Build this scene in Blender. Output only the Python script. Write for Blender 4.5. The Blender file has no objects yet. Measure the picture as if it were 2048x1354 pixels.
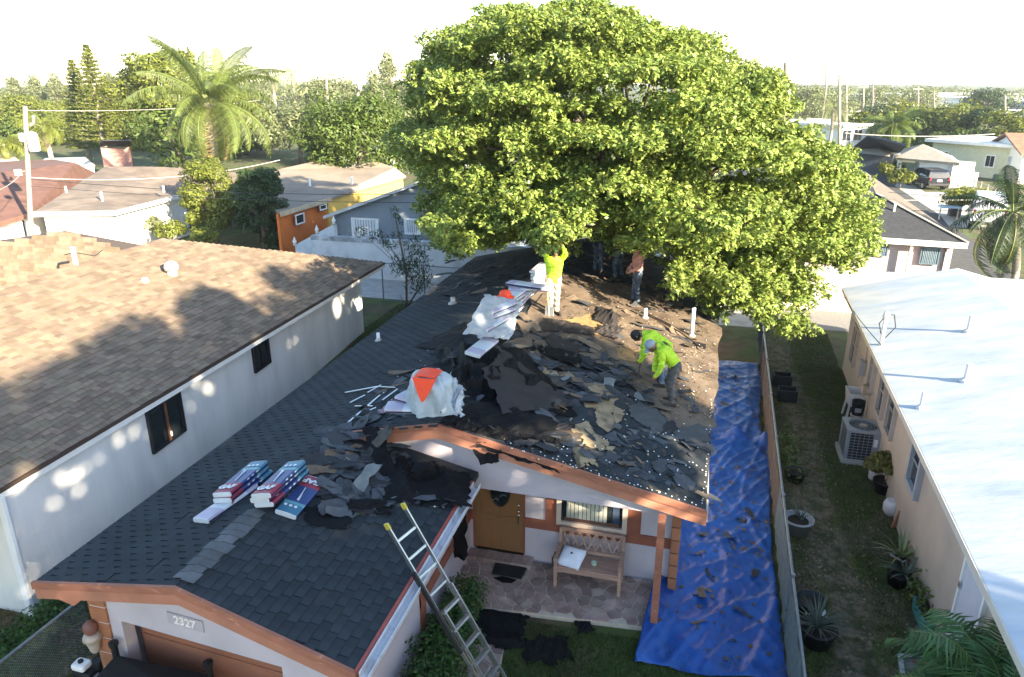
import bpy, bmesh, math, random
import numpy as np
from mathutils import Vector, Matrix, Euler
R_ = math.radians
random.seed(7); rng = np.random.default_rng(7)
S = bpy.context.scene; COL = S.collection
# ------------------------------------------------------------------ camera
F, HORIZ, VX, CX, CY, CAMZ = 1450.0, 160.0, 1430.0, 1024.0, 677.0, 9.0
PITCH = math.atan((CY-HORIZ)/F)
YAW = math.atan((VX-CX)/(F*math.cos(PITCH)+(CY-HORIZ)*math.sin(PITCH)))
fw = Vector((-math.sin(YAW)*math.cos(PITCH), math.cos(YAW)*math.cos(PITCH), -math.sin(PITCH)))
rt = Vector((math.cos(YAW), math.sin(YAW), 0)); up = rt.cross(fw)
EYE = Vector((0, 0, CAMZ))
cd = bpy.data.cameras.new('camera'); cam = bpy.data.objects.new('camera', cd); COL.objects.link(cam)
cd.sensor_width = 36; cd.lens = F/2048*36; cd.clip_start = .1; cd.clip_end = 6000
cam.matrix_world = Matrix(((rt.x, up.x, -fw.x, 0), (rt.y, up.y, -fw.y, 0), (rt.z, up.z, -fw.z, CAMZ), (0, 0, 0, 1)))
S.camera = cam
# ------------------------------------------------------------------ light
SUN_EL, SUN_AZ = R_(20), R_(-33)          # azimuth measured from +X towards +Y
SUND = Vector((math.cos(SUN_AZ)*math.cos(SUN_EL), math.sin(SUN_AZ)*math.cos(SUN_EL), math.sin(SUN_EL)))
W = bpy.data.worlds.new('World'); S.world = W; W.use_nodes = True
wn = W.node_tree.nodes; wl = W.node_tree.links
sky = wn.new('ShaderNodeTexSky'); sky.sky_type = 'NISHITA'; sky.sun_disc = False
sky.sun_elevation = SUN_EL; sky.sun_rotation = math.pi/2-SUN_AZ
sky.altitude = 0; sky.air_density = 1.0; sky.dust_density = .4; sky.ozone_density = 1.0
bg = wn['Background']; bg.inputs['Strength'].default_value = .098
wl.new(sky.outputs[0], bg.inputs[0])
sl = bpy.data.lights.new('sun', 'SUN'); sl.energy = 5.0; sl.angle = R_(.55); sl.color = (1, .87, .65)
so = bpy.data.objects.new('sun', sl); COL.objects.link(so); so.rotation_euler = SUND.to_track_quat('Z', 'Y').to_euler()
vs = S.view_settings; vs.view_transform = 'Standard'; vs.look = 'None'; vs.exposure = 2.4; vs.gamma = 1; vs.use_curve_mapping = False
S.render.engine = 'CYCLES'; S.cycles.max_bounces = 6; S.cycles.transparent_max_bounces = 8; S.cycles.use_denoising = True
S.cycles.caustics_reflective = False; S.cycles.caustics_refractive = False
# ------------------------------------------------------------------ where a pixel of the photograph meets a plane of the place
def ray(px, py): return rt*((px-CX)/F) + up*(-(py-CY)/F) + fw
def hit(px, py, P0, n):
    d = ray(px, py); n = Vector(n); t = (Vector(P0)-EYE).dot(n)/d.dot(n); return EYE+d*t
def Z(px, py, z=0.0): return hit(px, py, (0, 0, z), (0, 0, 1))
def Y(px, py, y): return hit(px, py, (0, y, 0), (0, 1, 0))
def X(px, py, x): return hit(px, py, (x, 0, 0), (1, 0, 0))
def proj(p):
    d = Vector(p)-EYE; z = d.dot(fw); return CX+F*d.dot(rt)/z, CY-F*d.dot(up)/z
# ------------------------------------------------------------------ materials
MATS = {}
def mat(name, col, rough=.8, var=.25, scale=4.0, bump=0.0, bscale=60.0, metal=0.0, col2=None, c2scale=1.2, c2lo=.45, c2hi=.6, objrand=0.0, attr=None, spec=.4, stretch=None, trans=0.0, alpha=None, detail=4, sheen=0, hue=0.0):
    """Principled material: base colour with two octaves of grain, an optional second colour in patches, optional per-piece variation."""
    if name in MATS: return MATS[name]
    m = bpy.data.materials.new(name); m.use_nodes = True; nt = m.node_tree; N = nt.nodes; L = nt.links
    b = N['Principled BSDF']; b.inputs['Roughness'].default_value = rough; b.inputs['Metallic'].default_value = metal
    b.inputs['Specular IOR Level'].default_value = spec
    tc = N.new('ShaderNodeTexCoord'); src = tc.outputs['Object']
    if stretch:
        mp = N.new('ShaderNodeMapping'); mp.inputs['Scale'].default_value = stretch; L.new(src, mp.inputs[0]); src = mp.outputs[0]
    def noise(sc, det=detail, w=.55):
        n = N.new('ShaderNodeTexNoise'); n.inputs['Scale'].default_value = sc; n.inputs['Detail'].default_value = det; n.inputs['Roughness'].default_value = w
        L.new(src, n.inputs['Vector']); return n.outputs['Fac']
    def mix(a, b_, f, mode='MIX'):
        x = N.new('ShaderNodeMix'); x.data_type = 'RGBA'; x.blend_type = mode
        for s, v in ((x.inputs[6], a), (x.inputs[7], b_), (x.inputs[0], f)):
            if hasattr(v, 'default_value') or hasattr(v, 'is_output'): L.new(v, s)
            else: s.default_value = (*v, 1) if isinstance(v, tuple) else v
        return x.outputs[2]
    def ramp(v, lo, hi, a=0., c=1.):
        r = N.new('ShaderNodeMapRange'); r.inputs[1].default_value = lo; r.inputs[2].default_value = hi; r.inputs[3].default_value = a; r.inputs[4].default_value = c
        L.new(v, r.inputs[0]); return r.outputs[0]
    c = tuple(col)
    if col2: c = mix(c, tuple(col2), ramp(noise(c2scale), c2lo, c2hi))
    if objrand:
        oi = N.new('ShaderNodeObjectInfo'); v = oi.outputs['Random']
        if attr:
            at = N.new('ShaderNodeAttribute'); at.attribute_name = attr
            ad = N.new('ShaderNodeMath'); ad.operation = 'ADD'; L.new(v, ad.inputs[0]); L.new(at.outputs['Fac'], ad.inputs[1])
            fr = N.new('ShaderNodeMath'); fr.operation = 'FRACT'; L.new(ad.outputs[0], fr.inputs[0]); v = fr.outputs[0]
        h = N.new('ShaderNodeHueSaturation'); h.inputs['Saturation'].default_value = 1
        L.new(ramp(v, 0, 1, 1-objrand, 1+objrand), h.inputs['Value'])
        if hue:
            w = N.new('ShaderNodeMath'); w.operation = 'MULTIPLY'; w.inputs[1].default_value = 7.31; L.new(v, w.inputs[0])
            fr2 = N.new('ShaderNodeMath'); fr2.operation = 'FRACT'; L.new(w.outputs[0], fr2.inputs[0])
            L.new(ramp(fr2.outputs[0], 0, 1, .5-hue, .5+hue), h.inputs['Hue'])
        if isinstance(c, tuple): h.inputs['Color'].default_value = (*c, 1)
        else: L.new(c, h.inputs['Color'])
        c = h.outputs[0]
    if var:
        g = ramp(noise(scale), .25, .75, 1-var, 1+var); h = N.new('ShaderNodeHueSaturation'); L.new(g, h.inputs['Value'])
        if isinstance(c, tuple): h.inputs['Color'].default_value = (*c, 1)
        else: L.new(c, h.inputs['Color'])
        c = h.outputs[0]
    if isinstance(c, tuple): b.inputs['Base Color'].default_value = (*c, 1)
    else: L.new(c, b.inputs['Base Color'])
    if bump:
        bp = N.new('ShaderNodeBump'); bp.inputs['Strength'].default_value = bump; bp.inputs['Distance'].default_value = .02
        L.new(noise(bscale, 3), bp.inputs['Height']); L.new(bp.outputs[0], b.inputs['Normal'])
    if trans:      # thin translucent sheet (leaves)
        t = N.new('ShaderNodeBsdfTranslucent'); ms = N.new('ShaderNodeMixShader'); ms.inputs[0].default_value = trans
        if isinstance(c, tuple): t.inputs[0].default_value = (*c, 1)
        else:
            h2 = N.new('ShaderNodeHueSaturation'); h2.inputs['Value'].default_value = 1.25; h2.inputs['Saturation'].default_value = 1.1; h2.inputs['Hue'].default_value = .485; L.new(c, h2.inputs['Color']); L.new(h2.outputs[0], t.inputs[0])
        L.new(b.outputs[0], ms.inputs[1]); L.new(t.outputs[0], ms.inputs[2]); L.new(ms.outputs[0], N['Material Output'].inputs[0])
    if alpha is not None: b.inputs['Alpha'].default_value = alpha
    MATS[name] = m; return m
def leafmat(name, col, var=.3, trans=.3, hue=.012, rough=.5): return mat(name, col, rough, .2, .7, objrand=var, attr='rnd', trans=trans, spec=.35, hue=hue)
# ------------------------------------------------------------------ objects
WINV = {}
def tag(o, label=None, cat=None, group=None, kind=None):
    for k, v in (('label', label), ('category', cat), ('group', group), ('kind', kind)):
        if v: o[k] = v
    return o
def thing(name, label, cat, loc=(0, 0, 0), rz=0, group=None):
    o = bpy.data.objects.new(name, None); COL.objects.link(o); o.location = loc; o.rotation_euler = (0, 0, rz); o.empty_display_size = .1
    WINV[o.name] = (Matrix.Translation(loc) @ Matrix.Rotation(rz, 4, 'Z')).inverted()   # parts are meshed in place, in world coordinates
    return tag(o, label, cat, group)
def link(name, me, mats, parent=None, smooth=False):
    o = bpy.data.objects.new(name, me); COL.objects.link(o)
    for m in (mats if isinstance(mats, (list, tuple)) else [mats]): me.materials.append(m)
    if parent:
        o.parent = parent
        if parent.name in WINV: o.matrix_parent_inverse = WINV[parent.name]
    if smooth:
        me.polygons.foreach_set('use_smooth', [True]*len(me.polygons))
    return o
class MB:
    """Collects boxes, bars, prisms and sheets; out() links them as ONE mesh object."""
    def __init__(s): s.v = []; s.f = []; s.m = []; s.k = 0; s.r = []
    def add(s, vs, fs, k=None, rnd=0.):
        n = len(s.v); s.v += [tuple(v) for v in vs]; s.f += [tuple(i+n for i in f) for f in fs]; s.m += [s.k if k is None else k]*len(fs); s.r += [rnd]*len(fs); return s
    def box(s, c, d, M=None, k=None, taper=1., rnd=0.):
        x, y, z = d[0]/2, d[1]/2, d[2]/2; t = taper
        vs = [Vector(p) for p in ((-x, -y, -z), (x, -y, -z), (x, y, -z), (-x, y, -z), (-x*t, -y*t, z), (x*t, -y*t, z), (x*t, y*t, z), (-x*t, y*t, z))]
        c = Vector(c); vs = [((M @ v) if M else v)+c for v in vs]
        return s.add(vs, [(0, 3, 2, 1), (4, 5, 6, 7), (0, 1, 5, 4), (1, 2, 6, 5), (2, 3, 7, 6), (3, 0, 4, 7)], k, rnd)
    def span(s, a, b, k=None): a, b = Vector(a), Vector(b); return s.box((a+b)/2, [abs(x) for x in (b-a)], None, k)
    def bar(s, a, b, w, h=None, k=None, upv=(0, 0, 1)):
        a, b = Vector(a), Vector(b); d = (b-a); l = d.length; d.normalize(); h = h or w
        u = Vector(upv)
        if abs(d.dot(u)) > .98: u = Vector((0, 1, 0))
        sx = d.cross(u).normalized(); sz = sx.cross(d); M = Matrix((sx, d, sz)).transposed()
        return s.box((a+b)/2, (w, l, h), M, k)
    def prism(s, poly, dv, k=None, rnd=0.):
        """poly: 3-D outline, dv: extrusion vector."""
        poly = [Vector(p) for p in poly]; n = len(poly); dv = Vector(dv)
        return s.add(poly+[p+dv for p in poly], [tuple(range(n))[::-1], tuple(range(n, 2*n))]+[(i, (i+1) % n, n+(i+1) % n, n+i) for i in range(n)], k, rnd)
    def tube(s, pts, r, n=8, k=None, cap=True):
        pts = [Vector(p) for p in pts]; rs = r if isinstance(r, (list, tuple)) else [r]*len(pts); vs = []; up_ = Vector((.13, .27, 1)).normalized()
        for i, p in enumerate(pts):
            d = (pts[min(i+1, len(pts)-1)]-pts[max(i-1, 0)]).normalized()
            a = d.cross(up_ if abs(d.dot(up_)) < .97 else Vector((1, 0, 0))).normalized(); b = d.cross(a)
            vs += [p+(a*math.cos(2*math.pi*j/n)+b*math.sin(2*math.pi*j/n))*rs[i] for j in range(n)]
        fs = [(i*n+j, i*n+(j+1) % n, (i+1)*n+(j+1) % n, (i+1)*n+j) for i in range(len(pts)-1) for j in range(n)]
        if cap: fs += [tuple(range(n))[::-1], tuple(range((len(pts)-1)*n, len(pts)*n))]
        return s.add(vs, fs, k)
    def lathe(s, c, prof, n=16, k=None, sx=1., sy=1.):
        c = Vector(c); vs = [c+Vector((r*math.cos(2*math.pi*j/n)*sx, r*math.sin(2*math.pi*j/n)*sy, z)) for r, z in prof for j in range(n)]; m = len(prof)
        fs = [(i*n+j, i*n+(j+1) % n, (i+1)*n+(j+1) % n, (i+1)*n+j) for i in range(m-1) for j in range(n)]+[tuple(range(n))[::-1], tuple(range((m-1)*n, m*n))]
        return s.add(vs, fs, k)
    def grid(s, fn, nu, nv, k=None):
        vs = [fn(i/nu, j/nv) for j in range(nv+1) for i in range(nu+1)]; w = nu+1
        return s.add(vs, [(j*w+i, j*w+i+1, (j+1)*w+i+1, (j+1)*w+i) for j in range(nv) for i in range(nu)], k)
    def mesh(s, name):
        me = bpy.data.meshes.new(name); me.from_pydata(s.v, [], s.f); me.update()
        if any(s.m): me.polygons.foreach_set('material_index', s.m)
        if any(s.r):
            at = me.attributes.new('rnd', 'FLOAT', 'FACE'); at.data.foreach_set('value', s.r)
        return me
    def out(s, name, mats, parent=None, smooth=False, bevel=0, thick=0):
        o = link(name, s.mesh(name), mats, parent, smooth)
        if thick: q = o.modifiers.new('solid', 'SOLIDIFY'); q.thickness = thick; q.offset = 1
        if bevel: q = o.modifiers.new('bevel', 'BEVEL'); q.width = bevel; q.segments = 2; q.limit_method = 'ANGLE'
        return o
def local(o, loc):
    """Keep a part's world-space mesh where it is under a parent standing at loc."""
    o.location = -Vector(loc); return o
def copy_tree(o, parent=None):
    c = o.copy(); COL.objects.link(c)
    if parent: c.parent = parent
    for ch in [x for x in COL.objects if x.parent == o]: copy_tree(ch, c)
    return c
def fastmesh(name, V, nper, mats, parent=None, rnd=None):
    """V: (N*nper,3) array, one nper-gon for each run of nper vertices."""
    n = len(V)//nper; me = bpy.data.meshes.new(name); me.vertices.add(n*nper); me.vertices.foreach_set('co', np.ascontiguousarray(V, dtype=np.float32).ravel())
    me.loops.add(n*nper); me.loops.foreach_set('vertex_index', np.arange(n*nper, dtype=np.int32))
    me.polygons.add(n); me.polygons.foreach_set('loop_start', np.arange(0, n*nper, nper, dtype=np.int32))
    me.update(calc_edges=True)
    if rnd is not None: me.attributes.new('rnd', 'FLOAT', 'FACE').data.foreach_set('value', np.asarray(rnd, dtype=np.float32))
    return link(name, me, mats, parent)
def norm(a): return a/np.maximum(np.linalg.norm(a, axis=-1, keepdims=True), 1e-9)
def leaves(name, C, Nn, L, Wd, mats, parent=None, droop=None, jit=.35):
    """One diamond leaf for each centre C with facing Nn; L, Wd length and width."""
    n = len(C); Nn = norm(Nn+rng.normal(0, jit, (n, 3))); t = rng.normal(0, 1, (n, 3))
    if droop is not None: t = t*.6+np.array([0, 0, -droop])
    t = norm(t-Nn*(t*Nn).sum(1, keepdims=True)); b = np.cross(Nn, t); l = L*rng.uniform(.65, 1.25, (n, 1)); w = Wd*rng.uniform(.7, 1.2, (n, 1))
    V = np.stack([C-t*l*.5, C+b*w*.5-t*l*.02+Nn*w*.12, C+t*l*.5, C-b*w*.5-t*l*.02+Nn*w*.12], 1).reshape(-1, 3)
    return fastmesh(name, V, 4, mats, parent, rng.uniform(0, 1, n))
def clump_points(centres, radii, per, shell=.55):
    """Leaf centres and facings in flattened clumps: most leaves in the outer shell of each clump."""
    C = []; Nn = []
    for c, r in zip(centres, radii):
        k = max(4, int(per*(r[0]*r[1]))); d = norm(rng.normal(0, 1, (k, 3))); q = rng.uniform(shell, 1, (k, 1))**.6
        C.append(np.array(c)+d*q*np.array(r)); Nn.append(norm(d*np.array([.6, .6, .9])+np.array([0, 0, .45])))
    return np.concatenate(C), np.concatenate(Nn)
def inside(poly, x, y):
    r = False; j = len(poly)-1
    for i in range(len(poly)):
        (xi, yi), (xj, yj) = poly[i], poly[j]
        if (yi > y) != (yj > y) and x < (xj-xi)*(y-yi)/(yj-yi)+xi: r = not r
        j = i
    return r
def vnoise(x, y, s=0):
    return (math.sin(x*1.7+s)+math.sin(y*2.3+1.3*s)+math.sin((x+y)*3.1+.7*s)+math.sin((x-1.6*y)*4.7+2.1*s)*.6)/3.6
# ------------------------------------------------------------------ ground, alley, drive
M_grass = mat('grass ground', (.065, .09, .022), 1, .45, 1.6, .4, 30, col2=(.10, .075, .04), c2scale=.55, c2lo=.46, c2hi=.62)
M_yard = mat('yard soil', (.068, .078, .02), 1, .5, 5, .5, 40, col2=(.13, .10, .065), c2scale=.9, c2lo=.44, c2hi=.6)
M_conc = mat('concrete', (.36, .35, .33), .9, .25, 2.5, .15, 50)
M_asph = mat('asphalt', (.07, .07, .068), .95, .3, 3, .2, 60)
M_gravel = mat('gravel', (.22, .21, .2), 1, .5, 22, .6, 60)
gm = MB(); gm.grid(lambda u, v: Vector((-900+1800*u, -60+1700*v, 0)), 8, 8)
tag(gm.out('ground', M_grass), kind='structure')
def sheet(name, pts, m, z): b = MB(); b.add([(p[0], p[1], z) for p in pts], [tuple(range(len(pts)))]); return tag(b.out(name, m), kind='structure')
sheet('alley_pavement', [(-60, 28.0), (2.5, 28.0), (2.5, 31), (-60, 31)], M_conc, .004)
sheet('gravel_path', [(2.5, 28.4), (16, 28.4), (16, 31), (2.5, 31)], M_gravel, .004)
yp = [Z(*p) for p in ((1600, 1354), (1880, 1354), (1876, 1292), (1700, 780), (1640, 668), (1545, 668), (1548, 760), (1590, 1340))]
sheet('side_yard', [(2.0, 5), (4.6, 5), (4.9, 28.3), (2.4, 28.3)], M_yard, .006)
tr = MB()
def track(u, v):
    y = 5+21*v; x = 3.05+.09*math.sin(y*.7)+(u-.5)*(.62+.15*math.sin(y*1.9+u*3)); return Vector((x, y, .009+.004*vnoise(x*3, y*3)))
tr.grid(track, 6, 60); tag(tr.out('dirt_path', mat('trodden soil', (.15, .115, .075), 1, .5, 9, .7, 50, col2=(.06, .06, .025), c2scale=3.5, c2lo=.42, c2hi=.58)), kind='structure')
sheet('driveway', [Z(*p) for p in ((1800, 352), (1850, 384), (1960, 384), (2048, 425), (2048, 455), (1900, 455), (1880, 430), (1790, 372))], mat('pale concrete drive', (.42, .4, .36), .9, .2, .8), .004)
sheet('street', [Z(*p) for p in ((1560, 352), (1700, 330), (1790, 352), (1930, 470), (2048, 560), (2048, 640), (1840, 520))], M_asph, .003)
# front drive under the picture's lower edge and the garage apron
sheet('garage_apron', [(-8.6, -4), (-3.6, -4), (-3.6, 6.9), (-8.6, 6.9)], M_conc, .004)
# ------------------------------------------------------------------ generic pieces of a far building
M_glass = mat('window glass', (.02, .025, .03), .06, 0, spec=.9)
M_white = mat('white paint', (.8, .79, .76), .7, .08, 3, .05, 40)
M_alu = mat('aluminium', (.62, .63, .64), .35, .1, 8, metal=.9)
def wframe(parent, c, u, w, h, fmat, pmat, t=.06, d=.05, bars=0, hbars=0, name='window', barmat=None):
    """A framed window centred at c; u: horizontal direction along the wall (outside is u x Z)."""
    u = Vector((u[0], u[1], 0)).normalized(); z = Vector((0, 0, 1)); n = u.cross(z); c = Vector(c)
    M = Matrix((u, n, z)).transposed(); f = MB()
    for s in (-1, 1): f.box(c+u*(s*(w/2-t/2))+n*.02, (t, d, h), M); f.box(c+z*(s*(h/2-t/2))+n*.02, (w-2*t, d*.98, t), M)
    fo = f.out(name, fmat, parent)
    p = MB(); p.box(c-n*.005, (w-2*t, .012, h-2*t), M); p.out('pane', pmat, fo)
    if bars or hbars:
        for i in range(bars): q = MB(); q.box(c+u*((i+1)/(bars+1)-.5)*(w-2*t)+n*.025, (.03, .02, h-2*t), M); q.out('bar', barmat or fmat, fo)
        for i in range(hbars): q = MB(); q.box(c+z*((i+1)/(hbars+1)-.5)*(h-2*t)+n*.028, (w-2*t, .02, .035), M); q.out('bar', barmat or fmat, fo)
    return fo
def winpx(parent, r, P0, u, fmat, pmat, **k):
    """A window where the pixels r=(x0,y0,x1,y1) meet the wall through P0 along u."""
    u = Vector((u[0], u[1], 0)).normalized(); n = u.cross(Vector((0, 0, 1)))
    a = hit(r[0], (r[1]+r[3])/2, P0, n); b = hit(r[2], (r[1]+r[3])/2, P0, n); t = hit((r[0]+r[2])/2, r[1], P0, n); q = hit((r[0]+r[2])/2, r[3], P0, n)
    c = (a+b)/2; c.z = (t.z+q.z)/2
    return wframe(parent, c+n*.012, u, abs((b-a).dot(u)), t.z-q.z, fmat, pmat, **k)
def bg_house(name, label, cat, V, faces, walls, roofm, wallm, fasc=None, th=.14, inset=.35, group=None, bottom=0):
    """V roof corners, faces of the roof, walls = lists of corner indices under the eaves (counter-clockwise)."""
    V = [Vector(v) for v in V]; c = sum(V, Vector())/len(V); t = thing(name, label, cat, (c.x, c.y, 0), 0, group)
    b = MB(); b.add(V, faces); r = b.out('roof', roofm, t); q = r.modifiers.new('s', 'SOLIDIFY'); q.thickness = th; q.offset = -1
    cen = Vector((c.x, c.y, 0)); w = MB(); f = MB()
    for i, j in walls:
        a, d = V[i].copy(), V[j].copy(); e = (d-a); e.z = 0; e.normalize(); n = Vector((-e.y, e.x, 0))
        if n.dot(cen-Vector((a.x, a.y, 0))) < 0: n = -n
        a2, d2 = a+n*inset+e*inset*.9, d+n*inset-e*inset*.9
        w.prism([(a2.x, a2.y, bottom), (d2.x, d2.y, bottom), (d2.x, d2.y, d.z-.12), (a2.x, a2.y, a.z-.12)], n*.15)
        if fasc: f.bar(a-Vector((0, 0, .1))-n*.02, d-Vector((0, 0, .1))-n*.02, .05, .24)
    w.out('wall', wallm, t)
    if fasc and f.v: f.out('fascia', fasc, t)
    return t
def lin(a, b, t): return Vector(a)*(1-t)+Vector(b)*t
M_brroof = mat('brown felt roof', (.16, .125, .10), .9, .3, 1.2, .15, 30, col2=(.21, .165, .13), c2scale=.35)
M_redroof = mat('red brown roof', (.15, .075, .055), .9, .3, 1.5, .1, 30)
M_tanroof = mat('tan roof', (.26, .21, .165), .9, .2, .8, .1, 30)
M_darkroof = mat('dark slate roof', (.035, .037, .042), .85, .3, 6, .2, 40)
M_beige = mat('beige roof', (.36, .32, .26), .9, .15, 2)
M_orange = mat('orange wall', (.62, .16, .03), .8, .15, 1, .1, 30)
M_yellow = mat('yellow wall', (.75, .5, .12), .8, .1, 1)
M_greyblue = mat('grey blue wall', (.19, .225, .27), .8, .15, .8, .1, 30)
M_pinkw = mat('pale pink wall', (.52, .42, .41), .85, .12, 1.2, .1, 30, col2=(.4, .33, .32), c2scale=.7)
M_blind = mat('white shutter', (.72, .74, .76), .6, .05)
# white house with the brown hip roof
A1, A2 = Z(210, 333, 3.7), Z(330, 334, 3.7); FL, FR, RB = Z(66, 425, 2.6), Z(231, 422, 2.6), Z(385, 383, 2.6)
BLc = FL+(A1-FL)*1.9; BLc.z = 2.6; RC = RB+(RB-FR)*1.2; RC.z = 2.6
t = bg_house('white_house', 'white house with a brown hipped roof and a palm shadow behind the utility pole', 'house', [FL, FR, RB, RC, BLc, A1, A2], [(0, 1, 5), (1, 2, 3, 6, 5), (3, 4, 5, 6), (4, 0, 5)], [(0, 1), (1, 2), (4, 0)], M_brroof, M_white, M_white)
for px, py, hh in ((133, 385, .35), (205, 402, .5), (328, 385, .4)):
    p = hit(px, py, FR, (A1-FR).cross(FL-FR)); q = MB(); q.tube([p, p+Vector((0, 0, hh))], .06, 8); q.out('roof_vent', M_white, t)
# red roofed house, far left
t = bg_house('red_roofed_house', 'house with a rusty red roof at the far left behind the pole', 'house', [Z(-90, 470, 2.6), Z(62, 425, 2.6), Z(197, 348, 2.6), Z(150, 326, 3.9), Z(-60, 352, 3.9), Z(-120, 330, 2.6), Z(100, 318, 2.6)], [(0, 1, 2, 3, 4), (4, 3, 6, 5), (2, 6, 3)], [(0, 1), (1, 2)], M_redroof, M_white, M_redroof)
for i, (x0, lab, m) in enumerate(((-70, 'low shed with a pale metal roof at the left edge of the photo', M_conc), (70, 'low shed with a pale roof behind the red roofed house', M_conc))):
    bg_house('shed', lab, 'shed', [Z(x0, 338, 2.4), Z(x0+120, 330, 2.4), Z(x0+100, 314, 2.8), Z(x0+20, 316, 2.8)], [(0, 1, 2, 3)], [(0, 1)], m, M_white, None, .1, .1)
t = bg_house('pink_cottage', 'small dusty pink cottage with a dark roof beside the pine trees', 'house', [Z(200, 292, 3.0), Z(262, 291, 3.0), Z(262, 282, 3.6), Z(205, 282, 3.6)], [(0, 1, 2, 3)], [(0, 1)], M_darkroof, mat('dusty pink wall', (.42, .22, .19), .85, .1), None, .12, .1)
winpx(t, (219, 297, 236, 308), Z(200, 292, 3.0)+Vector((0, .1, 0)), Z(262, 291, 3.0)-Z(200, 292, 3.0), M_white, M_glass, t=.12, hbars=1)
# orange and yellow house
O1, O2, O3, O4 = Z(560, 425, 2.6), Z(662, 395, 2.6), Z(812, 352, 2.6), Z(690, 340, 2.9)
t = bg_house('orange_house', 'orange house with a yellow side wall and a tan roof behind the dark tree', 'house', [O1, O2, O3, Z(790, 335, 3.3), Z(750, 322, 3.6), Z(690, 336, 3.2), Z(637, 321, 3.6), Z(560, 338, 3.3), Z(470, 372, 2.6)], [(0, 1, 2, 3, 4, 5, 6, 7, 8)], [(0, 1)], M_tanroof, M_orange, mat('tan fascia', (.5, .38, .25)), .12, .25)
b = MB(); e = (O3-O2); a = O2+Vector((-.25, .05, 0)); d = O3+Vector((-.25, 0, 0)); b.prism([(a.x, a.y, 0), (d.x, d.y, 0), (d.x, d.y, 2.5), (a.x, a.y, 2.5)], (-.2, 0, 0)); b.out('side_wall', M_yellow, t)
uo = O2-O1
winpx(t, (638, 400, 652, 420), O1+Vector((-.05, .3, 0)), uo, M_white, M_glass, hbars=1)
winpx(t, (590, 427, 608, 448), O1+Vector((-.05, .3, 0)), uo, M_white, M_glass)
for px, py in ((620, 366), (704, 362)):
    p = Z(px, py+6, 2.95); q = MB(); q.tube([p, p+Vector((0, 0, .45))], .07, 8); q.out('roof_vent', M_white, t)
# grey blue gabled house behind the alley wall
gy = 34.3
G0, G1 = Y(646, 432, gy-.4), Y(800, 376, gy-.4); sl_ = (G1.z-G0.z)/(G1.x-G0.x); gx = G1.x+1.0; gz = G1.z+sl_*1.0; G2 = Vector((2*gx-G0.x, gy-.4, G0.z))
t = thing('grey_house', 'grey blue house with a low gable and two white barred windows behind the alley wall', 'house', (gx, gy, 0))
b = MB(); gp = [G0, Vector((gx, gy-.4, gz)), G2]; b.prism([*gp, *[p-Vector((0, 0, .16)) for p in gp[::-1]]], (0, 11, 0)); b.out('roof', mat('pale grey roof', (.45, .46, .47), .8, .15, 2), t)
b = MB(); wl_ = Y(668, 470, gy).x; wr_ = 2*gx-wl_; b.prism([(wl_, gy, 0), (wr_, gy, 0), (wr_, gy, G0.z+.1), (gx, gy, gz-.2), (wl_, gy, G0.z+.1)], (0, 10, 0)); b.out('wall', M_greyblue, t)
winpx(t, (704, 436, 758, 478), (0, gy, 0), (1, 0, 0), M_blind, M_blind, t=.09, bars=8, barmat=mat('grey slat gap', (.3, .33, .37)))
winpx(t, (809, 437, 841, 469), (0, gy, 0), (1, 0, 0), M_blind, M_blind, t=.09, bars=5, barmat=MATS['grey slat gap'])
b = MB(); b.bar(Y(680, 484, gy-.5), Y(780, 486, gy-.5), .05); b.bar(Y(680, 492, gy-.5), Y(780, 494, gy-.5), .05)
for k in range(9): b.bar(Y(682+12*k, 484, gy-.5), Y(682+12*k, 500, gy-.5), .04)
b.out('railing', mat('grey steel', (.25, .27, .29), .5), t)
# pale garden wall beside it, with finials
gw = thing('garden_wall', 'pale blue white stepped wall between the orange and the grey houses', 'wall', (-19, 33, 0))
b = MB(); p0, p1, p2 = Y(590, 490, 32.4), Y(668, 448, 33.8), Y(668, 500, 33.8); b.prism([(p0.x, p0.y, 0), (p1.x, p1.y, 0), (p1.x, p1.y, p1.z), (p0.x, p0.y, p0.z)], (.05, .2, 0)); b.out('wall_panel', mat('pale blue paint', (.62, .67, .72), .8, .1), gw)
for px, py in ((590, 478), (634, 465), (668, 445)):
    p = lin(p0, p1, (px-590)/78); b = MB(); b.lathe((p.x, p.y, p.z-.02), [(.09, 0), (.07, .12), (.11, .2), (.05, .32), (.01, .45)], 10); b.out('finial', M_white, gw, True)
# ------------------------------------------------------------------ white boundary walls along the alley
M_wallw = mat('weathered white wall', (.62, .63, .64), .85, .12, 1.2, .1, 30, col2=(.42, .43, .44), c2scale=.8, c2lo=.5, c2hi=.7)
M_cap = mat('stained wall cap', (.30, .31, .32), .9, .45, 2.5, .1, 30, col2=(.55, .56, .57), c2scale=1.5)
def bwall(label, x0, x1, y, h, m, y1=None):
    t = thing('boundary_wall', label, 'wall', ((x0+x1)/2, y, 0)); b = MB(); b.span((x0, y, 0), (x1, y+.2, h-.22)); b.out('wall_panel', m, t)
    b = MB(); b.span((x0-.01, y-.03, h-.218), (x1+.01, y+.23, h)); b.out('coping', M_cap, t); return t
bwall('long white wall with a stained coping across the alley behind the sapling', -18.2, 2.0, 31, 1.95, M_wallw)
bwall('sunlit cream wall beyond the side yard in front of the pink house', 2.4, 12.5, 31, 1.75, mat('cream wall', (.72, .66, .57), .85, .12, 1.2, .1, 30, col2=(.5, .42, .34), c2scale=.6, c2lo=.5, c2hi=.68))
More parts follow.
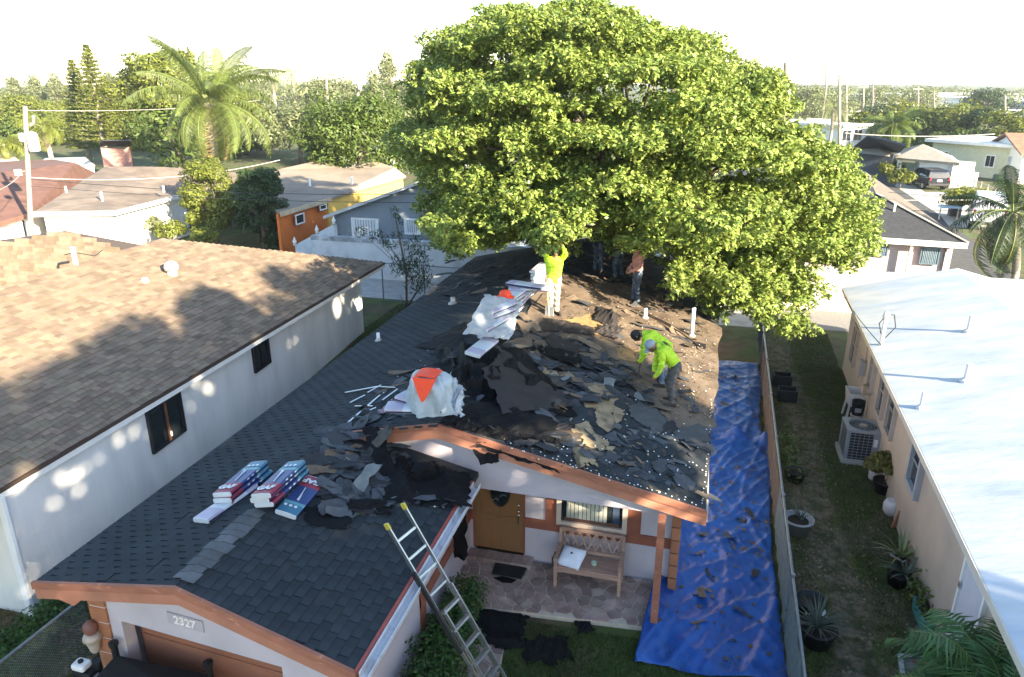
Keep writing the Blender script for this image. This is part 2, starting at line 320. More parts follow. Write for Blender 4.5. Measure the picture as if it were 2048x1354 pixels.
# ------------------------------------------------------------------ pink house with the dark roof
P1, P2, Pr, P3 = Z(1640, 467, 2.5), Z(1936, 487, 2.5), Z(1752, 388, 4.0), Z(1730, 343, 2.5)
P0b = P1+Vector((-2, 0, 0)); Pl = Pr+Vector((-5, 0, 0)); e = P3-P2
t = bg_house('pink_house', 'pale pink house with a dark hipped roof and two blue grey shutters', 'house', [P0b, P2, P3, Pr, Pl, P3+Vector((-12, 0, 0))], [(0, 1, 3, 4), (1, 2, 3), (2, 5, 4, 3)], [(0, 1)], M_darkroof, M_pinkw, M_white, .14, .45)
b = MB(); q0, q1 = P2+Vector((-.5, .4, 0)), P3+Vector((-.9, 0, 0)); b.prism([(q0.x, q0.y, 0), (q1.x, q1.y, 0), (q1.x, q1.y, 2.4), (q0.x, q0.y, 2.4)], (-.15, 0, 0)); b.out('side_wall', M_pinkw, t)
b = MB(); b.add([P2+Vector((0, 0, .012)), P3+Vector((0, 0, .012)), Pr+Vector((0, 0, .012))], [(0, 1, 2)]); b.out('brown_roof_slope', mat('weathered brown shingle', (.14, .115, .09), .9, .3, 2.5, .2, 30), t)  # sunlit slope of the same roof; the sun is put into a lighter brown
b = MB(); b.bar(P2+Vector((0, 0, .04)), Pr+Vector((0, 0, .04)), .14, .04); b.out('hip_cap', M_beige, t)  # pale hip cap; the highlight along the hip is put into its colour
pu = P2-P0b; pP = P2+Vector((0, .45, 0))
M_shut = mat('blue grey shutter', (.10, .15, .19), .6, .15, 6)
for r in ((1741, 476, 1777, 512), (1841, 482, 1880, 529)): winpx(t, r, pP-Vector((0, .08, 0)), pu, M_shut, M_shut, t=.05, bars=9, barmat=mat('shutter rib', (.2, .27, .32), .5))
b = MB(); p = hit(1820, 500, pP, (0, 1, 0)); b.span((p.x-.06, p.y-.2, 0), (p.x+.06, p.y-.08, 2.35)); b.out('downpipe', M_pinkw, t)
p = Z(1786, 432, 3.2); b = MB(); b.tube([p, p+Vector((0, 0, .6))], .05, 8); b.out('roof_vent', M_white, t)
# ------------------------------------------------------------------ houses beyond the street, right
M_cpw = mat('warm white wall', (.82, .8, .75), .8, .05)
C1, C2, Ca, C3 = Z(1789, 315, 2.2), Z(1920, 326, 2.2), Z(1846, 288, 3.4), Z(1918, 312, 2.2)
C4 = C1+(C3-C2); t = bg_house('carport_house', 'white house with a beige hipped roof over an open carport behind the dark car', 'house', [C1, C2, C2+Vector((1.2, 7, 0)), C1+Vector((1.2, 7, 0)), Ca], [(0, 1, 4), (1, 2, 4), (2, 3, 4), (3, 0, 4)], [(1, 2)], M_beige, M_cpw, M_white, .2, .3)
cu = (C2-C1); cu.z = 0; cn = cu.normalized().cross(Vector((0, 0, 1))); ci = -cn*.35; a = lin(C1, C2, .38)+ci; d = lin(C1, C2, .97)+ci
b = MB(); b.prism([(a.x, a.y, 0), (d.x, d.y, 0), (d.x, d.y, 2.05), (a.x, a.y, 2.05)], -cn*3); b.out('garage_wall', M_cpw, t)
a2 = lin(C1, C2, .05)-cn*3.4; d2 = lin(C1, C2, .4)-cn*3.4; b = MB(); b.prism([(a2.x, a2.y, 0), (d2.x, d2.y, 0), (d2.x, d2.y, 2.05), (a2.x, a2.y, 2.05)], -cn*.15); b.out('back_wall', M_cpw, t)
p = lin(C1, C2, .06)+ci; b = MB(); b.span((p.x-.18, p.y-.18, 0), (p.x+.18, p.y+.18, 2.05)); b.out('post', M_cpw, t)
wframe(t, lin(C1, C2, .87)+ci+cn*.02+Vector((0, 0, .98-2.2)), cu, .75, 1.9, M_white, mat('pale door', (.6, .6, .6)), t=.05, name='door')
D1, D2 = Z(1700, 300, 2.6), Z(1800, 306, 2.6)
t = bg_house('dark_blue_house', 'dark blue house with a white framed porch window left of the carport', 'house', [D1, D2, Z(1812, 292, 4.2), Z(1735, 272, 4.2)], [(0, 1, 2, 3)], [(0, 1)], mat('blue black roof', (.03, .036, .06), .8, .25, 2), mat('dark blue wall', (.05, .065, .09), .8, .15), M_white, .15, .4)
E1, E2, E3 = Z(1717, 303, 2.55), Z(1772, 310, 2.55), Z(1748, 288, 3.2); E4 = E2+Vector((1.5, 4, 0))
b = MB(); b.add([E1+Vector((-.3, -1.5, 0)), E2+Vector((0, -1.5, 0)), E2+Vector((.8, 2, .2)), E3, E1+Vector((0, 2, .2))], [(0, 1, 3), (1, 2, 3), (4, 0, 3)]); b.out('porch_roof', M_beige, t)
winpx(t, (1737, 309, 1768, 327), D1+Vector((0, .33, 0)), D2-D1, M_white, M_glass, t=.18, bars=1, hbars=1)
# green flat roofed block and others
def flat_block(name, label, pa, pb, z, depth, wallm, roofm=M_white, wins=(), h0=0, over=.6, group=None):
    a, d = Z(*pa, z), Z(*pb, z); u = (d-a); u.z = 0; L_ = u.length; u.normalize(); n = Vector((-u.y, u.x, 0)); c = (a+d)/2; M = Matrix((u, n, Vector((0, 0, 1)))).transposed()
    t = thing(name, label, 'building', (c.x, c.y, 0), 0, group)
    b = MB(); b.box(c+n*(depth/2)-Vector((0, 0, z/2+.15)), (L_-over*2, depth-over*2, z-.3), M); b.out('wall', wallm, t)
    b = MB(); b.box(c+n*(depth/2)-Vector((0, 0, .15)), (L_, depth, .3), M); b.out('roof', roofm, t)
    for u0, u1, z0, z1 in wins: wframe(t, a+u*(L_*(u0+u1)/2)+n*(over-.03)+Vector((0, 0, (z0+z1)/2-z)), u, L_*(u1-u0), z1-z0, M_white, M_glass, t=.1, bars=1)
    return t
M_limew = mat('pale lime wall', (.55, .56, .42), .8, .1)
flat_block('flat_roofed_block', 'long flat roofed building with a pale lime wall behind the white house', (1850, 277), (2110, 296), 3.3, 9, M_limew, wins=((.12, .2, 1, 2.2), (.5, .58, 1, 2.2)))
flat_block('flat_roofed_house', 'white flat roofed house with a row of dark windows by the tall poles', (1688, 250), (1796, 245), 3.2, 14, M_cpw, wins=((.05, .22, .9, 2.5), (.26, .42, .9, 2.5), (.55, .9, .9, 2.3)))
flat_block('warehouse', 'long white warehouse roof on the right horizon', (1870, 192), (2120, 206), 3.6, 40, M_cpw, wins=())
flat_block('warehouse', 'white boxy warehouse left of the long one on the horizon', (1800, 186), (1890, 188), 4.2, 40, M_cpw)
flat_block('flat_roofed_house', 'small pale flat roofed house between the far trees at right', (1884, 240), (1955, 246), 3, 10, M_cpw, wins=((.2, .4, 1, 2.2), (.6, .8, 1, 2.2)))
flat_block('flat_roofed_house', 'pale flat roofed house partly behind the far trees above the carport', (1690, 222), (1770, 220), 3.2, 20, M_cpw)
flat_block('flat_roofed_house', 'white flat roof at the right edge below the warehouse', (1960, 232), (2090, 240), 3, 12, M_cpw)
flat_block('flat_roofed_house', 'white flat roofed house just left of the great tree', (755, 232), (830, 232), 5, 12, M_cpw, wins=((.2, .5, 1.5, 3.5),))
for pa, pb, zz, dd, lab in (((1712, 203), (1762, 205), 3.2, 14, 'pale flat roof far off between the slim poles and the khaki tree'), ((1786, 211), (1848, 215), 3.2, 12, 'pale flat roofed house far off above the tall palm'), ((1862, 220), (1915, 224), 3.1, 10, 'pale flat roofed house far off right of the tall palm'), ((1986, 218), (2060, 224), 3.1, 12, 'pale flat roofed house far off at the right edge'), ((1690, 188), (1745, 189), 4, 24, 'long pale roof on the horizon by the slim poles'), ((1756, 186), (1800, 187), 4.5, 24, 'pale roof on the horizon just left of the warehouses')):
    flat_block('flat_roofed_house', lab, pa, pb, zz, dd, M_cpw, wins=((.2, .4, 1, 2.2), (.6, .8, 1, 2.2)))
flat_block('white_shed', 'sunlit white shed beside the mango tree and the great tree', (762, 300), (812, 292), 4, 6, M_cpw, M_beige)
# white house with brown roof, right edge
H0, H1, H2, Hp = Z(1966, 347, 0), Z(2034, 368, 0), Z(2100, 335, 0), Y(1992, 283, 80)
he = 2.7; t = thing('gabled_house', 'white gabled house with a brown roof and three small grey windows at the right edge', 'house', tuple(lin(H0, H1, .5)))
u = (H1-H0); L_ = u.length; u.normalize(); pk = H0+u*L_*.5+Vector((0, 0, 4.0)); n = Vector((-u.y, u.x, 0)); n = n if n.x > 0 else -n
b = MB(); b.prism([H0, H1, H1+Vector((0, 0, he)), pk, H0+Vector((0, 0, he))], n*9); b.out('wall', M_cpw, t)
b = MB(); r0 = H0-u*.5+Vector((0, 0, he-.15))-n*.4; r1 = pk+Vector((0, 0, .12))-n*.4; r2 = H1+u*.5+Vector((0, 0, he-.15))-n*.4
b.prism([r0, r1, r2, r2+Vector((0, 0, .16)), r1+Vector((0, 0, .16)), r0+Vector((0, 0, .16))], n*10); b.out('roof', mat('rust brown roof', (.24, .13, .085), .9, .3, 2), t)
for k in (.2, .44, .68): wframe(t, H0+u*L_*k+Vector((0, 0, 1.7))-n*.02, u if u.cross(Vector((0, 0, 1))).dot(n) < 0 else -u, L_*.12, 1.1, M_white, mat('grey blind', (.4, .43, .47)), t=.04)
wframe(t, H1+n*1.6+u*.03+Vector((0, 0, 1.2)), n, 1.6, 1.5, M_white, M_yellow, t=.1)
# ------------------------------------------------------------------ the bungalow being re-roofed
XL, XG, XM, XR, XGE = -8.46, -5.95, -4.08, .45, -3.46
YM, YB = 10.47, 26.5
zL = lambda x: 2.5+.222*(x-XL)
zR = lambda x: 2.5-.214*(x-XR)
zG = lambda x: 2.5-.2225*(x-XGE)
yF = lambda x: 6.15-.069*(x+5.94)
def onL(px, py, h=0): p = hit(px, py, (XL, 0, 2.5+h), (-.222, 0, 1)); return p
def onR(px, py, h=0): return hit(px, py, (XR, 0, 2.5+h), (.214, 0, 1))
def onG(px, py, h=0): return hit(px, py, (XGE, 0, 2.5+h), (.2225, 0, 1))
M_lilac = mat('lilac stucco', (.50, .455, .49), .9, .1, 1.5, .25, 90, col2=(.42, .38, .40), c2scale=.9, c2lo=.5, c2hi=.75)
M_trim = mat('orange trim paint', (.32, .125, .075), .75, .2, 3, .15, 50, col2=(.5, .25, .16), c2scale=6, c2lo=.6, c2hi=.75, stretch=(1, .4, 3))
M_trim2 = mat('faded orange paint', (.40, .17, .105), .75, .15, 3, .1, 50)
M_deck = mat('old felt deck', (.030, .032, .035), .95, .5, 2.5, .5, 40, col2=(.075, .07, .065), c2scale=1.3, c2lo=.5, c2hi=.65)
M_shing = mat('slate blue shingle', (.025, .031, .035), .9, .35, 1.3, .35, 160, objrand=.13, attr='rnd', spec=.35)
M_lite = mat('pale shingle', (.105, .11, .115), .9, .25, 5, .35, 140, objrand=.3, attr='rnd')
house = thing('bungalow', 'lilac bungalow with orange trim and a half stripped dark shingle roof', 'house', (-4, 12, 0))
# roof decks
rb = MB()
def slab(pts, zf, th=.1): rb.prism([(x, y, zf(x)) for x, y in pts], (0, 0, -th))
slab([(XL, yF(XL)), (XG, yF(XG)), (XG, YM), (XM, YM), (XM, YB), (XL, YB)], zL)
slab([(XM, YM), (XR, YM), (XR+.4, YB), (XM, YB)], zR)
slab([(XG, yF(XG)), (XGE, yF(XGE)), (XGE+.02, 10.72), (XG, 10.72)], zG)
roof = rb.out('roof', M_deck, house)
# shingle tabs: 300 singly, the rest as one mass
def tabmesh(name, L, E_, th=.007):
    b = MB(); b.box((0, 0, 0), (E_, L, th)); me = b.mesh(name); return me
def slopeM(down, lift=.055):
    d = Vector(down).normalized(); y = Vector((0, 1, 0)); n = d.cross(y)
    if n.z < 0: n = -n
    d2 = (d+n*lift).normalized(); n2 = (n-d*lift).normalized(); return Matrix((d2, y, n2)).transposed()
def rows(x0, x1, y0f, y1f, zf, down, L, E_, skip, keep_single, singles, mass, limit, jit=.02, slot=.010, regular=False):
    M = slopeM(down); nrow = int(abs(x1-x0)/(E_*math.cos(math.atan(.22)))); sgn = 1 if x1 > x0 else -1
    for r in range(nrow+1):
        x = x0+sgn*(r+.5)*E_*.976
        if (x-x1)*sgn > 0: break
        y0, y1 = y0f(x), y1f(x); y = (6-.5*L*(r % 2) if regular else y0-random.uniform(.1, .9)*L if r % 2 else y0-.5*L*(r % 3))-.0
        while y < y1:
            l = L*random.uniform(1-jit, 1+jit); a, b = max(y, y0+.002), min(y+l-slot, y1); y += l
            if b-a < .05: continue
            p = Vector((x, (a+b)/2, zf(x)+.009+random.uniform(0, .003)))
            if skip and skip(p): continue
            if keep_single(p) and len(singles) < limit: singles.append((p, b-a, M))
            else: mass.box(p, (E_*1.12, b-a, .007), M, rnd=random.random())
singles, mass = [], MB()
holes = [(545, 1165, 40, 9), (470, 1118, 18, 8), (620, 1185, 16, 10), (575, 1140, 12, 9), (640, 1190, 10, 9), (555, 1160, 14, 12), (600, 1165, 12, 12), (520, 1155, 10, 10), (700, 1060, 60, 14)]
def skipG(p):
    x, y = proj(p)
    return any(((x-a)/c)**2+((y-b)/d)**2 < 1 for a, b, c, d in holes) and random.random() < .75 or (p.y > 10.0 and random.random() < .7)
rows(XGE-.03, XG+.12, yF, lambda x: 10.7, zG, (1, 0, -.2225), .31, .135, skipG, lambda p: p.y < 9.6, singles, mass, 290, .01)
def skipL(p):
    return (p.y > 19.5 and random.random() < .5) or (p.x > XM-.5 and p.y > 11 and random.random() < .25) or random.random() < .02
rows(XL+.03, XM-.02, yF, lambda x: 25.5, zL, (-1, 0, -.222), .3, .14, lambda p: skipL(p) or (p.x > XG-.04 and p.y < YM), lambda p: False, singles, mass, 0, .012, .03, True)
def skipR(p):
    x, y = proj(p); e = inside([(1040, 900), (1130, 800), (1300, 830), (1360, 900), (1425, 880), (1412, 1030), (1200, 960)], x, y)
    return (not e and random.random() < .9) or random.random() < .18
rows(XR-.03, -3.2, lambda x: YM+.01, lambda x: 15.5, zR, (1, 0, -.214), .31, .135, skipR, lambda p: False, singles, mass, 0, .02)
me_tab = tabmesh('shingle', 1.0, .135*1.12)
for p, l, M in singles:
    o = bpy.data.objects.new('shingle', me_tab); COL.objects.link(o); o.parent = roof
    o.matrix_local = Matrix.Translation(p) @ M.to_4x4() @ Matrix.Diagonal((1, l, 1, 1))
me_tab.materials.append(M_shing)
o = mass.out('shingles', M_shing, roof); o['kind'] = 'stuff'
# pale ridge caps on the garage ridge and loose lighter tabs
cap = MB()
for k in range(24):
    y = yF(XG)+.1+k*.16
    if k > 9 and random.random() < .55: continue
    w = .17+random.uniform(-.03, .03); m0 = MB()
    for s, zf in ((-1, zL), (1, zG)):
        xa = XG; xb = XG+s*w; za = zL(XG)+.03; zb = zf(xb)+.022
        t_ = random.uniform(-.03, .03); pts = [(xa, y+t_, za+.012), (xb, y+t_+.02, zb+.01), (xb, y+.21, zb), (xa, y+.2+t_, za)]
        m0.prism(pts if s > 0 else pts[::-1], (0, 0, .008))
    m0.out('ridge_cap', M_lite, roof)
# fascia, rakes and soffit
def rake(name, x0, x1, zf, y, off=0, m=None):
    m = m or M_trim
    for nm, dz, h, dy, mm in (('rake_board', .02, .11, -.05, m), ('barge_board', -.10, .17, -.015, M_trim2)):
        b = MB(); ya, yb = (y(x0)+dy, y(x1)+dy); b.prism([(x0, ya, zf(x0)+dz), (x1, yb, zf(x1)+dz), (x1, yb, zf(x1)+dz-h), (x0, ya, zf(x0)+dz-h)], (0, .05 if dy < -.03 else .045, 0)); b.out(name if nm == 'rake_board' else nm, mm, house)
rake('rake_board', XL-.02, XG, zL, yF); rake('rake_board', XG, XGE+.02, zG, yF)
yM = lambda x: YM
rake('rake_board', XG+.25, XM, zL, yM); rake('rake_board', XM, XR+.02, zR, yM)
b = MB(); b.span((XL-.03, yF(XL), 2.30), (XL+.02, YB, 2.47)); b.out('fascia', M_trim, house)
b = MB(); b.span((XR, YM, 2.30), (XR+.04, YB, 2.47)); b.out('fascia', mat('pale fascia', (.5, .45, .4), .8, .2), house)
# garage wall, pillars, door
PF0, PF1 = Vector((XL+.3, yF(XL+.3)+.62, 0)), Vector((XGE-.50, yF(XGE-.5)+.62, 0)); gu = (PF1-PF0).normalized(); gn = gu.cross(Vector((0, 0, 1)))
gat = lambda px, py, off=0: hit(px, py, PF0+gn*off, gn)
xs = lambda p: (p-PF0).dot(gu)
gL = xs(PF1)
d0, d1 = gat(243, 1246), gat(563, 1330); dtop = (gat(300, 1262).z+d1.z)/2; u0, u1 = xs(d0), xs(d1)
pt = lambda u, z, off=0: tuple(PF0+gu*u+Vector((0, 0, z))+gn*off)
b = MB()
def gtop(u): x = (PF0+gu*u).x; return min(zL(x), zG(x))-.10
ug = ( XG-PF0.x)/gu.x
b.prism([pt(0, 0), pt(u0, 0), pt(u0, dtop), pt(u1, dtop), pt(u1, 0), pt(gL, 0), pt(gL, gtop(gL)), pt(ug, gtop(ug)), pt(0, gtop(0))], -gn*.2)
b.span((PF0.x, PF0.y+.2, 0), (PF0.x+.2, 25.8, 2.42)); b.span((PF1.x-.18, PF1.y+.2, 0), (PF1.x+.02, 11.7, 2.36)); b.out('wall', M_lilac, house)
gd = MB(); M_gdoor = mat('terracotta door', (.29, .12, .07), .6, .12, 2, .05, 30, stretch=(1, 1, 6))
gdo = MB(); gdo.prism([pt(u0, 0, -.3), pt(u1, 0, -.3), pt(u1, dtop, -.3), pt(u0, dtop, -.3)], -gn*.03); gdo = gdo.out('garage_door', M_gdoor, house)
for k in range(5):
    z0 = dtop-.02-(k+1)*.42; q = MB(); q.prism([pt(u0+.04, max(z0+.012, .01), -.285), pt(u1-.01, max(z0+.012, .01), -.285), pt(u1-.01, z0+.41, -.285), pt(u0+.04, z0+.41, -.285)], -gn*.02); q.out('panel', M_gdoor, gdo)
# orange block corner pillars with pale joints
M_block = mat('orange block', (.36, .15, .075), .85, .2, 4, .2, 40, objrand=.12); M_joint = mat('pale mortar', (.55, .42, .36), .9, .1)
def blocks(c0, n, w, d, h, gap=.025):
    for k in range(n):
        b = MB(); b.box((c0[0], c0[1], c0[2]+k*(h+gap)+h/2), (w, d, h)); b.out('block', M_block, house, bevel=.008)
    b = MB(); b.box((c0[0], c0[1], c0[2]+n*(h+gap)/2), (w-.02, d-.02, n*(h+gap))); b.out('mortar', M_joint, house)
blocks((PF0.x+.02, PF0.y+.1, 0), 8, .3, .3, .26)
blocks((PF1.x+.02, PF1.y+.05, 0), 8, .3, .3, .26)
# street number
pl = gat(372, 1243); b = MB(); b.box(tuple(pl+gn*.012), (.62, .02, .2), Matrix((gu, -gn, (0, 0, 1))).transposed()); nb = b.out('number_plaque', mat('dim lilac plaque', (.43, .39, .42), .9, .1), house, bevel=.03)
def text(s, size, M4, m, parent, ext=.004, name='lettering', bold=.004, align='CENTER'):
    cu = bpy.data.curves.new(name, 'FONT'); cu.body = s; cu.size = size; cu.extrude = ext; cu.offset = bold; cu.align_x = align; cu.align_y = 'CENTER'; cu.resolution_u = 3
    o = bpy.data.objects.new(name, cu); COL.objects.link(o); me = bpy.data.meshes.new_from_object(o.evaluated_get(bpy.context.evaluated_depsgraph_get())); bpy.data.objects.remove(o); bpy.data.curves.remove(cu)
    o = link(name, me, m); o.parent = parent; o.matrix_local = M4; return o
M4 = Matrix((( *gu, 0), (0, 0, 1, 0), (*gn, 0), (0, 0, 0, 1))).transposed(); M4.translation = pl+gn*.024
M4.col[0] = (*gu, 0); M4.col[1] = (0, 0, 1, 0); M4.col[2] = (*gn, 0); M4.col[3] = (*(pl+gn*.024), 1)
text('2327', .19, M4, mat('cream lettering', (.82, .78, .74), .6, .05), nb, .008)
ra, rb_, rc = [hit(x, y, PF0+gn*.58, gn) for x, y in ((92, 1188), (176, 1188), (148, 1212))]; b = MB(); b.prism([ra, rc, rb_], -gn*.5); b.out('eave_return', M_trim2, house)
# wall lantern on the pillar
lp = gat(206, 1285)+gn*.14; lt = MB(); lt.lathe(lp, [(.05, -.05), (.07, .0), (.09, .1), (.12, .2), (.14, .21), (.12, .27), (.06, .3)], 14); lo = lt.out('wall_lantern', mat('stone lantern glass', (.42, .36, .3), .5, .2, 12), house, True)
lt = MB(); lt.lathe(lp+Vector((0, 0, .3)), [(.07, 0), (.1, .06), (.1, .14), (.05, .2), (.01, .21)], 14); lt.out('lantern_cap', mat('brown metal', (.2, .09, .07), .5), lo, True)
# garage gutter
M_gut = mat('white gutter metal', (.62, .62, .64), .45, .15, 3, metal=0, col2=(.4, .36, .36), c2scale=3, c2lo=.55, c2hi=.7)
b = MB(); gy0, gy1 = yF(XGE)-.02, 10.35
prof = [(-.0, .02), (.0, -.09), (.05, -.12), (.12, -.10), (.135, .0), (.125, .005), (.11, -.09), (.05, -.108), (.012, -.085), (.012, .02)]
b.prism([(XGE+.045+x, gy0, zG(XGE)+z) for x, z in prof], (0, gy1-gy0, 0)); b.out('gutter', M_gut, house)
b = MB(); b.span((XGE-.01, gy0, zG(XGE)-.04), (XGE+.035, gy1, zG(XGE)+.035)); b.out('drip_edge', mat('red drip edge', (.33, .07, .05), .6, .2), house)
b = MB(); b.span((XGE-.12, gy0+.05, 2.12), (XGE+.03, 10.4, 2.36)); b.out('fascia', M_trim2, house)
b = MB(); b.span((XGE-.52, yF(XGE)+.3, 2.08), (XGE-.10, 10.4, 2.12)); b.out('soffit', M_lilac, house)
# gable wall over the porch
yg = 10.75; b = MB(); b.prism([(XG+.1, yg, 2.15), (.12, yg, 2.15), (.12, yg, zR(.12)-.1), (XM, yg, zR(XM)-.1), (XG+.1, yg, zL(XG+.1)-.1)], (0, .16, 0)); b.out('gable_wall', M_lilac, house)
b = MB(); b.span((-3.9, yg+.16, 2.28), (XR, 11.75, 2.32)); b.out('porch_ceiling', M_lilac, house)
# porch front wall, bands, posts
yw = 11.7
b = MB(); b.span((-4.05, yw, 0), (-3.86, yw+.2, 2.3)); b.span((-2.84, yw, .0), (-.05, yw+.2, 2.3)); b.span((-3.86, yw, 2.1), (-2.84, yw+.2, 2.3)); b.span((-.25, yw+.2, 0), (-.05, 26, 2.4)); b.out('porch_wall', M_lilac, house)
M_band = mat('red brown band', (.25, .085, .05), .8, .2, 3, .15, 40)
b = MB(); b.span((-2.84, yw-.03, .84), (-.05, yw-.001, 1.05)); b.out('wall_band', M_band, house)
b = MB(); b.span((-2.42, yw-.028, 1.05), (-2.2, yw-.001, 2.28)); b.out('wall_band', M_band, house)
b = MB(); b.span((-.87, yw-.028, 1.05), (-.62, yw-.001, 2.28)); b.out('wall_band', M_band, house)
b = MB(); b.span((-3.94, yw-.03, .84), (-3.86, yw-.001, 1.05)); b.span((PF1.x+.021, 9.0, .84), (PF1.x+.05, yw-.03, 1.05)); b.span((PF1.x+.021, 9.0, 0), (PF1.x+.055, 9.2, 2.1)); b.out('wall_band', M_band, house)
b = MB(); b.span((-.28, 10.37, 0), (-.16, 10.49, 2.32)); b.out('porch_post', M_trim, house)
b = MB(); b.span((-.06, 11.58, .1), (.06, 11.7, 2.3)); b.out('corner_post', M_trim2, house)
for k in range(8): b = MB(); b.span((-.05, 11.45, .12+k*.27), (.1, 11.59, .12+k*.27+.245)); b.out('block', M_block, house)
# porch window with sash, muntins and vertical blinds
wo = wframe(house, ((-2.2-.87)/2, yw-.012, 1.62), (1, 0, 0), 1.33, 1.18, mat('cream frame', (.55, .44, .36), .7, .1), M_glass, t=.09, d=.07)
b = MB(); b.span((-2.05, yw-.035, 1.14), (-1.02, yw-.012, 1.2)); b.out('sash_rail', mat('brown sash', (.13, .06, .04), .6), wo)
b = MB(); b.span((-2.08, yw-.03, 1.72), (-.99, yw-.01, 1.76)); b.out('meeting_rail', MATS['brown sash'], wo)
M_vb = mat('vertical blind', (.5, .5, .42), .8, .1, objrand=.2)
for k in range(10):
    b = MB(); b.box((-1.98+k*.077, yw-.022, 1.65), (.066, .008, .92)); b.out('blind', M_vb, wo)
b = MB(); b.box((-1.08, yw-.022, 1.6), (.13, .008, .9)); b.out('curtain', mat('dark blue curtain', (.03, .05, .09), .9, .2), wo)
# front door
M_door = mat('varnished oak', (.23, .125, .055), .5, .25, 3, .08, 30, stretch=(6, 1, .8), col2=(.22, .10, .035), c2scale=3)
b = MB(); b.span((-3.84, yw+.02, .2), (-2.86, yw+.07, 2.1)); do = b.out('door', M_door, house)
b = MB(); n = 24; ov = [(-3.33+.2*math.cos(2*math.pi*i/n), yw+.018, 1.62+.42*math.sin(2*math.pi*i/n)) for i in range(n)]; b.prism(ov, (0, -.012, 0)); b.out('oval_glass', M_glass, do)
b = MB(); b.tube([*ov, ov[0]], .022, 6); b.out('oval_rim', mat('dark bronze', (.06, .045, .03), .4, .2, metal=.6), do)
b = MB()
for k in range(6):
    a = -3.33+random.uniform(-.1, .1); z0 = 1.32+k*.11; b.tube([(a-.07, yw+.004, z0), (a, yw+.001, z0+.05), (a+.05, yw+.004, z0+.02)], .008, 5)
b.out('leaded_scroll', M_alu, do)
for x0, x1 in ((-3.74, -3.42), (-3.26, -2.95)):
    b = MB(); b.prism([(x0, yw+.018, .42), (x1, yw+.018, .42), (x1, yw+.018, .88 if x0 < -3.5 else .82), (x0, yw+.018, .82 if x0 < -3.5 else .88)], (0, -.012, 0)); b.out('door_panel', M_door, do, bevel=.01)
b = MB(); b.tube([(-3.72, yw+.01, .98), (-3.5, yw+.006, 1.0), (-3.33, yw+.005, .93), (-3.16, yw+.006, 1.0), (-2.96, yw+.01, .98)], .012, 6); b.out('door_moulding', M_door, do)
M_steel = mat('polished steel', (.7, .7, .7), .15, 0, metal=1)
for z0 in (1.30, 1.16, 1.08): b = MB(); b.lathe((-2.95, yw-.01, z0), [(.02, -.02), (.03, 0), (.02, .02)], 10); b.out('door_handle', M_steel, do, True)
b = MB(); b.tube([(-2.95, yw-.02, 1.06), (-2.95, yw-.045, .98), (-2.95, yw-.02, .9)], .012, 6); b.out('door_handle', MATS['dark bronze'], do)
b = MB(); b.span((-3.88, yw-.01, .2), (-3.84, yw+.1, 2.14)); b.span((-2.86, yw-.01, .2), (-2.82, yw+.1, 2.14)); b.out('door_frame', M_band, house)
# porch floor of crazy paving
def clip(poly, p, n):
    out = []
    for i in range(len(poly)):
        a, b_ = poly[i], poly[(i+1) % len(poly)]; da = (a[0]-p[0])*n[0]+(a[1]-p[1])*n[1]; db = (b_[0]-p[0])*n[0]+(b_[1]-p[1])*n[1]
        if da <= 0: out.append(a)
        if (da < 0 < db) or (db < 0 < da): t = da/(da-db); out.append((a[0]+(b_[0]-a[0])*t, a[1]+(b_[1]-a[1])*t))
    return out
M_flag = mat('flagstone', (.29, .20, .17), .75, .25, 4, .15, 40, objrand=.3, hue=.015, col2=(.35, .265, .225), c2scale=2.5)
M_grout = mat('pale grout', (.50, .42, .34), .95, .2, 6)
def crazy(parent, poly, step, z, jit=.42, gap=.013):
    xs_ = [p[0] for p in poly]; ys_ = [p[1] for p in poly]; sites = []
    y = min(ys_)-step; r = 0
    while y < max(ys_)+step:
        x = min(xs_)-step+(r % 2)*step*.5
        while x < max(xs_)+step: sites.append((x+random.uniform(-jit, jit)*step, y+random.uniform(-jit, jit)*step)); x += step*1.15
        y += step*.85; r += 1
    for s in sites:
        if not inside(poly, *s): continue
        c = [(s[0]-step*1.6, s[1]-step*1.6), (s[0]+step*1.6, s[1]-step*1.6), (s[0]+step*1.6, s[1]+step*1.6), (s[0]-step*1.6, s[1]+step*1.6)]
        for q in sites:
            dx, dy = q[0]-s[0], q[1]-s[1]; d = math.hypot(dx, dy)
            if 1e-6 < d < step*3: c = clip(c, ((s[0]+q[0])/2-dx/d*gap, (s[1]+q[1])/2-dy/d*gap), (dx/d, dy/d))
        for i in range(len(poly)):
            a, b_ = poly[i], poly[(i+1) % len(poly)]; n = ((b_[1]-a[1]), -(b_[0]-a[0])); l = math.hypot(*n); c = clip(c, (a[0]-n[0]/l*gap, a[1]-n[1]/l*gap), (n[0]/l, n[1]/l))
        if len(c) < 3: continue
        h = .02+random.uniform(-.004, .004); b = MB(); b.prism([(x, y, z) for x, y in c], (0, 0, h)); b.out('flagstone', M_flag, parent)
pol = [(-3.96, 10.09), (-.13, 10.4), (-.08, 11.66), (-3.98, 11.66)]
b = MB(); b.prism([(x, y, -.02) for x, y in pol], (0, 0, .108)); pf = b.out('porch_floor', M_grout, house)
crazy(pf, [p for p in pol], .20, .084)
for k in range(7): b = MB(); b.span((-3.93+k*.185, 11.38, .1), (-3.93+k*.185+.175, 11.66, .185+.006*(k % 3))); b.out('step_brick', M_flag, pf)
b = MB(); b.span((-3.95, 11.39, .08), (-2.64, 11.67, .175)); b.out('door_step', M_grout, house)
gp = [Z(*p) for p in ((840, 1390), (875, 1310), (905, 1285), (965, 1268), (1010, 1285), (1000, 1305), (975, 1330), (990, 1400))]
gp = [(p.x, p.y) for p in gp]
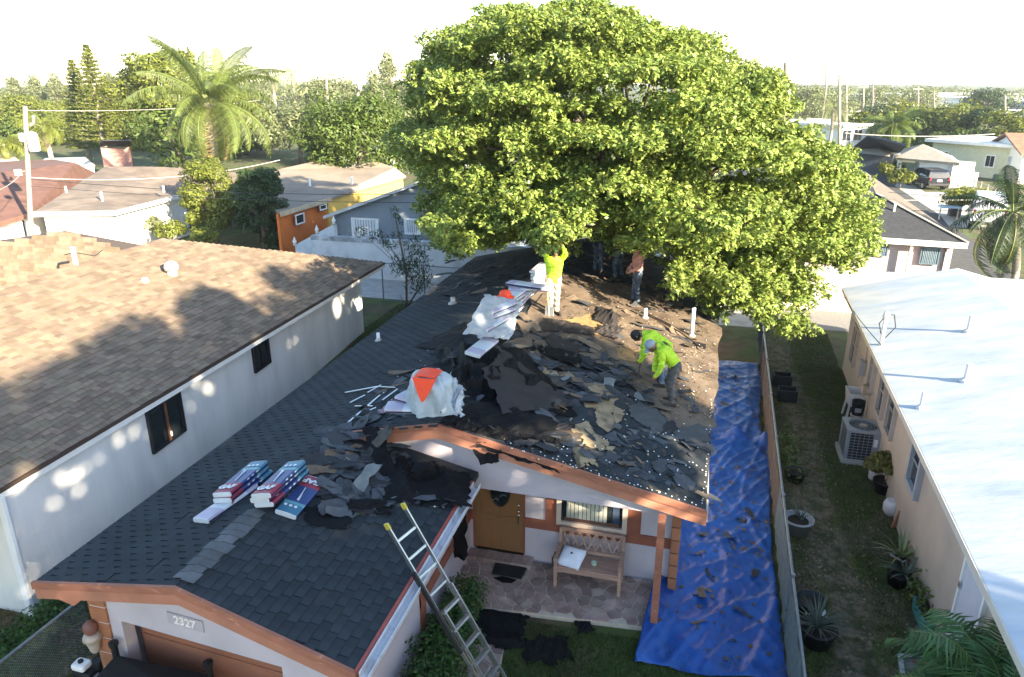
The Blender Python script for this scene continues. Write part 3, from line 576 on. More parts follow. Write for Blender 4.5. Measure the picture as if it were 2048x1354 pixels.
def hull(P):
    P = sorted(P); lo, hi = [], []
    for L_, Q in ((lo, P), (hi, P[::-1])):
        for p in Q:
            while len(L_) > 1 and (L_[-1][0]-L_[-2][0])*(p[1]-L_[-2][1])-(L_[-1][1]-L_[-2][1])*(p[0]-L_[-2][0]) <= 0: L_.pop()
            L_.append(p)
    return lo[:-1]+hi[:-1]
gp = hull(gp)
b = MB(); b.prism([(x, y, -.02) for x, y in gp], (0, 0, .03)); gpo = tag(b.out('garden_path', M_grout), kind='structure')
crazy(gpo, gp, .24, .006)
# ------------------------------------------------------------------ left house: white walls, brown shingle hip roof
M_bshing = mat('brown architectural shingle', (.21, .156, .110), .95, .2, 3, .3, 140, objrand=.24, attr='rnd', hue=.012, spec=.25)
M_bdeck = mat('brown felt', (.10, .07, .055), .95, .2)
LE0, LE1 = Vector((-10.85, 5.5, 2.6)), Vector((-11.33, 24.3, 2.6))
apx = Z(330, 478, 4.25)
lh = thing('white_bungalow', 'white walled bungalow with a brown shingle hip roof and two dark side windows', 'house', (-15, 15, 0))
ev = (LE1-LE0).normalized(); sl = apx-LE1
nl = ev.cross(sl).normalized(); nl = nl if nl.z > 0 else -nl
def onW(px, py, h=0): return hit(px, py, LE0+Vector((0, 0, h)), nl)
dn = ev.cross(nl); dn = dn if dn.z < 0 else -dn
# ridge runs parallel to the eave from the apex towards the camera
rd = lambda t: apx+ev*t
R0 = rd(-14)
farL = apx+(apx-LE1); farL = Vector((2*apx.x-LE1.x, LE1.y-.5, 2.6))
b = MB(); b.add([LE0+ev*-3, LE1, apx, R0, farL, farL+Vector((.6, -20, 0))], [(0, 1, 2, 3), (1, 4, 2), (2, 4, 5, 3)])
lr = b.out('roof', M_bdeck, lh); q = lr.modifiers.new('s', 'SOLIDIFY'); q.thickness = .12; q.offset = -1
Wp0, Wp1 = Vector((-10.93, 7.99, 0)), Vector((-12.05, 23.7, 0)); wu = (Wp1-Wp0).normalized(); wnv = Vector((wu.y, -wu.x, 0))
M_wstucco = mat('white stucco', (.72, .72, .71), .92, .08, 1.2, .3, 70, col2=(.58, .58, .575), c2scale=.8, c2lo=.45, c2hi=.75, stretch=(1.5, 1.5, .35))
b = MB(); b.prism([(Wp0.x, Wp0.y, 0), (Wp1.x, Wp1.y, 0), (Wp1.x, Wp1.y, 2.46), (Wp0.x, Wp0.y, 2.46)], -wnv*.2)
b.prism([(Wp0.x-.2, Wp0.y+.01, 0), (-18, Wp0.y+.01, 0), (-18, Wp0.y+.01, 2.46), (Wp0.x-.2, Wp0.y+.01, 2.46)], (0, .2, 0)); b.prism([(Wp1.x, Wp1.y, 0), (-20, Wp1.y, 0), (-20, Wp1.y, 2.46), (Wp1.x, Wp1.y, 2.46)], (0, -.2, 0))
b.out('wall', M_wstucco, lh)
b = MB(); b.box((Wp0.x+.0, Wp0.y-.02, 1.23), (.13, .06, 2.46)); b.out('corner_trim', mat('pale trim', (.8, .82, .85), .7, .05), lh)
b = MB(); b.bar(LE0+ev*-3+Vector((.02, 0, -.03)), LE1+Vector((.02, 0, -.03)), .04, .07); b.out('drip_edge', mat('brown drip edge', (.07, .045, .035), .6, .1), lh)
b = MB(); b.bar(LE0+ev*-3+Vector((.0, 0, -.125)), LE1+Vector((.0, 0, -.125)), .05, .12); b.out('fascia', M_white, lh)
b = MB(); b.prism([(Wp0.x, Wp0.y-2, 2.44), (Wp1.x, Wp1.y+.6, 2.44), (LE1.x, LE1.y, 2.44), (LE0.x, LE0.y, 2.44)], (0, 0, -.02)); b.out('soffit', M_white, lh)
# shingles
Ms = Matrix((dn+nl*.06, ev, nl-dn*.06)).transposed(); E_ = .135; sing, mss = [], MB()
Lmax = (apx-LE1).length; slopeL = (apx-LE1).dot(-dn)
nr = int(slopeL/E_)
for r in range(nr+1):
    a = LE0+ev*-2.2-dn*((r+.5)*E_); lim = (LE1-LE0).length+2.2-((apx-LE1).dot(-ev))*((r+.5)*E_/slopeL); y = -random.uniform(0, .4)
    while y < lim:
        l = random.choice((.16, .2, .24, .3, .34)); e = min(y+l, lim)
        if e-max(y, 0) > .05:
            p = a+ev*((max(y, 0)+e)/2)+nl*(.012+random.choice((0, .009)))
            x_, y_ = proj(p)
            if -80 < x_ < 900:
                if len(sing) < 295 and -10 < x_ < 300 and r < 10 and y_ > 760: sing.append((p, e-max(y, 0)-.004))
                else: mss.box(p, (E_*1.15, e-max(y, 0)-.003, .012), Ms, rnd=random.random())
        y += l
bt = MB(); bt.box((0, 0, 0), (E_*1.15, 1, .012)); bt = bt.mesh('shingle'); bt.materials.append(M_bshing)
for p, l in sing:
    o = bpy.data.objects.new('shingle', bt); COL.objects.link(o); o.parent = lr; o.matrix_local = Matrix.Translation(p) @ Ms.to_4x4() @ Matrix.Diagonal((1, l, 1, 1))
o = mss.out('shingles', M_bshing, lr); o['kind'] = 'stuff'
# second hip behind
a2 = Z(130, 461, 4.3); b = MB(); c1, c2_ = Z(262, 505, 3.7), Z(-120, 520, 3.1)
b.add([a2, c1, lin(c1, c2_, .5)+(lin(c1, c2_, .5)-a2)*1.5, c2_, a2+Vector((-9, 3, -1.7)), a2+Vector((1.5, 4, -1.6))], [(0, 3, 2, 1), (0, 4, 3), (0, 1, 5), (0, 5, 4)]); w2 = b.out('rear_roof', M_bdeck, lh)
mid = a2+Vector((2, -7, -.35)); cr = (c2_-a2).cross(c1-a2).normalized(); cr = cr if cr.z > 0 else -cr; hd_ = cr.cross(Vector((0, 0, 1))).normalized(); dd_ = cr.cross(hd_); dd_ = dd_ if dd_.z < 0 else -dd_; mss = MB(); Mr = Matrix((dd_+cr*.06, hd_, cr-dd_*.06)).transposed()
for r in range(70):
    y = -9.
    while y < 9:
        l = random.choice((.2, .24, .3, .34)); p = a2+dd_*(r*.135)+hd_*(y+l/2)+cr*(.012+random.choice((0, .009))); y += l; x_, y_ = proj(p)
        if inside([(130, 461), (262, 505), (150, 560), (-60, 600), (-90, 505)], x_, y_): mss.box(p, (.155, l-.003, .012), Mr, rnd=random.random())
o = mss.out('shingles', M_bshing, w2); o['kind'] = 'stuff'
# vents
M_lead = mat('grey vent metal', (.45, .43, .4), .5, .15, 5, metal=.3)
p = onW(345, 550); b = MB(); b.lathe(p, [(.16, -.02), (.14, .12), (.12, .16)], 14); v = b.out('roof_vent', M_lead, lh, True)
b = MB(); b.lathe(p+Vector((0, 0, .15)), [(.2, 0), (.21, .1), (.17, .2), (.08, .26), (.01, .27)], 14); b.out('vent_hood', M_lead, v, True)
p = onW(290, 565); b = MB(); b.box(p+Vector((0, 0, .06)), (.16, .2, .14), None, taper=.6); b.out('roof_vent', M_lead, lh)
p = onW(152, 530); b = MB(); b.tube([p, p+Vector((0, 0, .5))], .06, 10); b.out('vent_pipe', M_white, lh)
p = onW(116, 536); b = MB(); b.tube([p, p+Vector((.05, 0, .12)), p+Vector((.3, .1, .16))], .035, 8); b.out('cable_bracket', mat('black plastic', (.02, .02, .022), .5, .1), lh)
b = MB(); b.tube([onW(128, 510, .03), onW(150, 505, .25), onW(190, 512, .3), onW(205, 500, .05)], .012, 5); b.out('roof_cable', MATS['black plastic'], lh)
# two dark windows
M_wf = mat('black window frame', (.018, .018, .02), .5, .1)
for r in ((292, 797, 366, 890), (503, 678, 537, 738)):
    w_ = winpx(lh, r, Wp0+Vector((0, 0, 0)), wu, M_wf, M_glass, t=.05, d=.08, bars=1)
    P = w_.data.vertices; c = sum((v.co for v in P), Vector())/len(P)
    zz = [v.co.z for v in P]
    if r[0] < 400:
        b = MB(); b.box(c-wu*.0+wnv*.035, (.05, .03, max(zz)-min(zz)-.1), Matrix((wu, -wnv, (0, 0, 1))).transposed()); b.out('mullion', mat('brown mullion', (.16, .07, .04), .5), w_)
        b = MB(); b.lathe(c+wu*.02+wnv*.06-Vector((0, 0, .3)), [(.02, -.06), (.025, 0), (.02, .06)], 8); b.out('latch', M_white, w_)
# ------------------------------------------------------------------ right house: pink walls, white coated roof
M_croof = mat('white roof coating', (.60, .605, .61), .75, .12, 2.2, .25, 7, col2=(.46, .52, .60), c2scale=.9, c2lo=.40, c2hi=.66, stretch=(.5, 1.6, 1))
M_pink = mat('salmon stucco', (.50, .41, .33), .92, .1, 1.5, .3, 70, col2=(.41, .345, .31), c2scale=.7, c2lo=.45, c2hi=.75)
rh = thing('pink_bungalow', 'salmon pink bungalow under a white coated gable roof right of the grassy side yard', 'house', (8, 15, 0))
RE = [Vector((3.97, 3.0, 2.6)), Vector((4.15, 9.2, 2.6)), Vector((4.25, 12.5, 2.6)), Vector((4.62, 24.86, 2.6))]
rz = lambda x: 2.6+.25*(x-4.5)
ridx = 7.85
for p in RE: p.z = rz(p.x)+ (0.0)
b = MB(); top = [(p.x, p.y, 2.6+.25*(p.x-4.5)) for p in RE]; rdg = [(ridx, 25.0, rz(ridx)), (ridx, 3, rz(ridx))]
b.add(top+rdg, [(0, 5, 4, 3, 2, 1)]); b.add([rdg[1], (11.3, 3, 2.55), (11.3, 25.1, 2.55), rdg[0]], [(0, 1, 2, 3)])
ro = b.out('roof', M_croof, rh); q = ro.modifiers.new('s', 'SOLIDIFY'); q.thickness = .13; q.offset = -1
RW0, RW1 = Vector((4.40, 10.5, 0)), Vector((4.89, 24.29, 0)); ru = (RW1-RW0).normalized(); rn = Vector((-ru.y, ru.x, 0))
RWs = RW0-ru*6
b = MB(); b.prism([(RWs.x, RWs.y, 0), (RW1.x, RW1.y, 0), (RW1.x, RW1.y, 2.42), (RWs.x, RWs.y, 2.42)], -rn*.2)
b.prism([(RW1.x, RW1.y, 0), (10.9, RW1.y+.02, 0), (10.9, RW1.y+.02, 2.45), (ridx, RW1.y+.02, 3.2), (RW1.x, RW1.y, 2.45)], (0, -.2, 0)); b.out('wall', M_pink, rh)
b = MB()
for i in range(3): b.bar(RE[i]+Vector((-.01, 0, -.07)), RE[i+1]+Vector((-.01, 0, -.07)), .03, .13)
b.out('fascia', mat('cream fascia', (.62, .56, .48), .7, .1), rh)
M_wfr = mat('bronze window frame', (.42, .36, .32), .5, .1)
rpx = lambda px, py, off=0: hit(px, py, RW0+rn*off, rn)
def rwin(px, py, w, h, lab='window', dz=0):
    c = rpx(px, py); return wframe(rh, c+rn*.012+Vector((0, 0, dz)), -ru, w, h, M_wfr, M_glass, t=.06, d=.12, hbars=1)
rwin(1712, 690, .75, 1.2); rwin(1750, 735, .62, 1.25); rwin(1769, 785, .7, 1.2); rwin(1788, 822, .75, 1.2)
c = rpx(1838, 930); wframe(rh, c+rn*.012, -ru, .85, 1.15, mat('grey window frame', (.34, .35, .38), .6, .1), M_glass, t=.1, d=.14, hbars=1)
# door
c = rpx(1925, 1215); do = MB(); zt = rpx(1937, 1122).z; yc0, yc1 = rpx(1893, 1286), rpx(1937, 1122)
du = (yc1-RW0).dot(ru)-.02; a = RW0+ru*du; e = a-ru*.95
b = MB(); b.prism([(a.x, a.y, .05), (e.x, e.y, .05), (e.x, e.y, 2.05), (a.x, a.y, 2.05)], rn*.03); dd = b.out('door', mat('lavender white door', (.58, .58, .64), .6, .06), rh)
b = MB()
for q0, q1 in (((a, .05), (a, 2.1)), ((e, .05), (e, 2.1)), ((a, 2.1), (e, 2.1))): b.bar(Vector((q0[0].x, q0[0].y, q0[1]))+rn*.03, Vector((q1[0].x, q1[0].y, q1[1]))+rn*.03, .06)
b.out('door_frame', M_white, rh)
for z0 in (.5, 1.6): b = MB(); p = a-ru*.02+rn*.05; b.box((p.x, p.y, z0), (.03, .06, .12)); b.out('hinge', M_alu, dd)
# meter box, conduits, service mast and vents
mb = rpx(1731, 735, .0); b = MB(); b.box(mb+rn*.09, (.16, .3, .42), Matrix((rn, ru, (0, 0, 1))).transposed()); b.out('meter_box', mat('grey enamel', (.3, .3, .31), .5, .1), rh, bevel=.01)
b = MB(); q = mb+rn*.05; b.tube([(q.x, q.y, 0.1), (q.x, q.y, 2.4)], .025, 8); b.out('conduit', M_pink, rh); b = MB(); q2 = q+ru*.5; b.tube([(q2.x, q2.y, .9), (q2.x, q2.y, 1.5), (q2.x-.02, q2.y+1.2, 1.55), (q2.x, q2.y+1.3, 2.2)], .014, 6); b.out('conduit', M_pink, rh); b = MB(); q3 = q-ru*1.2
b.tube([(q3.x, q3.y, .05), (q3.x, q3.y, 2.3)], .02, 8); b.out('conduit', M_pink, rh)
b = MB(); b.box(rpx(1742, 780)+rn*.12, (.2, .22, .25), Matrix((rn, ru, (0, 0, 1))).transposed()); b.out('water_heater_box', mat('tan box', (.4, .3, .22), .7), rh, bevel=.02)
onRR = lambda px, py, h=0: hit(px, py, (4.5, 0, 2.6+h), (-.25, 0, 1))
p = onRR(1762, 690); b = MB(); b.tube([p-Vector((0, 0, .1)), p+Vector((0, 0, .75))], .05, 10); b.lathe(p+Vector((0, 0, .75)), [(.08, -.03), (.09, .05), (.05, .14), (.01, .15)], 10); sm = b.out('service_mast', M_white, rh, True)
b = MB(); tp = p+Vector((0, 0, .8)); b.tube([tp, tp+Vector((.18, 0, .02)), tp+Vector((.26, 0, -.3)), tp+Vector((.1, 0, -.55)), p+Vector((0, 0, .12))], .014, 6); b.tube([tp, tp+Vector((-.12, .05, -.25)), tp+Vector((-.05, 0, -.5))], .012, 6); b.out('drip_loop', MATS['black plastic'], sm)
for (px, py, h, r) in ((1937, 663, .42, .05), (1932, 762, .40, .055), (1842, 816, .36, .04)):
    p = onRR(px, py); b = MB(); b.tube([p-Vector((0, 0, .05)), p+Vector((0, 0, h))], r, 10); b.lathe(p, [(r*2.6, -.02), (r*2.2, .03), (r*1.2, .06)], 12); b.out('vent_pipe', M_croof, rh)
p = rpx(1823, 860); b = MB(); b.lathe(p+rn*.12+Vector((0, 0, .3)), [(.03, .1), (.05, .0), (.07, -.1)], 10); b.out('flood_lamp', mat('bronze lamp', (.06, .05, .03), .5), rh, True)
# ------------------------------------------------------------------ vegetation
M_bark = mat('bark', (.14, .11, .085), .95, .35, 6, .5, 30)
M_palmbark = mat('palm bark', (.34, .30, .25), .95, .25, 5, .4, 30, stretch=(1, 1, 3))
def limbs(b, base, tips, r0, k=7):
    base = Vector(base)
    for t in tips:
        t = Vector(t); mid = base.lerp(t, .5)+Vector((random.uniform(-.1, .1), random.uniform(-.1, .1), .12))*(t-base).length
        b.tube([base, base.lerp(mid, .5)+Vector((0, 0, .05)), mid, t], [r0, r0*.75, r0*.5, r0*.15], k, cap=False)
def tree(name, label, x, y, z0, h, rx, rz_, m, n=26, per=160, L=.3, Wd=.15, cat='tree', group=None, ry=None, cl=.42, trunk=.16, low=.25, cz=None, shape=1.0, flat=.6, mtr=None):
    t = thing(name, label, cat, (x, y, z0), 0, group); ry = ry or rx; cz = z0+h-rz_ if cz is None else cz
    cs, rs = [], []
    for i in range(n):
        d = norm(rng.normal(0, 1, (1, 3)))[0]; q = rng.uniform(.45, 1)**.5; d[2] = d[2] if d[2] > -low else -d[2]*.6
        k = 1-max(0, d[2])*(1-shape); r = cl*rx*rng.uniform(.65, 1.2)
        cs.append((x+d[0]*q*k*(rx-r*.6), y+d[1]*q*k*(ry-r*.6), cz+d[2]*q*(rz_-r*flat*.6))); rs.append((r, r, r*flat*rng.uniform(.8, 1.3)))
    C, Nn = clump_points(cs, rs, per/(cl*rx)**2); keep = C[:, 2] > z0+.05
    leaves('crown', C[keep], Nn[keep], L, Wd, m, t)
    b = MB(); top = Vector((x, y, cz-.3*rz_)); b.tube([(x, y, z0), (x+.05, y, z0+(top.z-z0)*.5), top], [trunk, trunk*.8, trunk*.6], 9)
    for i in rng.choice(n, min(n, 9), replace=False): limbs(b, top-Vector((0, 0, .3*rz_*random.random())), [cs[i]], trunk*.5)
    b.out('trunk', mtr or M_bark, t, True); return t
LM_big = leafmat('great tree leaf', (.195, .258, .058), .42, .22, hue=.02)
LM_y = leafmat('yellow green leaf', (.15, .175, .03), .35, .35)
LM_g = leafmat('mid green leaf', (.085, .125, .026), .35, .3)
LM_d = leafmat('dark green leaf', (.032, .062, .018), .35, .25)
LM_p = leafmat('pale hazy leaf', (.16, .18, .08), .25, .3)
LM_h = leafmat('hedge leaf', (.045, .10, .02), .4, .25)
# --- the great tree over the back of the roof: clumps fill its outline, deeper ones behind
SIL = [(840, 120), (870, 45), (950, 12), (1050, 2), (1150, -14), (1230, 2), (1290, 38), (1370, 50), (1425, 75), (1440, 105), (1500, 125), (1560, 165), (1600, 225), (1660, 290), (1700, 340), (1742, 380), (1722, 430), (1740, 490), (1690, 530), (1640, 545), (1625, 600), (1645, 640), (1600, 688), (1540, 695), (1490, 650), (1440, 662), (1400, 640), (1370, 600), (1330, 560), (1310, 500), (1200, 470), (1130, 500), (1085, 512), (1040, 465), (1000, 505), (960, 528), (900, 522), (862, 480), (850, 430), (885, 400), (815, 330), (803, 270), (830, 230), (803, 180)]
big = thing('shade_tree', 'huge spreading tree with layered yellow green leaf pads over the back of the roof', 'tree', (-2.6, 28.6, 0))
cen = np.array([-2.6, 26.5, 6.2]); ax = np.array([10.5, 8.8, 6.4]); cs, rs = [], []
tries = 0; lobes = []
while len(lobes) < 190 and tries < 60000:        # big leaf pads, kept apart so that gaps stay between them
    tries += 1
    d = norm(rng.normal(0, 1, (1, 3)))[0]; q = rng.uniform(.58, .98)
    if d[1] > .4: continue
    p = cen+d*ax*q; r = rng.uniform(.95, 1.9)
    if p[2] < 3.6: continue
    x, y_ = proj(p); dd = (Vector(p)-EYE).length; pr = r*F/dd*.8; prz = r*.42*F/dd
    if not all(inside(SIL, x+a, y_+b) for a, b in ((pr, 0), (-pr, 0), (0, prz*.7), (0, -prz), (pr*.7, prz*.7), (-pr*.7, -prz*.7))): continue
    if any((p[0]-c[0])**2+(p[1]-c[1])**2+(2.0*(p[2]-c[2]))**2 < (.68*(r+k))**2 for c, k in lobes): continue
    lobes.append((p, r))
for p, r in lobes:
    k = int(9*r*r)+4
    for _ in range(k):
        d = norm(rng.normal(0, 1, (1, 3)))[0]; d[2] = abs(d[2]) if rng.random() < .75 else d[2]
        rr = rng.uniform(.30, .52); cs.append(p+d*np.array([r, r, r*.36])*rng.uniform(.6, 1.05)-np.array([0, 0, .10*r])); rs.append((rr, rr, rr*.55))
for (px, py, y_, r) in ((1540, 640, 20.5, .8), (1560, 660, 20.8, .65), (1525, 610, 20.6, .9), (1600, 650, 21.5, .6), (1600, 600, 22, .9), (1490, 610, 20.5, .8), (1450, 600, 21, .9), (1430, 625, 21, .6), (1400, 580, 21, .9), (1560, 560, 22, 1.1), (1640, 500, 23, 1.1), (1690, 480, 23, .9), (1710, 420, 23.5, .9), (1620, 430, 22.5, 1.2), (1500, 530, 21, 1.2), (1440, 520, 20.5, 1.1), (1380, 520, 20.8, .9), (1350, 460, 20.5, 1.1), (1100, 470, 17.7, .55), (1085, 480, 17.9, .5), (1125, 465, 17.5, .5), (1095, 492, 16.9, .3), (1118, 486, 16.9, .32), (1104, 474, 16.9, .36), (1080, 478, 17, .3), (1130, 470, 17, .35), (1110, 440, 17.8, .7), (1150, 430, 18.3, .8), (1060, 430, 18.3, .7), (950, 490, 20.5, .9), (900, 480, 21, .7), (930, 450, 20.8, .9), (1000, 470, 20.5, .8), (985, 430, 20.8, 1.), (880, 450, 21.2, .6), (920, 510, 20.8, .5), (1250, 430, 20, 1.), (1300, 400, 20, 1.2), (1200, 400, 19.8, 1.1), (1120, 380, 20, 1.1), (1030, 390, 20.5, 1.1),
                      (835, 320, 26, 1), (830, 260, 26.5, .9), (850, 200, 27, 1), (860, 360, 25, .9), (840, 140, 28, .8), (870, 410, 24.5, .9), (1690, 370, 24.5, 1.), (1640, 320, 25, 1.1)):
    p = np.array(Y(px, py, y_))
    for _ in range(int(9*r*r)+3):
        d = norm(rng.normal(0, 1, (1, 3)))[0]; d[2] = abs(d[2]); rr = rng.uniform(.26, .42)*min(1, r+.3); cs.append(p+d*np.array([r, r, r*.5])*rng.uniform(.3, .9)); rs.append((rr, rr, rr*.55))
Ct, Nt = clump_points(cs, rs, 120, .3)   # twig tips; each carries a rosette of leaves
K = 10; dd = norm(rng.normal(0, 1, (len(Ct), K, 3))+Nt[:, None, :]*.9); C = (Ct[:, None, :]+dd*rng.uniform(.03, .13, (len(Ct), K, 1))).reshape(-1, 3); Nn = norm(dd*.55+np.array([0, 0, .75])).reshape(-1, 3)
# scattered inner leaves close the crown
k = 26000; d = norm(rng.normal(0, 1, (k, 3))); P = cen+d*ax*rng.uniform(.25, .8, (k, 1)); keep = []
for i, p in enumerate(P):
    x, y_ = proj(p); keep.append(p[2] > 3.6 and (d[i, 1] > -.35) and inside(SIL, x, y_))
P = P[np.array(keep)]; C2 = np.concatenate([C, P]); N2 = np.concatenate([Nn, norm(rng.normal(0, 1, P.shape)+np.array([0, 0, .6]))])
leaves('crown', C2, N2, .135, .07, LM_big, big, jit=.42)
b = MB(); b.tube([(-2.4, 29.0, 0), (-2.5, 28.8, 1.5), (-2.6, 28.5, 3.2)], [.55, .42, .38], 14)
for c, r in lobes[::2]: limbs(b, (-2.6+random.uniform(-.3, .3), 28.4, 2.6+random.uniform(0, 1.4)), [c], .13)
b.out('trunk', M_bark, big, True)
# gaps in those crowns through which the sun reaches the walls
HOLES = [(hit(x, y, Wp0, wnv), r) for x, y, r in ((380, 763, .28), (416, 787, .34), (396, 807, .26), (366, 836, .28), (260, 860, .30), (284, 856, .26), (32, 966, .26), (134, 954, .28), (154, 966, .26), (126, 990, .26), (585, 692, .32), (494, 690, .24), (674, 612, .5), (690, 585, .4), (200, 930, .2))]+[(Y(1085, 960, 10.75), .2), (Y(1130, 945, 10.4), .2), (Y(1190, 1040, 11.7), .26), (X(785, 1245, -3.5), .24), (onL(440, 885), .34), (onG(680, 1130), .2)]
HOLES = [(Vector(p)+Vector((random.uniform(-.2, .2), random.uniform(-.3, .3), random.uniform(-.22, .22))), r*random.uniform(.4, .75)) for p, r in HOLES for _ in range(3)]
# --- two shade trees standing outside the frame, right of the camera: they throw the morning shade over the front
for i, (x, y, z, rx, ry, rz_, nn, lab) in enumerate(((14.0, .0, 8.7, 3.2, 5.6, 7.2, 128, 'tall dense tree right of the camera that shades the front of the bungalow'), (14.8, -8.6, 8.4, 3.8, 6.6, 7.3, 125, 'second dense tree further back that shades the front gardens'))):
    t = thing('roadside_tree', lab, 'tree', (x, y, 0)); cs2, rs2 = [], []
    for j in range(nn):
        d = rng.uniform(-1, 1, 3); d /= max(1, (np.abs(d)**4).sum()**.25); q = 1; r = rng.uniform(.8, 1.3); pp_ = np.array([x, y, z])+d*q*(np.array([rx, ry, rz_])-r*.8)
        if pp_[2] < 8.0 and pp_[1]+r > 4.1: continue
        cs2.append(pp_); rs2.append((r, r, r*.8))
    C, Nn = clump_points(cs2, rs2, 330, .2)
    for P_, r_ in HOLES: q = C-np.array(P_); sd_ = np.array(SUND); q = q-np.outer(q@sd_, sd_); kk = np.linalg.norm(q, axis=1) > r_*.85; C, Nn = C[kk], Nn[kk]
    leaves('crown', C, Nn, .42, .26, LM_d, t)
    b = MB(); b.tube([(x, y, 0), (x, y, z)], [.35, .2], 10)
    for c in cs2[::9]: limbs(b, (x, y, z*.5), [c], .1)
    b.out('trunk', M_bark, t, True)
# --- palms
def frond_mesh(name, L, n, ll, droop, lw=.028, m=None, hang=.9, fold=.55, rib=.04):
    """A feather leaf along +X with its arch, leaflets both sides hanging."""
    pts = []; a = R_(62); p = Vector((0, 0, 0)); st = L/16
    for i in range(17):
        pts.append(p.copy()); p = p+Vector((math.cos(a), 0, math.sin(a)))*st; a -= droop/16*(1+.6*i/16)
    V = []; cum = np.array([list(q) for q in pts])
    for i in range(n):
        t = .12+.88*i/n; f = t*16; j = min(int(f), 15); q = Vector(cum[j]).lerp(Vector(cum[j+1]), f-j); d = (Vector(cum[j+1])-Vector(cum[j])).normalized()
        l = ll*(math.sin(math.pi*min(1, .12+t*.9))**.6)*random.uniform(.85, 1.1)
        for s in (-1, 1):
            side = Vector((0, s, 0)); out = (side*fold*random.uniform(.5, 1.3)+d*random.uniform(.15, .75)+Vector((0, 0, -hang*random.uniform(.4, 1.5)))).normalized()
            w = d*lw; m1 = q+(side*.8+d*.4).normalized()*l*.35+Vector((0, 0, -.03)); tip = m1+out*l*.7
            V += [q-w*.5, q+w*.5, m1+w*.6, m1-w*.6, m1-w*.6, m1+w*.6, tip+w*.05, tip-w*.05]
    V = np.array([list(v) for v in V]); nq = len(V)//4
    b = MB(); b.v = [tuple(v) for v in V]; b.f = [(4*i, 4*i+1, 4*i+2, 4*i+3) for i in range(nq)]; rr = [random.random() for _ in range(nq//2)]; b.r = [rr[i//2] for i in range(nq)]; b.m = [0]*nq
    b.k = 1; b.tube(pts, [rib*(1-.85*i/16) for i in range(17)], 5); me = b.mesh(name); me.materials.append(m); me.materials.append(mat('frond rib', (.16, .19, .05), .5, .15, 4)); return me
LM_palm = leafmat('coconut leaflet', (.11, .145, .035), .4, .3, .02)
LM_palmd = leafmat('dry palm leaflet', (.26, .19, .09), .35, .3, .02)
def palm(name, label, base, top, L, nf, ll, m=LM_palm, r=.16, leaf=90, cat='palm tree', elev=(-.5, 1.15), dry=3, group=None, lean=None, nuts=False, spin=0., lw=.034):
    t = thing(name, label, cat, base, 0, group); base, top = Vector(base), Vector(top); b = MB()
    b.tube([base.lerp(top, i/8)+Vector((.12*math.sin(i*.5), 0, 0)) for i in range(9)], [r*1.35]+[r]*7+[r*1.1], 10); b.out('trunk', M_palmbark, t, True); tp = top+Vector((.12*math.sin(4), 0, 0))
    vars_ = [frond_mesh('frond', L*random.uniform(.92, 1.08), leaf, ll, dr_, lw=lw, m=m) for dr_ in (2.1, 1.6, 1.25, .95)]; dv = frond_mesh('frond', L*.8, leaf//2, ll*.9, 1.0, lw=lw, m=LM_palmd, hang=1.3)
    for i in range(nf):
        e = elev[0]+(elev[1]-elev[0])*((i+.5)/nf); az = spin+i*2.39996; d_ = i < dry
        o = bpy.data.objects.new('frond', dv if d_ else vars_[min(3, int(4*(i+.5)/nf))]); COL.objects.link(o); o.parent = t; o.matrix_parent_inverse = WINV[t.name]
        o.location = tp+Vector((math.cos(az), math.sin(az), 0))*r*.5; o.rotation_euler = (random.uniform(-.55, .55), 0, az+random.uniform(-.25, .25)); o.scale = (random.uniform(.72, 1.08),)*3
        o.rotation_euler[1] = (R_(62)-e+random.uniform(-.18, .18)) if not d_ else R_(62)+1.0
        if d_: o['label'] = 'brown dry frond hanging down'
    if nuts:
        for i in range(7): b = MB(); a = i*.9; b.lathe(tp+Vector((.3*math.cos(a), .3*math.sin(a), -.45)), [(.02, -.14), (.11, -.06), (.12, .04), (.05, .14)], 10); b.out('coconut', mat('green coconut', (.2, .22, .05), .5), t, True)
    return t
cb = Z(425, 322, 3.4); ct = Y(418, 205, cb.y)
palm('coconut_palm', 'tall coconut palm with arching fronds behind the white house', (cb.x, cb.y, 0), (ct.x, ct.y, ct.z), 6.4, 42, 1.25, r=.3, leaf=100, dry=5, nuts=True, lw=.042, elev=(-.8, 1.5))
# dense palms and clumps at the right edge of the alley
pb = Z(1990, 560, 0); 
palm('feather_palm', 'dark feather palm with drooping fronds beside the pink house', Y(2030, 560, 36).to_tuple()[:2]+(0,), Y(2032, 425, 36), 3.6, 22, .8, leafmat('deep palm leaf', (.022, .045, .016), .35, .15), r=.16, leaf=60, dry=1, elev=(-.9, 1.3))  # palm stands in shade; that shade is put into its darker leaf colour
pc = Z(1782, 352, 0); palm('cabbage_palm', 'tall slim palm with a full crown in front of the carport house', tuple(pc), tuple(Y(1790, 250, pc.y)), 3.4, 30, 1.1, LM_g, r=.24, leaf=60, dry=4, elev=(-.9, 1.2))
for (px, py, ytop, yy, L, lab) in ((585, 190, 150, 120, 5.5, 'far coconut palm standing clear above the mango tree'), (88, 330, 255, 52, 2.6, 'small palm beside the utility pole and the sheds'), (5, 320, 290, 50, 2.2, 'young palm cut by the left edge of the photo'), (545, 190, 160, 110, 3, 'far palm left of the one that stands clear'), (1668, 262, 215, 110, 4.0, 'ragged palm at the right flank of the great tree by the poles')):
    p = Y(px, ytop, yy); palm('palm', lab, (p.x, p.y, 0), tuple(p), L, 18, 1.0, LM_y if yy < 60 else LM_p, r=.2, leaf=36, dry=1, elev=(-.4, 1.2))
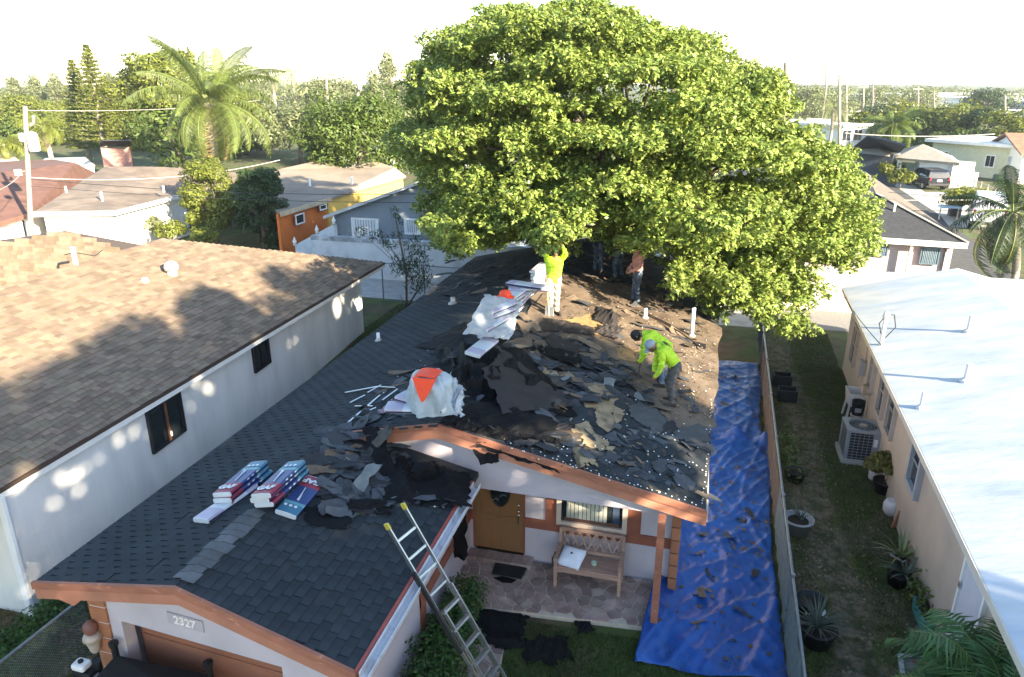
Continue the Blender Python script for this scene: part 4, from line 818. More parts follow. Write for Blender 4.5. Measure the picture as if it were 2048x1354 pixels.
# --- Norfolk pines
def norfolk(label, px, pyt, yy, h, w, pyb):
    p = Y(px, pyt, yy); top = p.z; t = thing('norfolk_pine', label, 'tree', (p.x, p.y, 0), 0, 'norfolk pines'); b = MB(); b.tube([(p.x, p.y, 0), (p.x, p.y, top*.6), (p.x, p.y, top)], [.3, .2, .03], 9)
    C, Nn = [], []; z = top-.1; k = 0; zb = Y(px, pyb, yy).z
    while z > zb:
        f = (top-z)/(top-zb); r = w*(f**.8)+.15
        for j in range(7):
            a = 2*math.pi*j/7+k*.7+random.uniform(-.2, .2); rr = r*random.uniform(.8, 1.15); e = Vector((p.x+math.cos(a)*rr, p.y+math.sin(a)*rr, z+rr*.12))
            b.tube([(p.x, p.y, z), e], [.035, .012], 4, cap=False); n = int(16+rr*26)
            s = rng.uniform(.12, 1.0, n); C.append(np.stack([p.x+math.cos(a)*rr*s, p.y+math.sin(a)*rr*s, z+rr*.12*s+.05], 1)+rng.normal(0, .07, (n, 3))); Nn.append(np.tile([0, 0, 1.], (n, 1)))
        z -= .34+.12*f; k += 1
    leaves('crown', np.concatenate(C), np.concatenate(Nn), .42, .11, LM_y, t, jit=.5); b.out('trunk', mat('pale bark', (.24, .22, .19), .9, .3, 6), t, True)
norfolk('taller Norfolk pine with tiered branches behind the red roof', 172, 92, 62, 11, 2.7, 285)
norfolk('lower Norfolk pine close beside the taller one', 142, 122, 66, 10, 2.6, 300)
# --- the tree belt behind the left houses and single trees
tp = Y(640, 165, 47); tree('mango_tree', 'round dense mango tree behind the orange house', -24.6, 49.5, 0, tp.z+.1, 4.6, 3.5, LM_g, 60, 330, .34, .13, cl=.33, trunk=.25, low=.8, flat=.8)
p = Z(440, 470, .5); tree('bushy_tree', 'yellow green bushy tree beside the wall of the white house', p.x, p.y-.3, 0, 5.3, 1.75, 2.6, LM_y, 46, 300, .2, .1, cl=.38, trunk=.12, low=.9, cz=2.7)
p = Z(545, 490, .5); tree('dark_tree', 'dark green tree in front of the orange house', p.x-.35, p.y-.2, 0, 5.0, 1.6, 2.4, LM_d, 46, 300, .2, .1, cl=.38, trunk=.14, low=.9, cz=2.6)
p = Z(508, 470, .5); tree('dark_tree', 'narrow dark tree squeezed between the bushy tree and its dark neighbour', p.x, p.y+.5, 0, 4.4, 1.2, 2.2, LM_g, 30, 200, .2, .1, cl=.4, trunk=.1, low=.9, cz=2.3)
for px, py, r, lab, m in ((305, 470, 1.0, 'pale rounded shrub below the white house wall', LM_p), (360, 480, .9, 'low shrub between the pale shrub and the bushy tree', LM_y), (430, 492, .9, 'spiky shrub behind the brown roof below the bushy tree', LM_y), (258, 478, .5, 'small pale shrub at the far left end of the shrub row', LM_p)):
    p = Z(px, py, .6); tree('shrub', lab, p.x, p.y-.6, 0, 1.7*r+.4, r, r*.9, m, 14, 130, .2, .08, 'shrub', cl=.5, trunk=.05)
p = Z(10, 430, 1.5); tree('leafy_tree', 'bright yellow green tree at the left edge below the utility pole', p.x-.8, p.y-3, 0, 4.6, 2.6, 2.2, LM_y, 40, 300, .3, .17, trunk=.15, low=.8, cl=.36)
rt_ = [(-100, 165, 95, 9, 'wide flat topped rain tree at the far left edge', LM_y), (60, 185, 90, 8, 'wide yellow green rain tree left of the Norfolk pines', LM_y), (255, 190, 88, 7, 'yellow green spreading tree right of the Norfolk pines', LM_y), (330, 95, 66, 6.2, 'tall bright tree rising behind the coconut palm', LM_y), (430, 170, 80, 6.5, 'spreading tree behind the coconut palm trunk', LM_y), (480, 200, 85, 6, 'olive tree between the coconut palm and the mango tree', LM_p)]
for px, py, yy, r, lab, m in rt_:
    p = Y(px, py, yy); tree('rain_tree', lab, p.x, p.y, 0, p.z, r, r*.6, m, 60, 300, .42, .2, cl=.28, trunk=.35, flat=.55, low=.7)
    tree('understorey_tree', 'dark leafy mass under the '+' '.join(lab.split()[:6]), p.x+2, p.y-3, 0, p.z*.62, r*.7, p.z*.3, LM_g, 24, 150, .5, .26, cl=.4, trunk=.2, low=.9)
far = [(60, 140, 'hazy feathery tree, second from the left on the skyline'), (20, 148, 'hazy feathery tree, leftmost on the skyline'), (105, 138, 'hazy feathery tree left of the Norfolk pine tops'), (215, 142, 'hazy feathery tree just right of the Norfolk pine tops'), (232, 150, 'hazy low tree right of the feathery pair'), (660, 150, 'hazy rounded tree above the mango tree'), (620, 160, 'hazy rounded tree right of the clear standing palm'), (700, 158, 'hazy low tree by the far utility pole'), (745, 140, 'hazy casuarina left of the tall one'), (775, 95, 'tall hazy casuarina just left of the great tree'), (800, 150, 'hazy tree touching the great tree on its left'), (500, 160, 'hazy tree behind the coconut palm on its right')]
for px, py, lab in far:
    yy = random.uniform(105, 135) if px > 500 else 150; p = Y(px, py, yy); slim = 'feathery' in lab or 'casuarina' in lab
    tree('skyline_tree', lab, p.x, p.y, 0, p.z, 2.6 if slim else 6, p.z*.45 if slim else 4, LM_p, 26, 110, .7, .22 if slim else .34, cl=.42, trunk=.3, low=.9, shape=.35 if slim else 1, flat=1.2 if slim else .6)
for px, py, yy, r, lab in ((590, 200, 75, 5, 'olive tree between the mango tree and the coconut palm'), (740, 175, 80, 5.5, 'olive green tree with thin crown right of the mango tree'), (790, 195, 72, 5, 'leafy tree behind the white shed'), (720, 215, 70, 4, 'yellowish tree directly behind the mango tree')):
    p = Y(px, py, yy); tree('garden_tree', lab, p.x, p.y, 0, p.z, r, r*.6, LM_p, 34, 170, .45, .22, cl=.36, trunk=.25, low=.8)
# trees on the right, beyond the street
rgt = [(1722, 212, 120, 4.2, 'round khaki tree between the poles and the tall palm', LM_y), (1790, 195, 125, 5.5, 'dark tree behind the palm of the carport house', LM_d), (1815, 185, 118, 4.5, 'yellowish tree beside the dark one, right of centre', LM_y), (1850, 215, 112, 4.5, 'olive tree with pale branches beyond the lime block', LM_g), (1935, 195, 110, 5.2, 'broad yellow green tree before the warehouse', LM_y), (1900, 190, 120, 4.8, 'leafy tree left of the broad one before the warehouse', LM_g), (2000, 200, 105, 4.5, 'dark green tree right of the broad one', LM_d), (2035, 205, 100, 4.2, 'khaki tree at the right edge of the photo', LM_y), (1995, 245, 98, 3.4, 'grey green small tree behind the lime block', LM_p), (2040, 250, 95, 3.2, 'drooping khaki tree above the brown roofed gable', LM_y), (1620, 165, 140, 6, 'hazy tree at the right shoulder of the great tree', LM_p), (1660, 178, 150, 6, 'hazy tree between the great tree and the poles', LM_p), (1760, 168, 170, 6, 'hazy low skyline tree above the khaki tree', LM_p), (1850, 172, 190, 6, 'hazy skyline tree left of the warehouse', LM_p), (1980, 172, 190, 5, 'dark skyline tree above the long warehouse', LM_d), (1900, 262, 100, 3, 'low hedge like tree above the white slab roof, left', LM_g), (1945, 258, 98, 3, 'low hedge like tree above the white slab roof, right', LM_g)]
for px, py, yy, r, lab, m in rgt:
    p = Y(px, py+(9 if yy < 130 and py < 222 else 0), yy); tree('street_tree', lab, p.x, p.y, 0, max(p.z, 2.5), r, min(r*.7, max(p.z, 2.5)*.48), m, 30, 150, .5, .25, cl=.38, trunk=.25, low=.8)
for i in range(26):
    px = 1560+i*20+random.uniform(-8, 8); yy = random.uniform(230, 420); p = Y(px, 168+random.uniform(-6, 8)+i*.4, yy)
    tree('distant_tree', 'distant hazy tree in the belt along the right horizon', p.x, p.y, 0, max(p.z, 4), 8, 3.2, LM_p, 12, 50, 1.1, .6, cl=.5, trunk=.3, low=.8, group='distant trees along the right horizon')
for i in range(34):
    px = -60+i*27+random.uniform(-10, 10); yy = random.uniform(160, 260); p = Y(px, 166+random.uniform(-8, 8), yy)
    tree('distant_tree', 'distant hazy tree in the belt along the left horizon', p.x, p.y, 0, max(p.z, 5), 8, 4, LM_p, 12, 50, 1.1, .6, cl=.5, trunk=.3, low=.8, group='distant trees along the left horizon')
# planting by the carport and pale shrubs
for px, py, r, lab in ((1775, 352, 1.1, 'leafy shrub at the foot of the tall palm'), (1800, 368, .9, 'yellowish shrub by the carport post'), (1920, 425, 1.2, 'bright shrub beside the parked white van'), (1850, 265, 1.2, 'pale palm like shrub behind the carport roof')):
    p = Z(px, py, .4); tree('shrub', lab, p.x, p.y, 0, 1.9*r, r*1.3, r*.9, LM_y, 18, 110, .3, .14, 'shrub', cl=.5, trunk=.06)
# sapling beside the stripped roof
sp = Vector((-11.6, 26.8, 0)); t = thing('sapling', 'thin dark sapling with long leaves beside the far corner of the white bungalow', 'tree', tuple(sp)); b = MB(); cs2, rs2 = [], []
b.tube([sp, sp+Vector((.05, 0, 1.5)), Y(790, 430, 26.8)], [.05, .04, .01], 7); b.tube([sp+Vector((0, 0, .1)), Y(850, 560, 26.8), Y(835, 500, 26.8)], [.04, .03, .01], 6); b.tube([sp, Y(800, 590, 26.8)], [.03, .01], 6)
for px, py, r in ((720, 462, .28), (745, 470, .28), (770, 478, .25), (795, 470, .3), (800, 440, .22), (780, 490, .3), (825, 490, .4), (835, 515, .45), (845, 535, .5), (820, 545, .5), (805, 525, .5), (795, 535, .4), (850, 560, .4), (830, 570, .5), (848, 500, .3), (835, 475, .22), (790, 425, .25), (760, 465, .2)):
    c = Y(px, py, 26.8); cs2.append(np.array(c)); rs2.append((r, r, r)); b.tube([sp.lerp(Y(815, 540, 26.8), .9), c], [.015, .005], 4, cap=False)
C, Nn = clump_points(cs2, rs2, 380, .2); leaves('crown', C, Nn, .26, .05, LM_d, t, droop=.7, jit=.8); b.out('trunk', M_bark, t, True)
# hedge in front of the garage side, shrubs at the left fence
def mound(name, label, cat, centres, per, m, L, Wd, loc, group=None):
    t = thing(name, label, cat, loc, 0, group); C, Nn = clump_points([c[:3] for c in centres], [(c[3], c[3], c[4]) for c in centres], per, .45); k = C[:, 2] > .02; leaves('foliage', C[k], Nn[k], L, Wd, m, t)
    b = MB()
    for c in centres: limbs(b, (c[0], c[1], 0), [(c[0]+.1, c[1], c[2])], .03, 5)
    b.out('stems', M_bark, t)['kind'] = 'stuff'; return t
hc = []
for i in range(34):
    y = 7.2+2.9*i/33; w = .42 if y < 9.6 else .34
    for k in range(2): hc.append((-3.48+random.uniform(-.2, .40)*(1 if y < 9.3 else .55), y+random.uniform(-.1, .1), random.uniform(.25, .62), random.uniform(.24, .36), random.uniform(.22, .34)))
mound('hedge', 'low dark green hedge running along the garage wall under the ladder', 'hedge', hc, 1300, LM_h, .075, .042, (-3.3, 8.5, 0))
hc = []
for px, py, r in ((120, 1205, .3), (142, 1212, .3), (95, 1230, .36), (70, 1250, .36), (110, 1232, .3), (45, 1275, .42), (80, 1270, .36), (15, 1300, .45), (55, 1300, .4), (30, 1335, .42), (0, 1345, .45), (-20, 1310, .5)):
    p = Z(px, py, .3); hc.append((p.x, p.y, .3, r, .33))
mound('creeper_bush', 'sprawling green creeper bush on the chain link fence at the lower left corner', 'shrub', hc, 2000, LM_h, .09, .06, (-9.6, 7, 0))
# big strap leaved clump, lower right corner
LM_strap = leafmat('strap leaf', (.06, .13, .035), .45, .25, .02)
def strap_clump(name, label, base, n, L, w, m, spread=1.2, zup=1.0, cat='plant', group=None, tip=0.5, stem=True):
    t = thing(name, label, cat, tuple(base), 0, group); V = []; rr = []; b0 = Vector(base)
    for i in range(n):
        a = random.uniform(0, 2*math.pi); s = random.uniform(.15, spread); d = Vector((math.cos(a)*s, math.sin(a)*s, zup*random.uniform(.6, 1.1))).normalized(); l = L*random.uniform(.6, 1.1); p = b0+Vector((math.cos(a), math.sin(a), 0))*random.uniform(0, .08)*L; side = d.cross(Vector((0, 0, 1))).normalized(); r_ = random.random(); q = []
        for k in range(6):
            ww = w*(1-(k/5)**2*.95)*(.6+.4*min(1, k)); q.append((p-side*ww/2, p+side*ww/2)); p = p+d*l/5; d = (d+Vector((0, 0, -tip*.42))).normalized()
        for k in range(5): V += [q[k][0], q[k][1], q[k+1][1], q[k+1][0]]; rr.append(r_)
    V = np.array([list(v) for v in V]); fastmesh('leaves', V, 4, m, t, rr); return t
pp = Vector((4.12, 8.35, 0)); t = thing('areca_palm', 'glossy green areca palm filling the lower right corner', 'palm', (pp.x, pp.y, 0)); fv = [frond_mesh('frond', 1.3, 21, .46, random.uniform(.8, 1.6), .034, LM_strap, .5, .9, .008) for _ in range(3)]
for i in range(96):
    az = i*2.4; e = -.25+1.5*(i+.5)/96; o = bpy.data.objects.new('frond', random.choice(fv)); COL.objects.link(o); o.parent = t; o.matrix_parent_inverse = WINV[t.name]; rr = .75*math.sqrt((i*.37) % 1)
    o.location = (pp.x+math.cos(az*1.7)*rr*.45, pp.y+math.sin(az*1.7)*rr*.9, 1.15+.6*((i*.29) % 1)); o.rotation_euler = (random.uniform(-.3, .3), R_(62)-e, az)
b = MB()
for i in range(9): a = i*.7; b.tube([(pp.x+.2*math.cos(a), pp.y+.3*math.sin(a), 0), (pp.x+.26*math.cos(a), pp.y+.4*math.sin(a), 1.4)], .03, 6)
b.out('stems', mat('green cane', (.14, .16, .05), .5), t)
# --- grass blades
def grass(label, poly, n, h, m, avoid=None, dens=None):
    V = []; xs_ = [p[0] for p in poly]; ys_ = [p[1] for p in poly]; P = rng.uniform([min(xs_), min(ys_)], [max(xs_), max(ys_)], (n, 2)); P = [p for p in P if inside(poly, p[0], p[1]) and (avoid is None or not avoid(p[0], p[1]))]
    P = np.array(P); k = len(P); a = rng.uniform(0, 6.28, k); hh = h*rng.uniform(.4, 1.3, k); le = rng.uniform(-.7, .7, (k, 2))*hh[:, None]; w = .004+h*.05
    b0 = np.stack([P[:, 0]-np.cos(a)*w, P[:, 1]-np.sin(a)*w, np.zeros(k)], 1); b1 = np.stack([P[:, 0]+np.cos(a)*w, P[:, 1]+np.sin(a)*w, np.zeros(k)], 1); t_ = np.stack([P[:, 0]+le[:, 0], P[:, 1]+le[:, 1], hh], 1)
    o = fastmesh('grass', np.stack([b0, b1, t_], 1).reshape(-1, 3), 3, m, None, rng.uniform(0, 1, k)); tag(o, label, 'grass', kind='stuff')
GM = leafmat('grass blade', (.055, .088, .018), .5, .2, .02); GM2 = leafmat('dry grass blade', (.10, .095, .03), .5, .2, .02)
def onpath(x, y): return abs(x-3.05-.09*math.sin(y*.7)) < .33+.2*random.random() and random.random() < .8
grass('ragged grass of the side yard', [(2.1, 9), (4.5, 9), (4.9, 28), (2.5, 28)], 90000, .055, GM, onpath)
grass('yellowing grass tufts of the side yard', [(2.1, 9), (4.5, 9), (4.9, 28), (2.5, 28)], 30000, .045, GM2, onpath)
grass('front lawn', [(-2.5, 7.8), (1.2, 7.8), (1.4, 10.2), (-2.6, 10.1)], 26000, .06, GM)
grass('strip of lawn at the back', [(-12.2, 22), (-8.6, 22), (-8.6, 27.8), (-12.2, 27.8)], 26000, .06, GM)
grass('weeds along the fence', [(1.75, 9), (2.25, 9), (2.45, 24), (2.05, 24)], 9000, .09, GM2)
grass('weedy verge at the lower left', [(-12.5, 6), (-8.6, 6), (-8.6, 12), (-12.5, 12)], 12000, .08, GM2)
# ------------------------------------------------------------------ what lies on the roof
PLN = {'L': ((XL, 0, 2.5), Vector((-.222, 0, 1)).normalized(), onL), 'R': ((XR, 0, 2.5), Vector((.214, 0, 1)).normalized(), onR), 'G': ((XGE, 0, 2.5), Vector((.2225, 0, 1)).normalized(), onG)}
# right slope: bared brown boards far up, torn tan patches lower down
def patch(name, pts, pl, off, m, parent, jag=.06, sub=4, th=.003):
    _, n, f = PLN[pl]; P = [f(*p) for p in pts]; Q = []
    for i in range(len(P)):
        for k in range(sub): p = P[i].lerp(P[(i+1) % len(P)], k/sub); Q.append(p+Vector((random.uniform(-jag, jag), random.uniform(-jag, jag), 0)))
    Q = [p-n*((p-Vector(PLN[pl][0])).dot(n))+n*off for p in Q]; b = MB(); b.prism([p for p in Q], n*th); return b.out(name, m, parent)
M_bare = mat('bared brown boards', (.15, .11, .078), .95, .4, 3, .6, 30, col2=(.09, .062, .042), c2scale=1.6, c2lo=.44, c2hi=.62, stretch=(1, .6, 1))
M_tan = mat('tan old felt', (.30, .225, .13), .95, .3, 5, .4, 40, col2=(.16, .11, .07), c2scale=4, c2lo=.5, c2hi=.65)
M_gpatch = mat('smooth grey felt', (.07, .071, .07), .9, .25, 4, .2, 50)
patch('bared_boards', [(1050, 640), (1075, 560), (1110, 545), (1200, 560), (1330, 600), (1440, 655), (1432, 760), (1428, 850), (1395, 880), (1345, 850), (1300, 800), (1250, 760), (1170, 700), (1100, 665)], 'R', .006, M_bare, roof, .08, 6)
M_gold = mat('golden plywood', (.30, .18, .075), .9, .3, 6, .3, 40)
for pts in ([(1130, 640), (1180, 630), (1225, 650), (1200, 672), (1150, 665)], [(1240, 690), (1275, 700), (1270, 725), (1235, 715)]): patch('golden_board', pts, 'R', .011, M_gold, roof, .07, 5)
for k, pts in enumerate(([(1165, 790), (1185, 770), (1215, 775), (1235, 800), (1225, 830), (1240, 850), (1215, 870), (1195, 850), (1190, 820), (1170, 815)], [(1150, 850), (1175, 845), (1190, 870), (1215, 885), (1205, 905), (1175, 895), (1165, 880), (1140, 885)], [(1140, 895), (1165, 900), (1185, 915), (1195, 935), (1170, 925), (1160, 940), (1150, 915)], [(1185, 775), (1210, 768), (1222, 790), (1195, 800)], [(1110, 750), (1135, 745), (1160, 760), (1140, 775)], [(1225, 815), (1250, 830), (1235, 850)], [(1010, 690), (1050, 685), (1075, 705), (1040, 720)], [(1200, 890), (1230, 900), (1225, 915)], [(1065, 730), (1100, 735), (1120, 755), (1085, 752)])): patch('tan_patch', pts, 'R', .026+.002*k, M_tan, roof, .055, 5)
for pts in ([(1255, 815), (1290, 800), (1330, 840), (1325, 870), (1290, 855), (1260, 835)], [(1345, 865), (1395, 850), (1420, 860), (1415, 885), (1370, 885)]): patch('grey_patch', pts, 'R', .028, M_gpatch, roof, .04, 5)
# torn shingles: 300 singly, the rest as one heap
M_torn = mat('torn shingle', (.050, .054, .060), .9, .3, 6, .4, 120, objrand=.65, attr='rnd', hue=.03)
M_tornb = mat('brown torn shingle', (.13, .095, .065), .92, .3, 6, .4, 120, objrand=.5, attr='rnd')
M_torng = mat('grey green torn shingle', (.13, .14, .135), .9, .3, 6, .4, 120, objrand=.4, attr='rnd')
def tornmesh(l, w, seed, m):
    r = random.Random(seed); b = MB(); nu, nv = 8, 3; c = r.uniform(-.5, .8); tw = r.uniform(-.5, .5); cut = [r.uniform(0, .45)*(r.random() < .6) for _ in range(4)]; notch = r.uniform(.2, .8)
    def fn(u, v):
        k = (2 if v > .5 else 0)+(1 if u > .5 else 0); g = max(0, abs(u-.5)*2-(1-cut[k])); y = (v-.5)*w*(1-.75*g/(cut[k]+.01)*(cut[k] > .02)); x = (u-.5)*l
        if v in (0, 1): y *= 1-.35*max(0, 1-abs(u-notch)*7)*(seed % 2)+r.uniform(-.10, .06)
        e = r.uniform(-.025, .025)*(u in (0, 1)); return Vector((x+e, y+r.uniform(-.015, .015)*(1 if v in (0, 1) else 0), c*x*x*.55+tw*x*y*2+.012*math.sin(x*9+seed)))
    b.grid(fn, nu, nv); me = b.mesh('torn_shingle'); return me
TV = [(tornmesh(random.uniform(.22, .8), random.uniform(.09, .24), i, None)) for i in range(22)]+[(tornmesh(random.uniform(.7, .95), random.uniform(.2, .32), 40+i, None)) for i in range(8)]
TM = [[me.copy() for me in TV] for _ in range(3)]
for k, m in enumerate((M_torn, M_tornb, M_torng)):
    for me in TM[k]: me.materials.append(m)
DEB = [('R', [(835, 890), (900, 760), (985, 650), (1060, 640), (1180, 690), (1290, 780), (1300, 815), (1180, 790), (1125, 850), (1150, 930), (1050, 900), (940, 850)], 190, .08, 'torn shingle strip in the debris on the stripped right slope', 'torn shingles on the right slope'),
       ('G', [(620, 930), (690, 880), (780, 900), (900, 970), (880, 1010), (780, 1010), (700, 1040), (640, 990)], 60, .10, 'torn shingle piece in the debris at the top of the garage roof', 'torn shingles on the garage roof'),
       ('L', [(640, 870), (760, 770), (820, 730), (900, 690), (890, 760), (840, 830), (740, 870)], 18, .05, 'torn shingle piece on the left slope beside the wrapped bundles', 'torn shingles left of the ridge'),
       ('R', [(1090, 560), (1180, 560), (1330, 600), (1430, 650), (1428, 700), (1300, 680), (1180, 640)], 24, .03, 'torn shingle scrap on the bared boards by the pink shirted worker', 'torn shingles on the bared boards')]
rest = MB()
def strew(pl, poly, n, hmax, label, group, single=True, lift=.02):
    _, nrm, f = PLN[pl]; xs_ = [p[0] for p in poly]; ys_ = [p[1] for p in poly]; k = 0
    d = Vector((1, 0, 0)) if pl != 'L' else Vector((-1, 0, 0)); d = (d-nrm*d.dot(nrm)).normalized(); yy = nrm.cross(d)
    while k < n:
        px, py = random.uniform(min(xs_), max(xs_)), random.uniform(min(ys_), max(ys_))
        if not inside(poly, px, py): continue
        k += 1; p = f(px, py)+nrm*(lift+random.uniform(0, hmax)**1.0*random.random())
        if pl == 'L' and p.x > XM-.1 or pl == 'R' and (p.x < XM or p.y < YM+.32 or p.x > XR-.12) or pl == 'G' and (p.x < XG or p.y > 10.5):
            continue
        a = random.gauss(.4, .7) if random.random() < .6 else random.uniform(0, 6.28); R3 = Matrix((d, yy, nrm)).transposed() @ Euler((random.gauss(0, .14), random.gauss(0, .14), a)).to_matrix(); q = random.random(); km = 0 if q < .80 else 1 if q < .91 else 2
        if pl == 'R' and py < 720 and random.random() < .6: km = 1
        if single:
            o = bpy.data.objects.new('torn_shingle', random.choice(TM[km])); COL.objects.link(o); o.matrix_world = Matrix.Translation(p) @ R3.to_4x4(); tag(o, ('dark grey ', 'brown ', 'pale grey green ')[km]+label, 'shingle', group)
        else:
            me = random.choice(TV); M = R3; s = random.uniform(.5, 1.1); rest.add([M @ (v.co*s)+p for v in me.vertices], [tuple(q_.vertices) for q_ in me.polygons], (0, 1, 2)[km], random.random())
for a in DEB: strew(*a)
strew('R', DEB[0][1], 320, .05, '', '', False, .012); strew('G', DEB[1][1], 130, .06, '', '', False, .012); strew('L', DEB[2][1], 40, .03, '', '', False, .012); strew('R', [(1100, 560), (1340, 590), (1440, 650), (1430, 860), (1330, 830), (1250, 760), (1150, 690)], 70, .01, '', '', False, .012)
strew('R', [(1030, 900), (1300, 830), (1420, 900), (1412, 1020), (1200, 970)], 80, .01, '', '', False, .012)
strew('L', [(890, 520), (1060, 530), (1040, 590), (850, 600)], 60, .02, '', '', False, .012); strew('R', [(1130, 490), (1330, 560), (1320, 600), (1120, 540)], 80, .04, '', '', False, .012)
tag(rest.out('torn_shingle_litter', [M_torn, M_tornb, M_torng]), 'small torn shingle scraps littering the stripped roof', 'roofing scraps', kind='stuff')
# plastic cap nails
M_nail = mat('white nail cap', (.85, .85, .82), .5, 0); nb_ = MB()
def nail(p, n, r=.014): nb_.prism([p+Matrix.Rotation(2*math.pi*i/6, 3, n) @ (n.orthogonal().normalized()*r) for i in range(6)], n*.006)
for pl, poly, n in (('R', [(1000, 900), (1320, 840), (1420, 860), (1412, 1028), (1200, 960)], 60), ('R', [(900, 860), (1280, 770), (1300, 950), (1100, 910)], 24), ('G', [(690, 900), (930, 960), (900, 1020), (700, 1010)], 14), ('R', [(1110, 570), (1420, 650), (1425, 820), (1250, 720)], 60), ('L', [(700, 830), (860, 690), (860, 760), (780, 830)], 12)):
    _, nr_, f = PLN[pl]; k = 0
    while k < n:
        x_, y_ = random.uniform(600, 1430), random.uniform(550, 1030)
        if inside(poly, x_, y_): nail(f(x_, y_)+nr_*random.uniform(.015, .05), nr_, .011 if y_ < 760 else .014); k += 1
for i in range(44): y_ = 10.6+i*.1+random.uniform(-.03, .03); x_ = XR+.027*(y_-YM)-random.uniform(.02, .07); nail(Vector((x_, y_, zR(x_)+.02)), PLN['R'][1], .011) if random.random() < .7 else None
for i in range(26): x_ = -2.2+i*.1+random.uniform(-.03, .03); nail(Vector((x_, YM+random.uniform(.04, .1), zR(x_)+.02)), PLN['R'][1], .012)
tag(nb_.out('nail_caps', M_nail), 'white plastic nail caps dotted over the roof', 'nail caps', kind='stuff')
# sheets of black roofing felt
M_felt = mat('black roofing felt', (.007, .007, .008), .75, .3, 3, .25, 60, spec=.15); M_feltb = mat('brownish felt', (.026, .021, .020), .75, .3, 3, .2, 60)
def felt(label, corners, nu, nv, amp, seed, m=M_felt, fold=2.5, rag=.05, name='roofing_felt', cat='roofing felt', bulge=0., thick=.004, n=None, group='crumpled roofing felt sheets'):
    A, B, C_, D = [Vector(c) for c in corners]; n = n or ((B-A).cross(D-A)).normalized(); n = n if n.z > 0 else -n; r = random.Random(seed); ph = [r.uniform(0, 6.28) for _ in range(8)]; aa = [r.uniform(-1, 1) for _ in range(8)]; b = MB()
    def fn(u, v):
        p = A.lerp(B, u).lerp(D.lerp(C_, u), v); h = 0
        for k in range(4):
            q = math.sin((u*math.cos(ph[k])+v*math.sin(ph[k]))*fold*(1.5+k*1.3)*2+ph[(k+3) % 8]); h += (1-abs(q))**1.5*aa[k]**2/(1+.5*k)+.25*q*aa[k+4]/(k+1)
        e = min(u, v, 1-u, 1-v); h = max(h, -.1)*amp*(.35+.65*min(1, e*5))+bulge*math.sin(math.pi*u)*math.sin(math.pi*v)
        if e < .001: p = p+Vector((r.uniform(-rag, rag), r.uniform(-rag, rag), 0))
        return p+n*(h+.02)
    b.grid(fn, nu, nv); o = b.out(name, m, None, False); q = o.modifiers.new('s', 'SOLIDIFY'); q.thickness = thick; return tag(o, label, cat, group)
oR, oG, oL = onR, onG, onL
ridge = lambda px, py, h=0: X(px, py, XM)+Vector((0, 0, h))
felt('largest crumpled black felt heap at the top of the right slope', [oR(885, 800, .1), oR(1160, 835, .03), oR(1040, 700, .1), oL(880, 700, .25)], 26, 18, .30, 3, fold=1.6, bulge=.12)
felt('dark brownish felt sheet folded over the heap', [oR(1010, 830, .22), oR(1150, 815, .05), oR(1010, 700, .28), oR(965, 740, .38)], 18, 12, .16, 8, M_feltb, 1.2)
felt('black felt roll lying below the heap above the gable edge', [oR(890, 845, .03), oR(1110, 890, .03), oR(1115, 835, .05), oR(900, 790, .08)], 26, 14, .22, 11, fold=1.5, bulge=.16)
felt('black felt fold standing up beside the ridge left of the heap', [oL(885, 770, .05), oR(960, 775, .08), oR(945, 690, .38), oL(870, 700, .2)], 14, 12, .22, 15, fold=1.3)
felt('stiff black felt crease standing along the ridge behind the bagged pile', [oL(900, 790, .05), oR(1000, 800, .08), oR(1000, 735, .34), oL(905, 735, .30)], 16, 14, .26, 71, fold=1.8)
felt('ragged black felt spread below the bagged pile to the gable edge', [oR(885, 852, .02), oR(1040, 880, .02), oR(1060, 835, .08), oR(905, 815, .10)], 24, 12, .16, 73, fold=2.4, rag=.1)
felt('pointed black felt flap lying left of the bundles on the ridge', [oL(830, 695, .02), oL(900, 705, .03), oL(965, 655, .1), oL(935, 645, .05)], 14, 8, .12, 19)
felt('black felt hanging over the gable edge above the lilac wall', [Vector((-3.35, YM-.06, 3.16)), Vector((-1.9, YM-.06, 2.86)), oR(1060, 870, .05), oR(940, 850, .06)], 20, 8, .12, 21, fold=2)
felt('ragged black felt corner drooping over the rake with a torn foil scrap', [Vector((-3.3, YM-.1, 2.86)), Vector((-2.95, YM-.1, 2.95)), oR(985, 855, .04), oR(940, 850, .04)], 8, 8, .06, 23)
felt('broad black felt sheet draped over the upper garage roof', [oG(760, 1005, .02), oG(940, 1020, .04), oG(938, 952, .10), oG(795, 912, .06)], 26, 16, .16, 29, fold=2.0, bulge=.08)
felt('rounded black felt lump standing against the gable wall', [oG(820, 965, .05), oG(880, 965, .05), oG(868, 925, .25), oG(822, 925, .25)], 10, 10, .10, 31, bulge=.30)
felt('black felt strip running from the ridge down over the fascia onto the garage roof', [oG(765, 950, .03), oG(800, 955, .03), Vector((-5.1, YM-.08, 3.32)), Vector((-5.45, YM-.08, 3.28))], 6, 10, .04, 33)
felt('thin grey felt strip laid across the left rake of the gable', [oG(725, 905, .05), oG(745, 915, .05), oL(790, 855, .12), oL(772, 850, .12)], 5, 8, .03, 35, M_deck)
felt('curled black felt strip lying loose on the garage roof near the ladder', [oG(690, 1020, .02), oG(780, 1030, .02), oG(790, 1005, .03), oG(700, 1000, .05)], 14, 6, .10, 37, bulge=.1)
felt('flat black felt square on the garage roof beside the printed bundles', [oG(612, 1050, .012), oG(690, 1062, .012), oG(715, 1015, .015), oG(610, 1015, .012)], 8, 6, .012, 39)
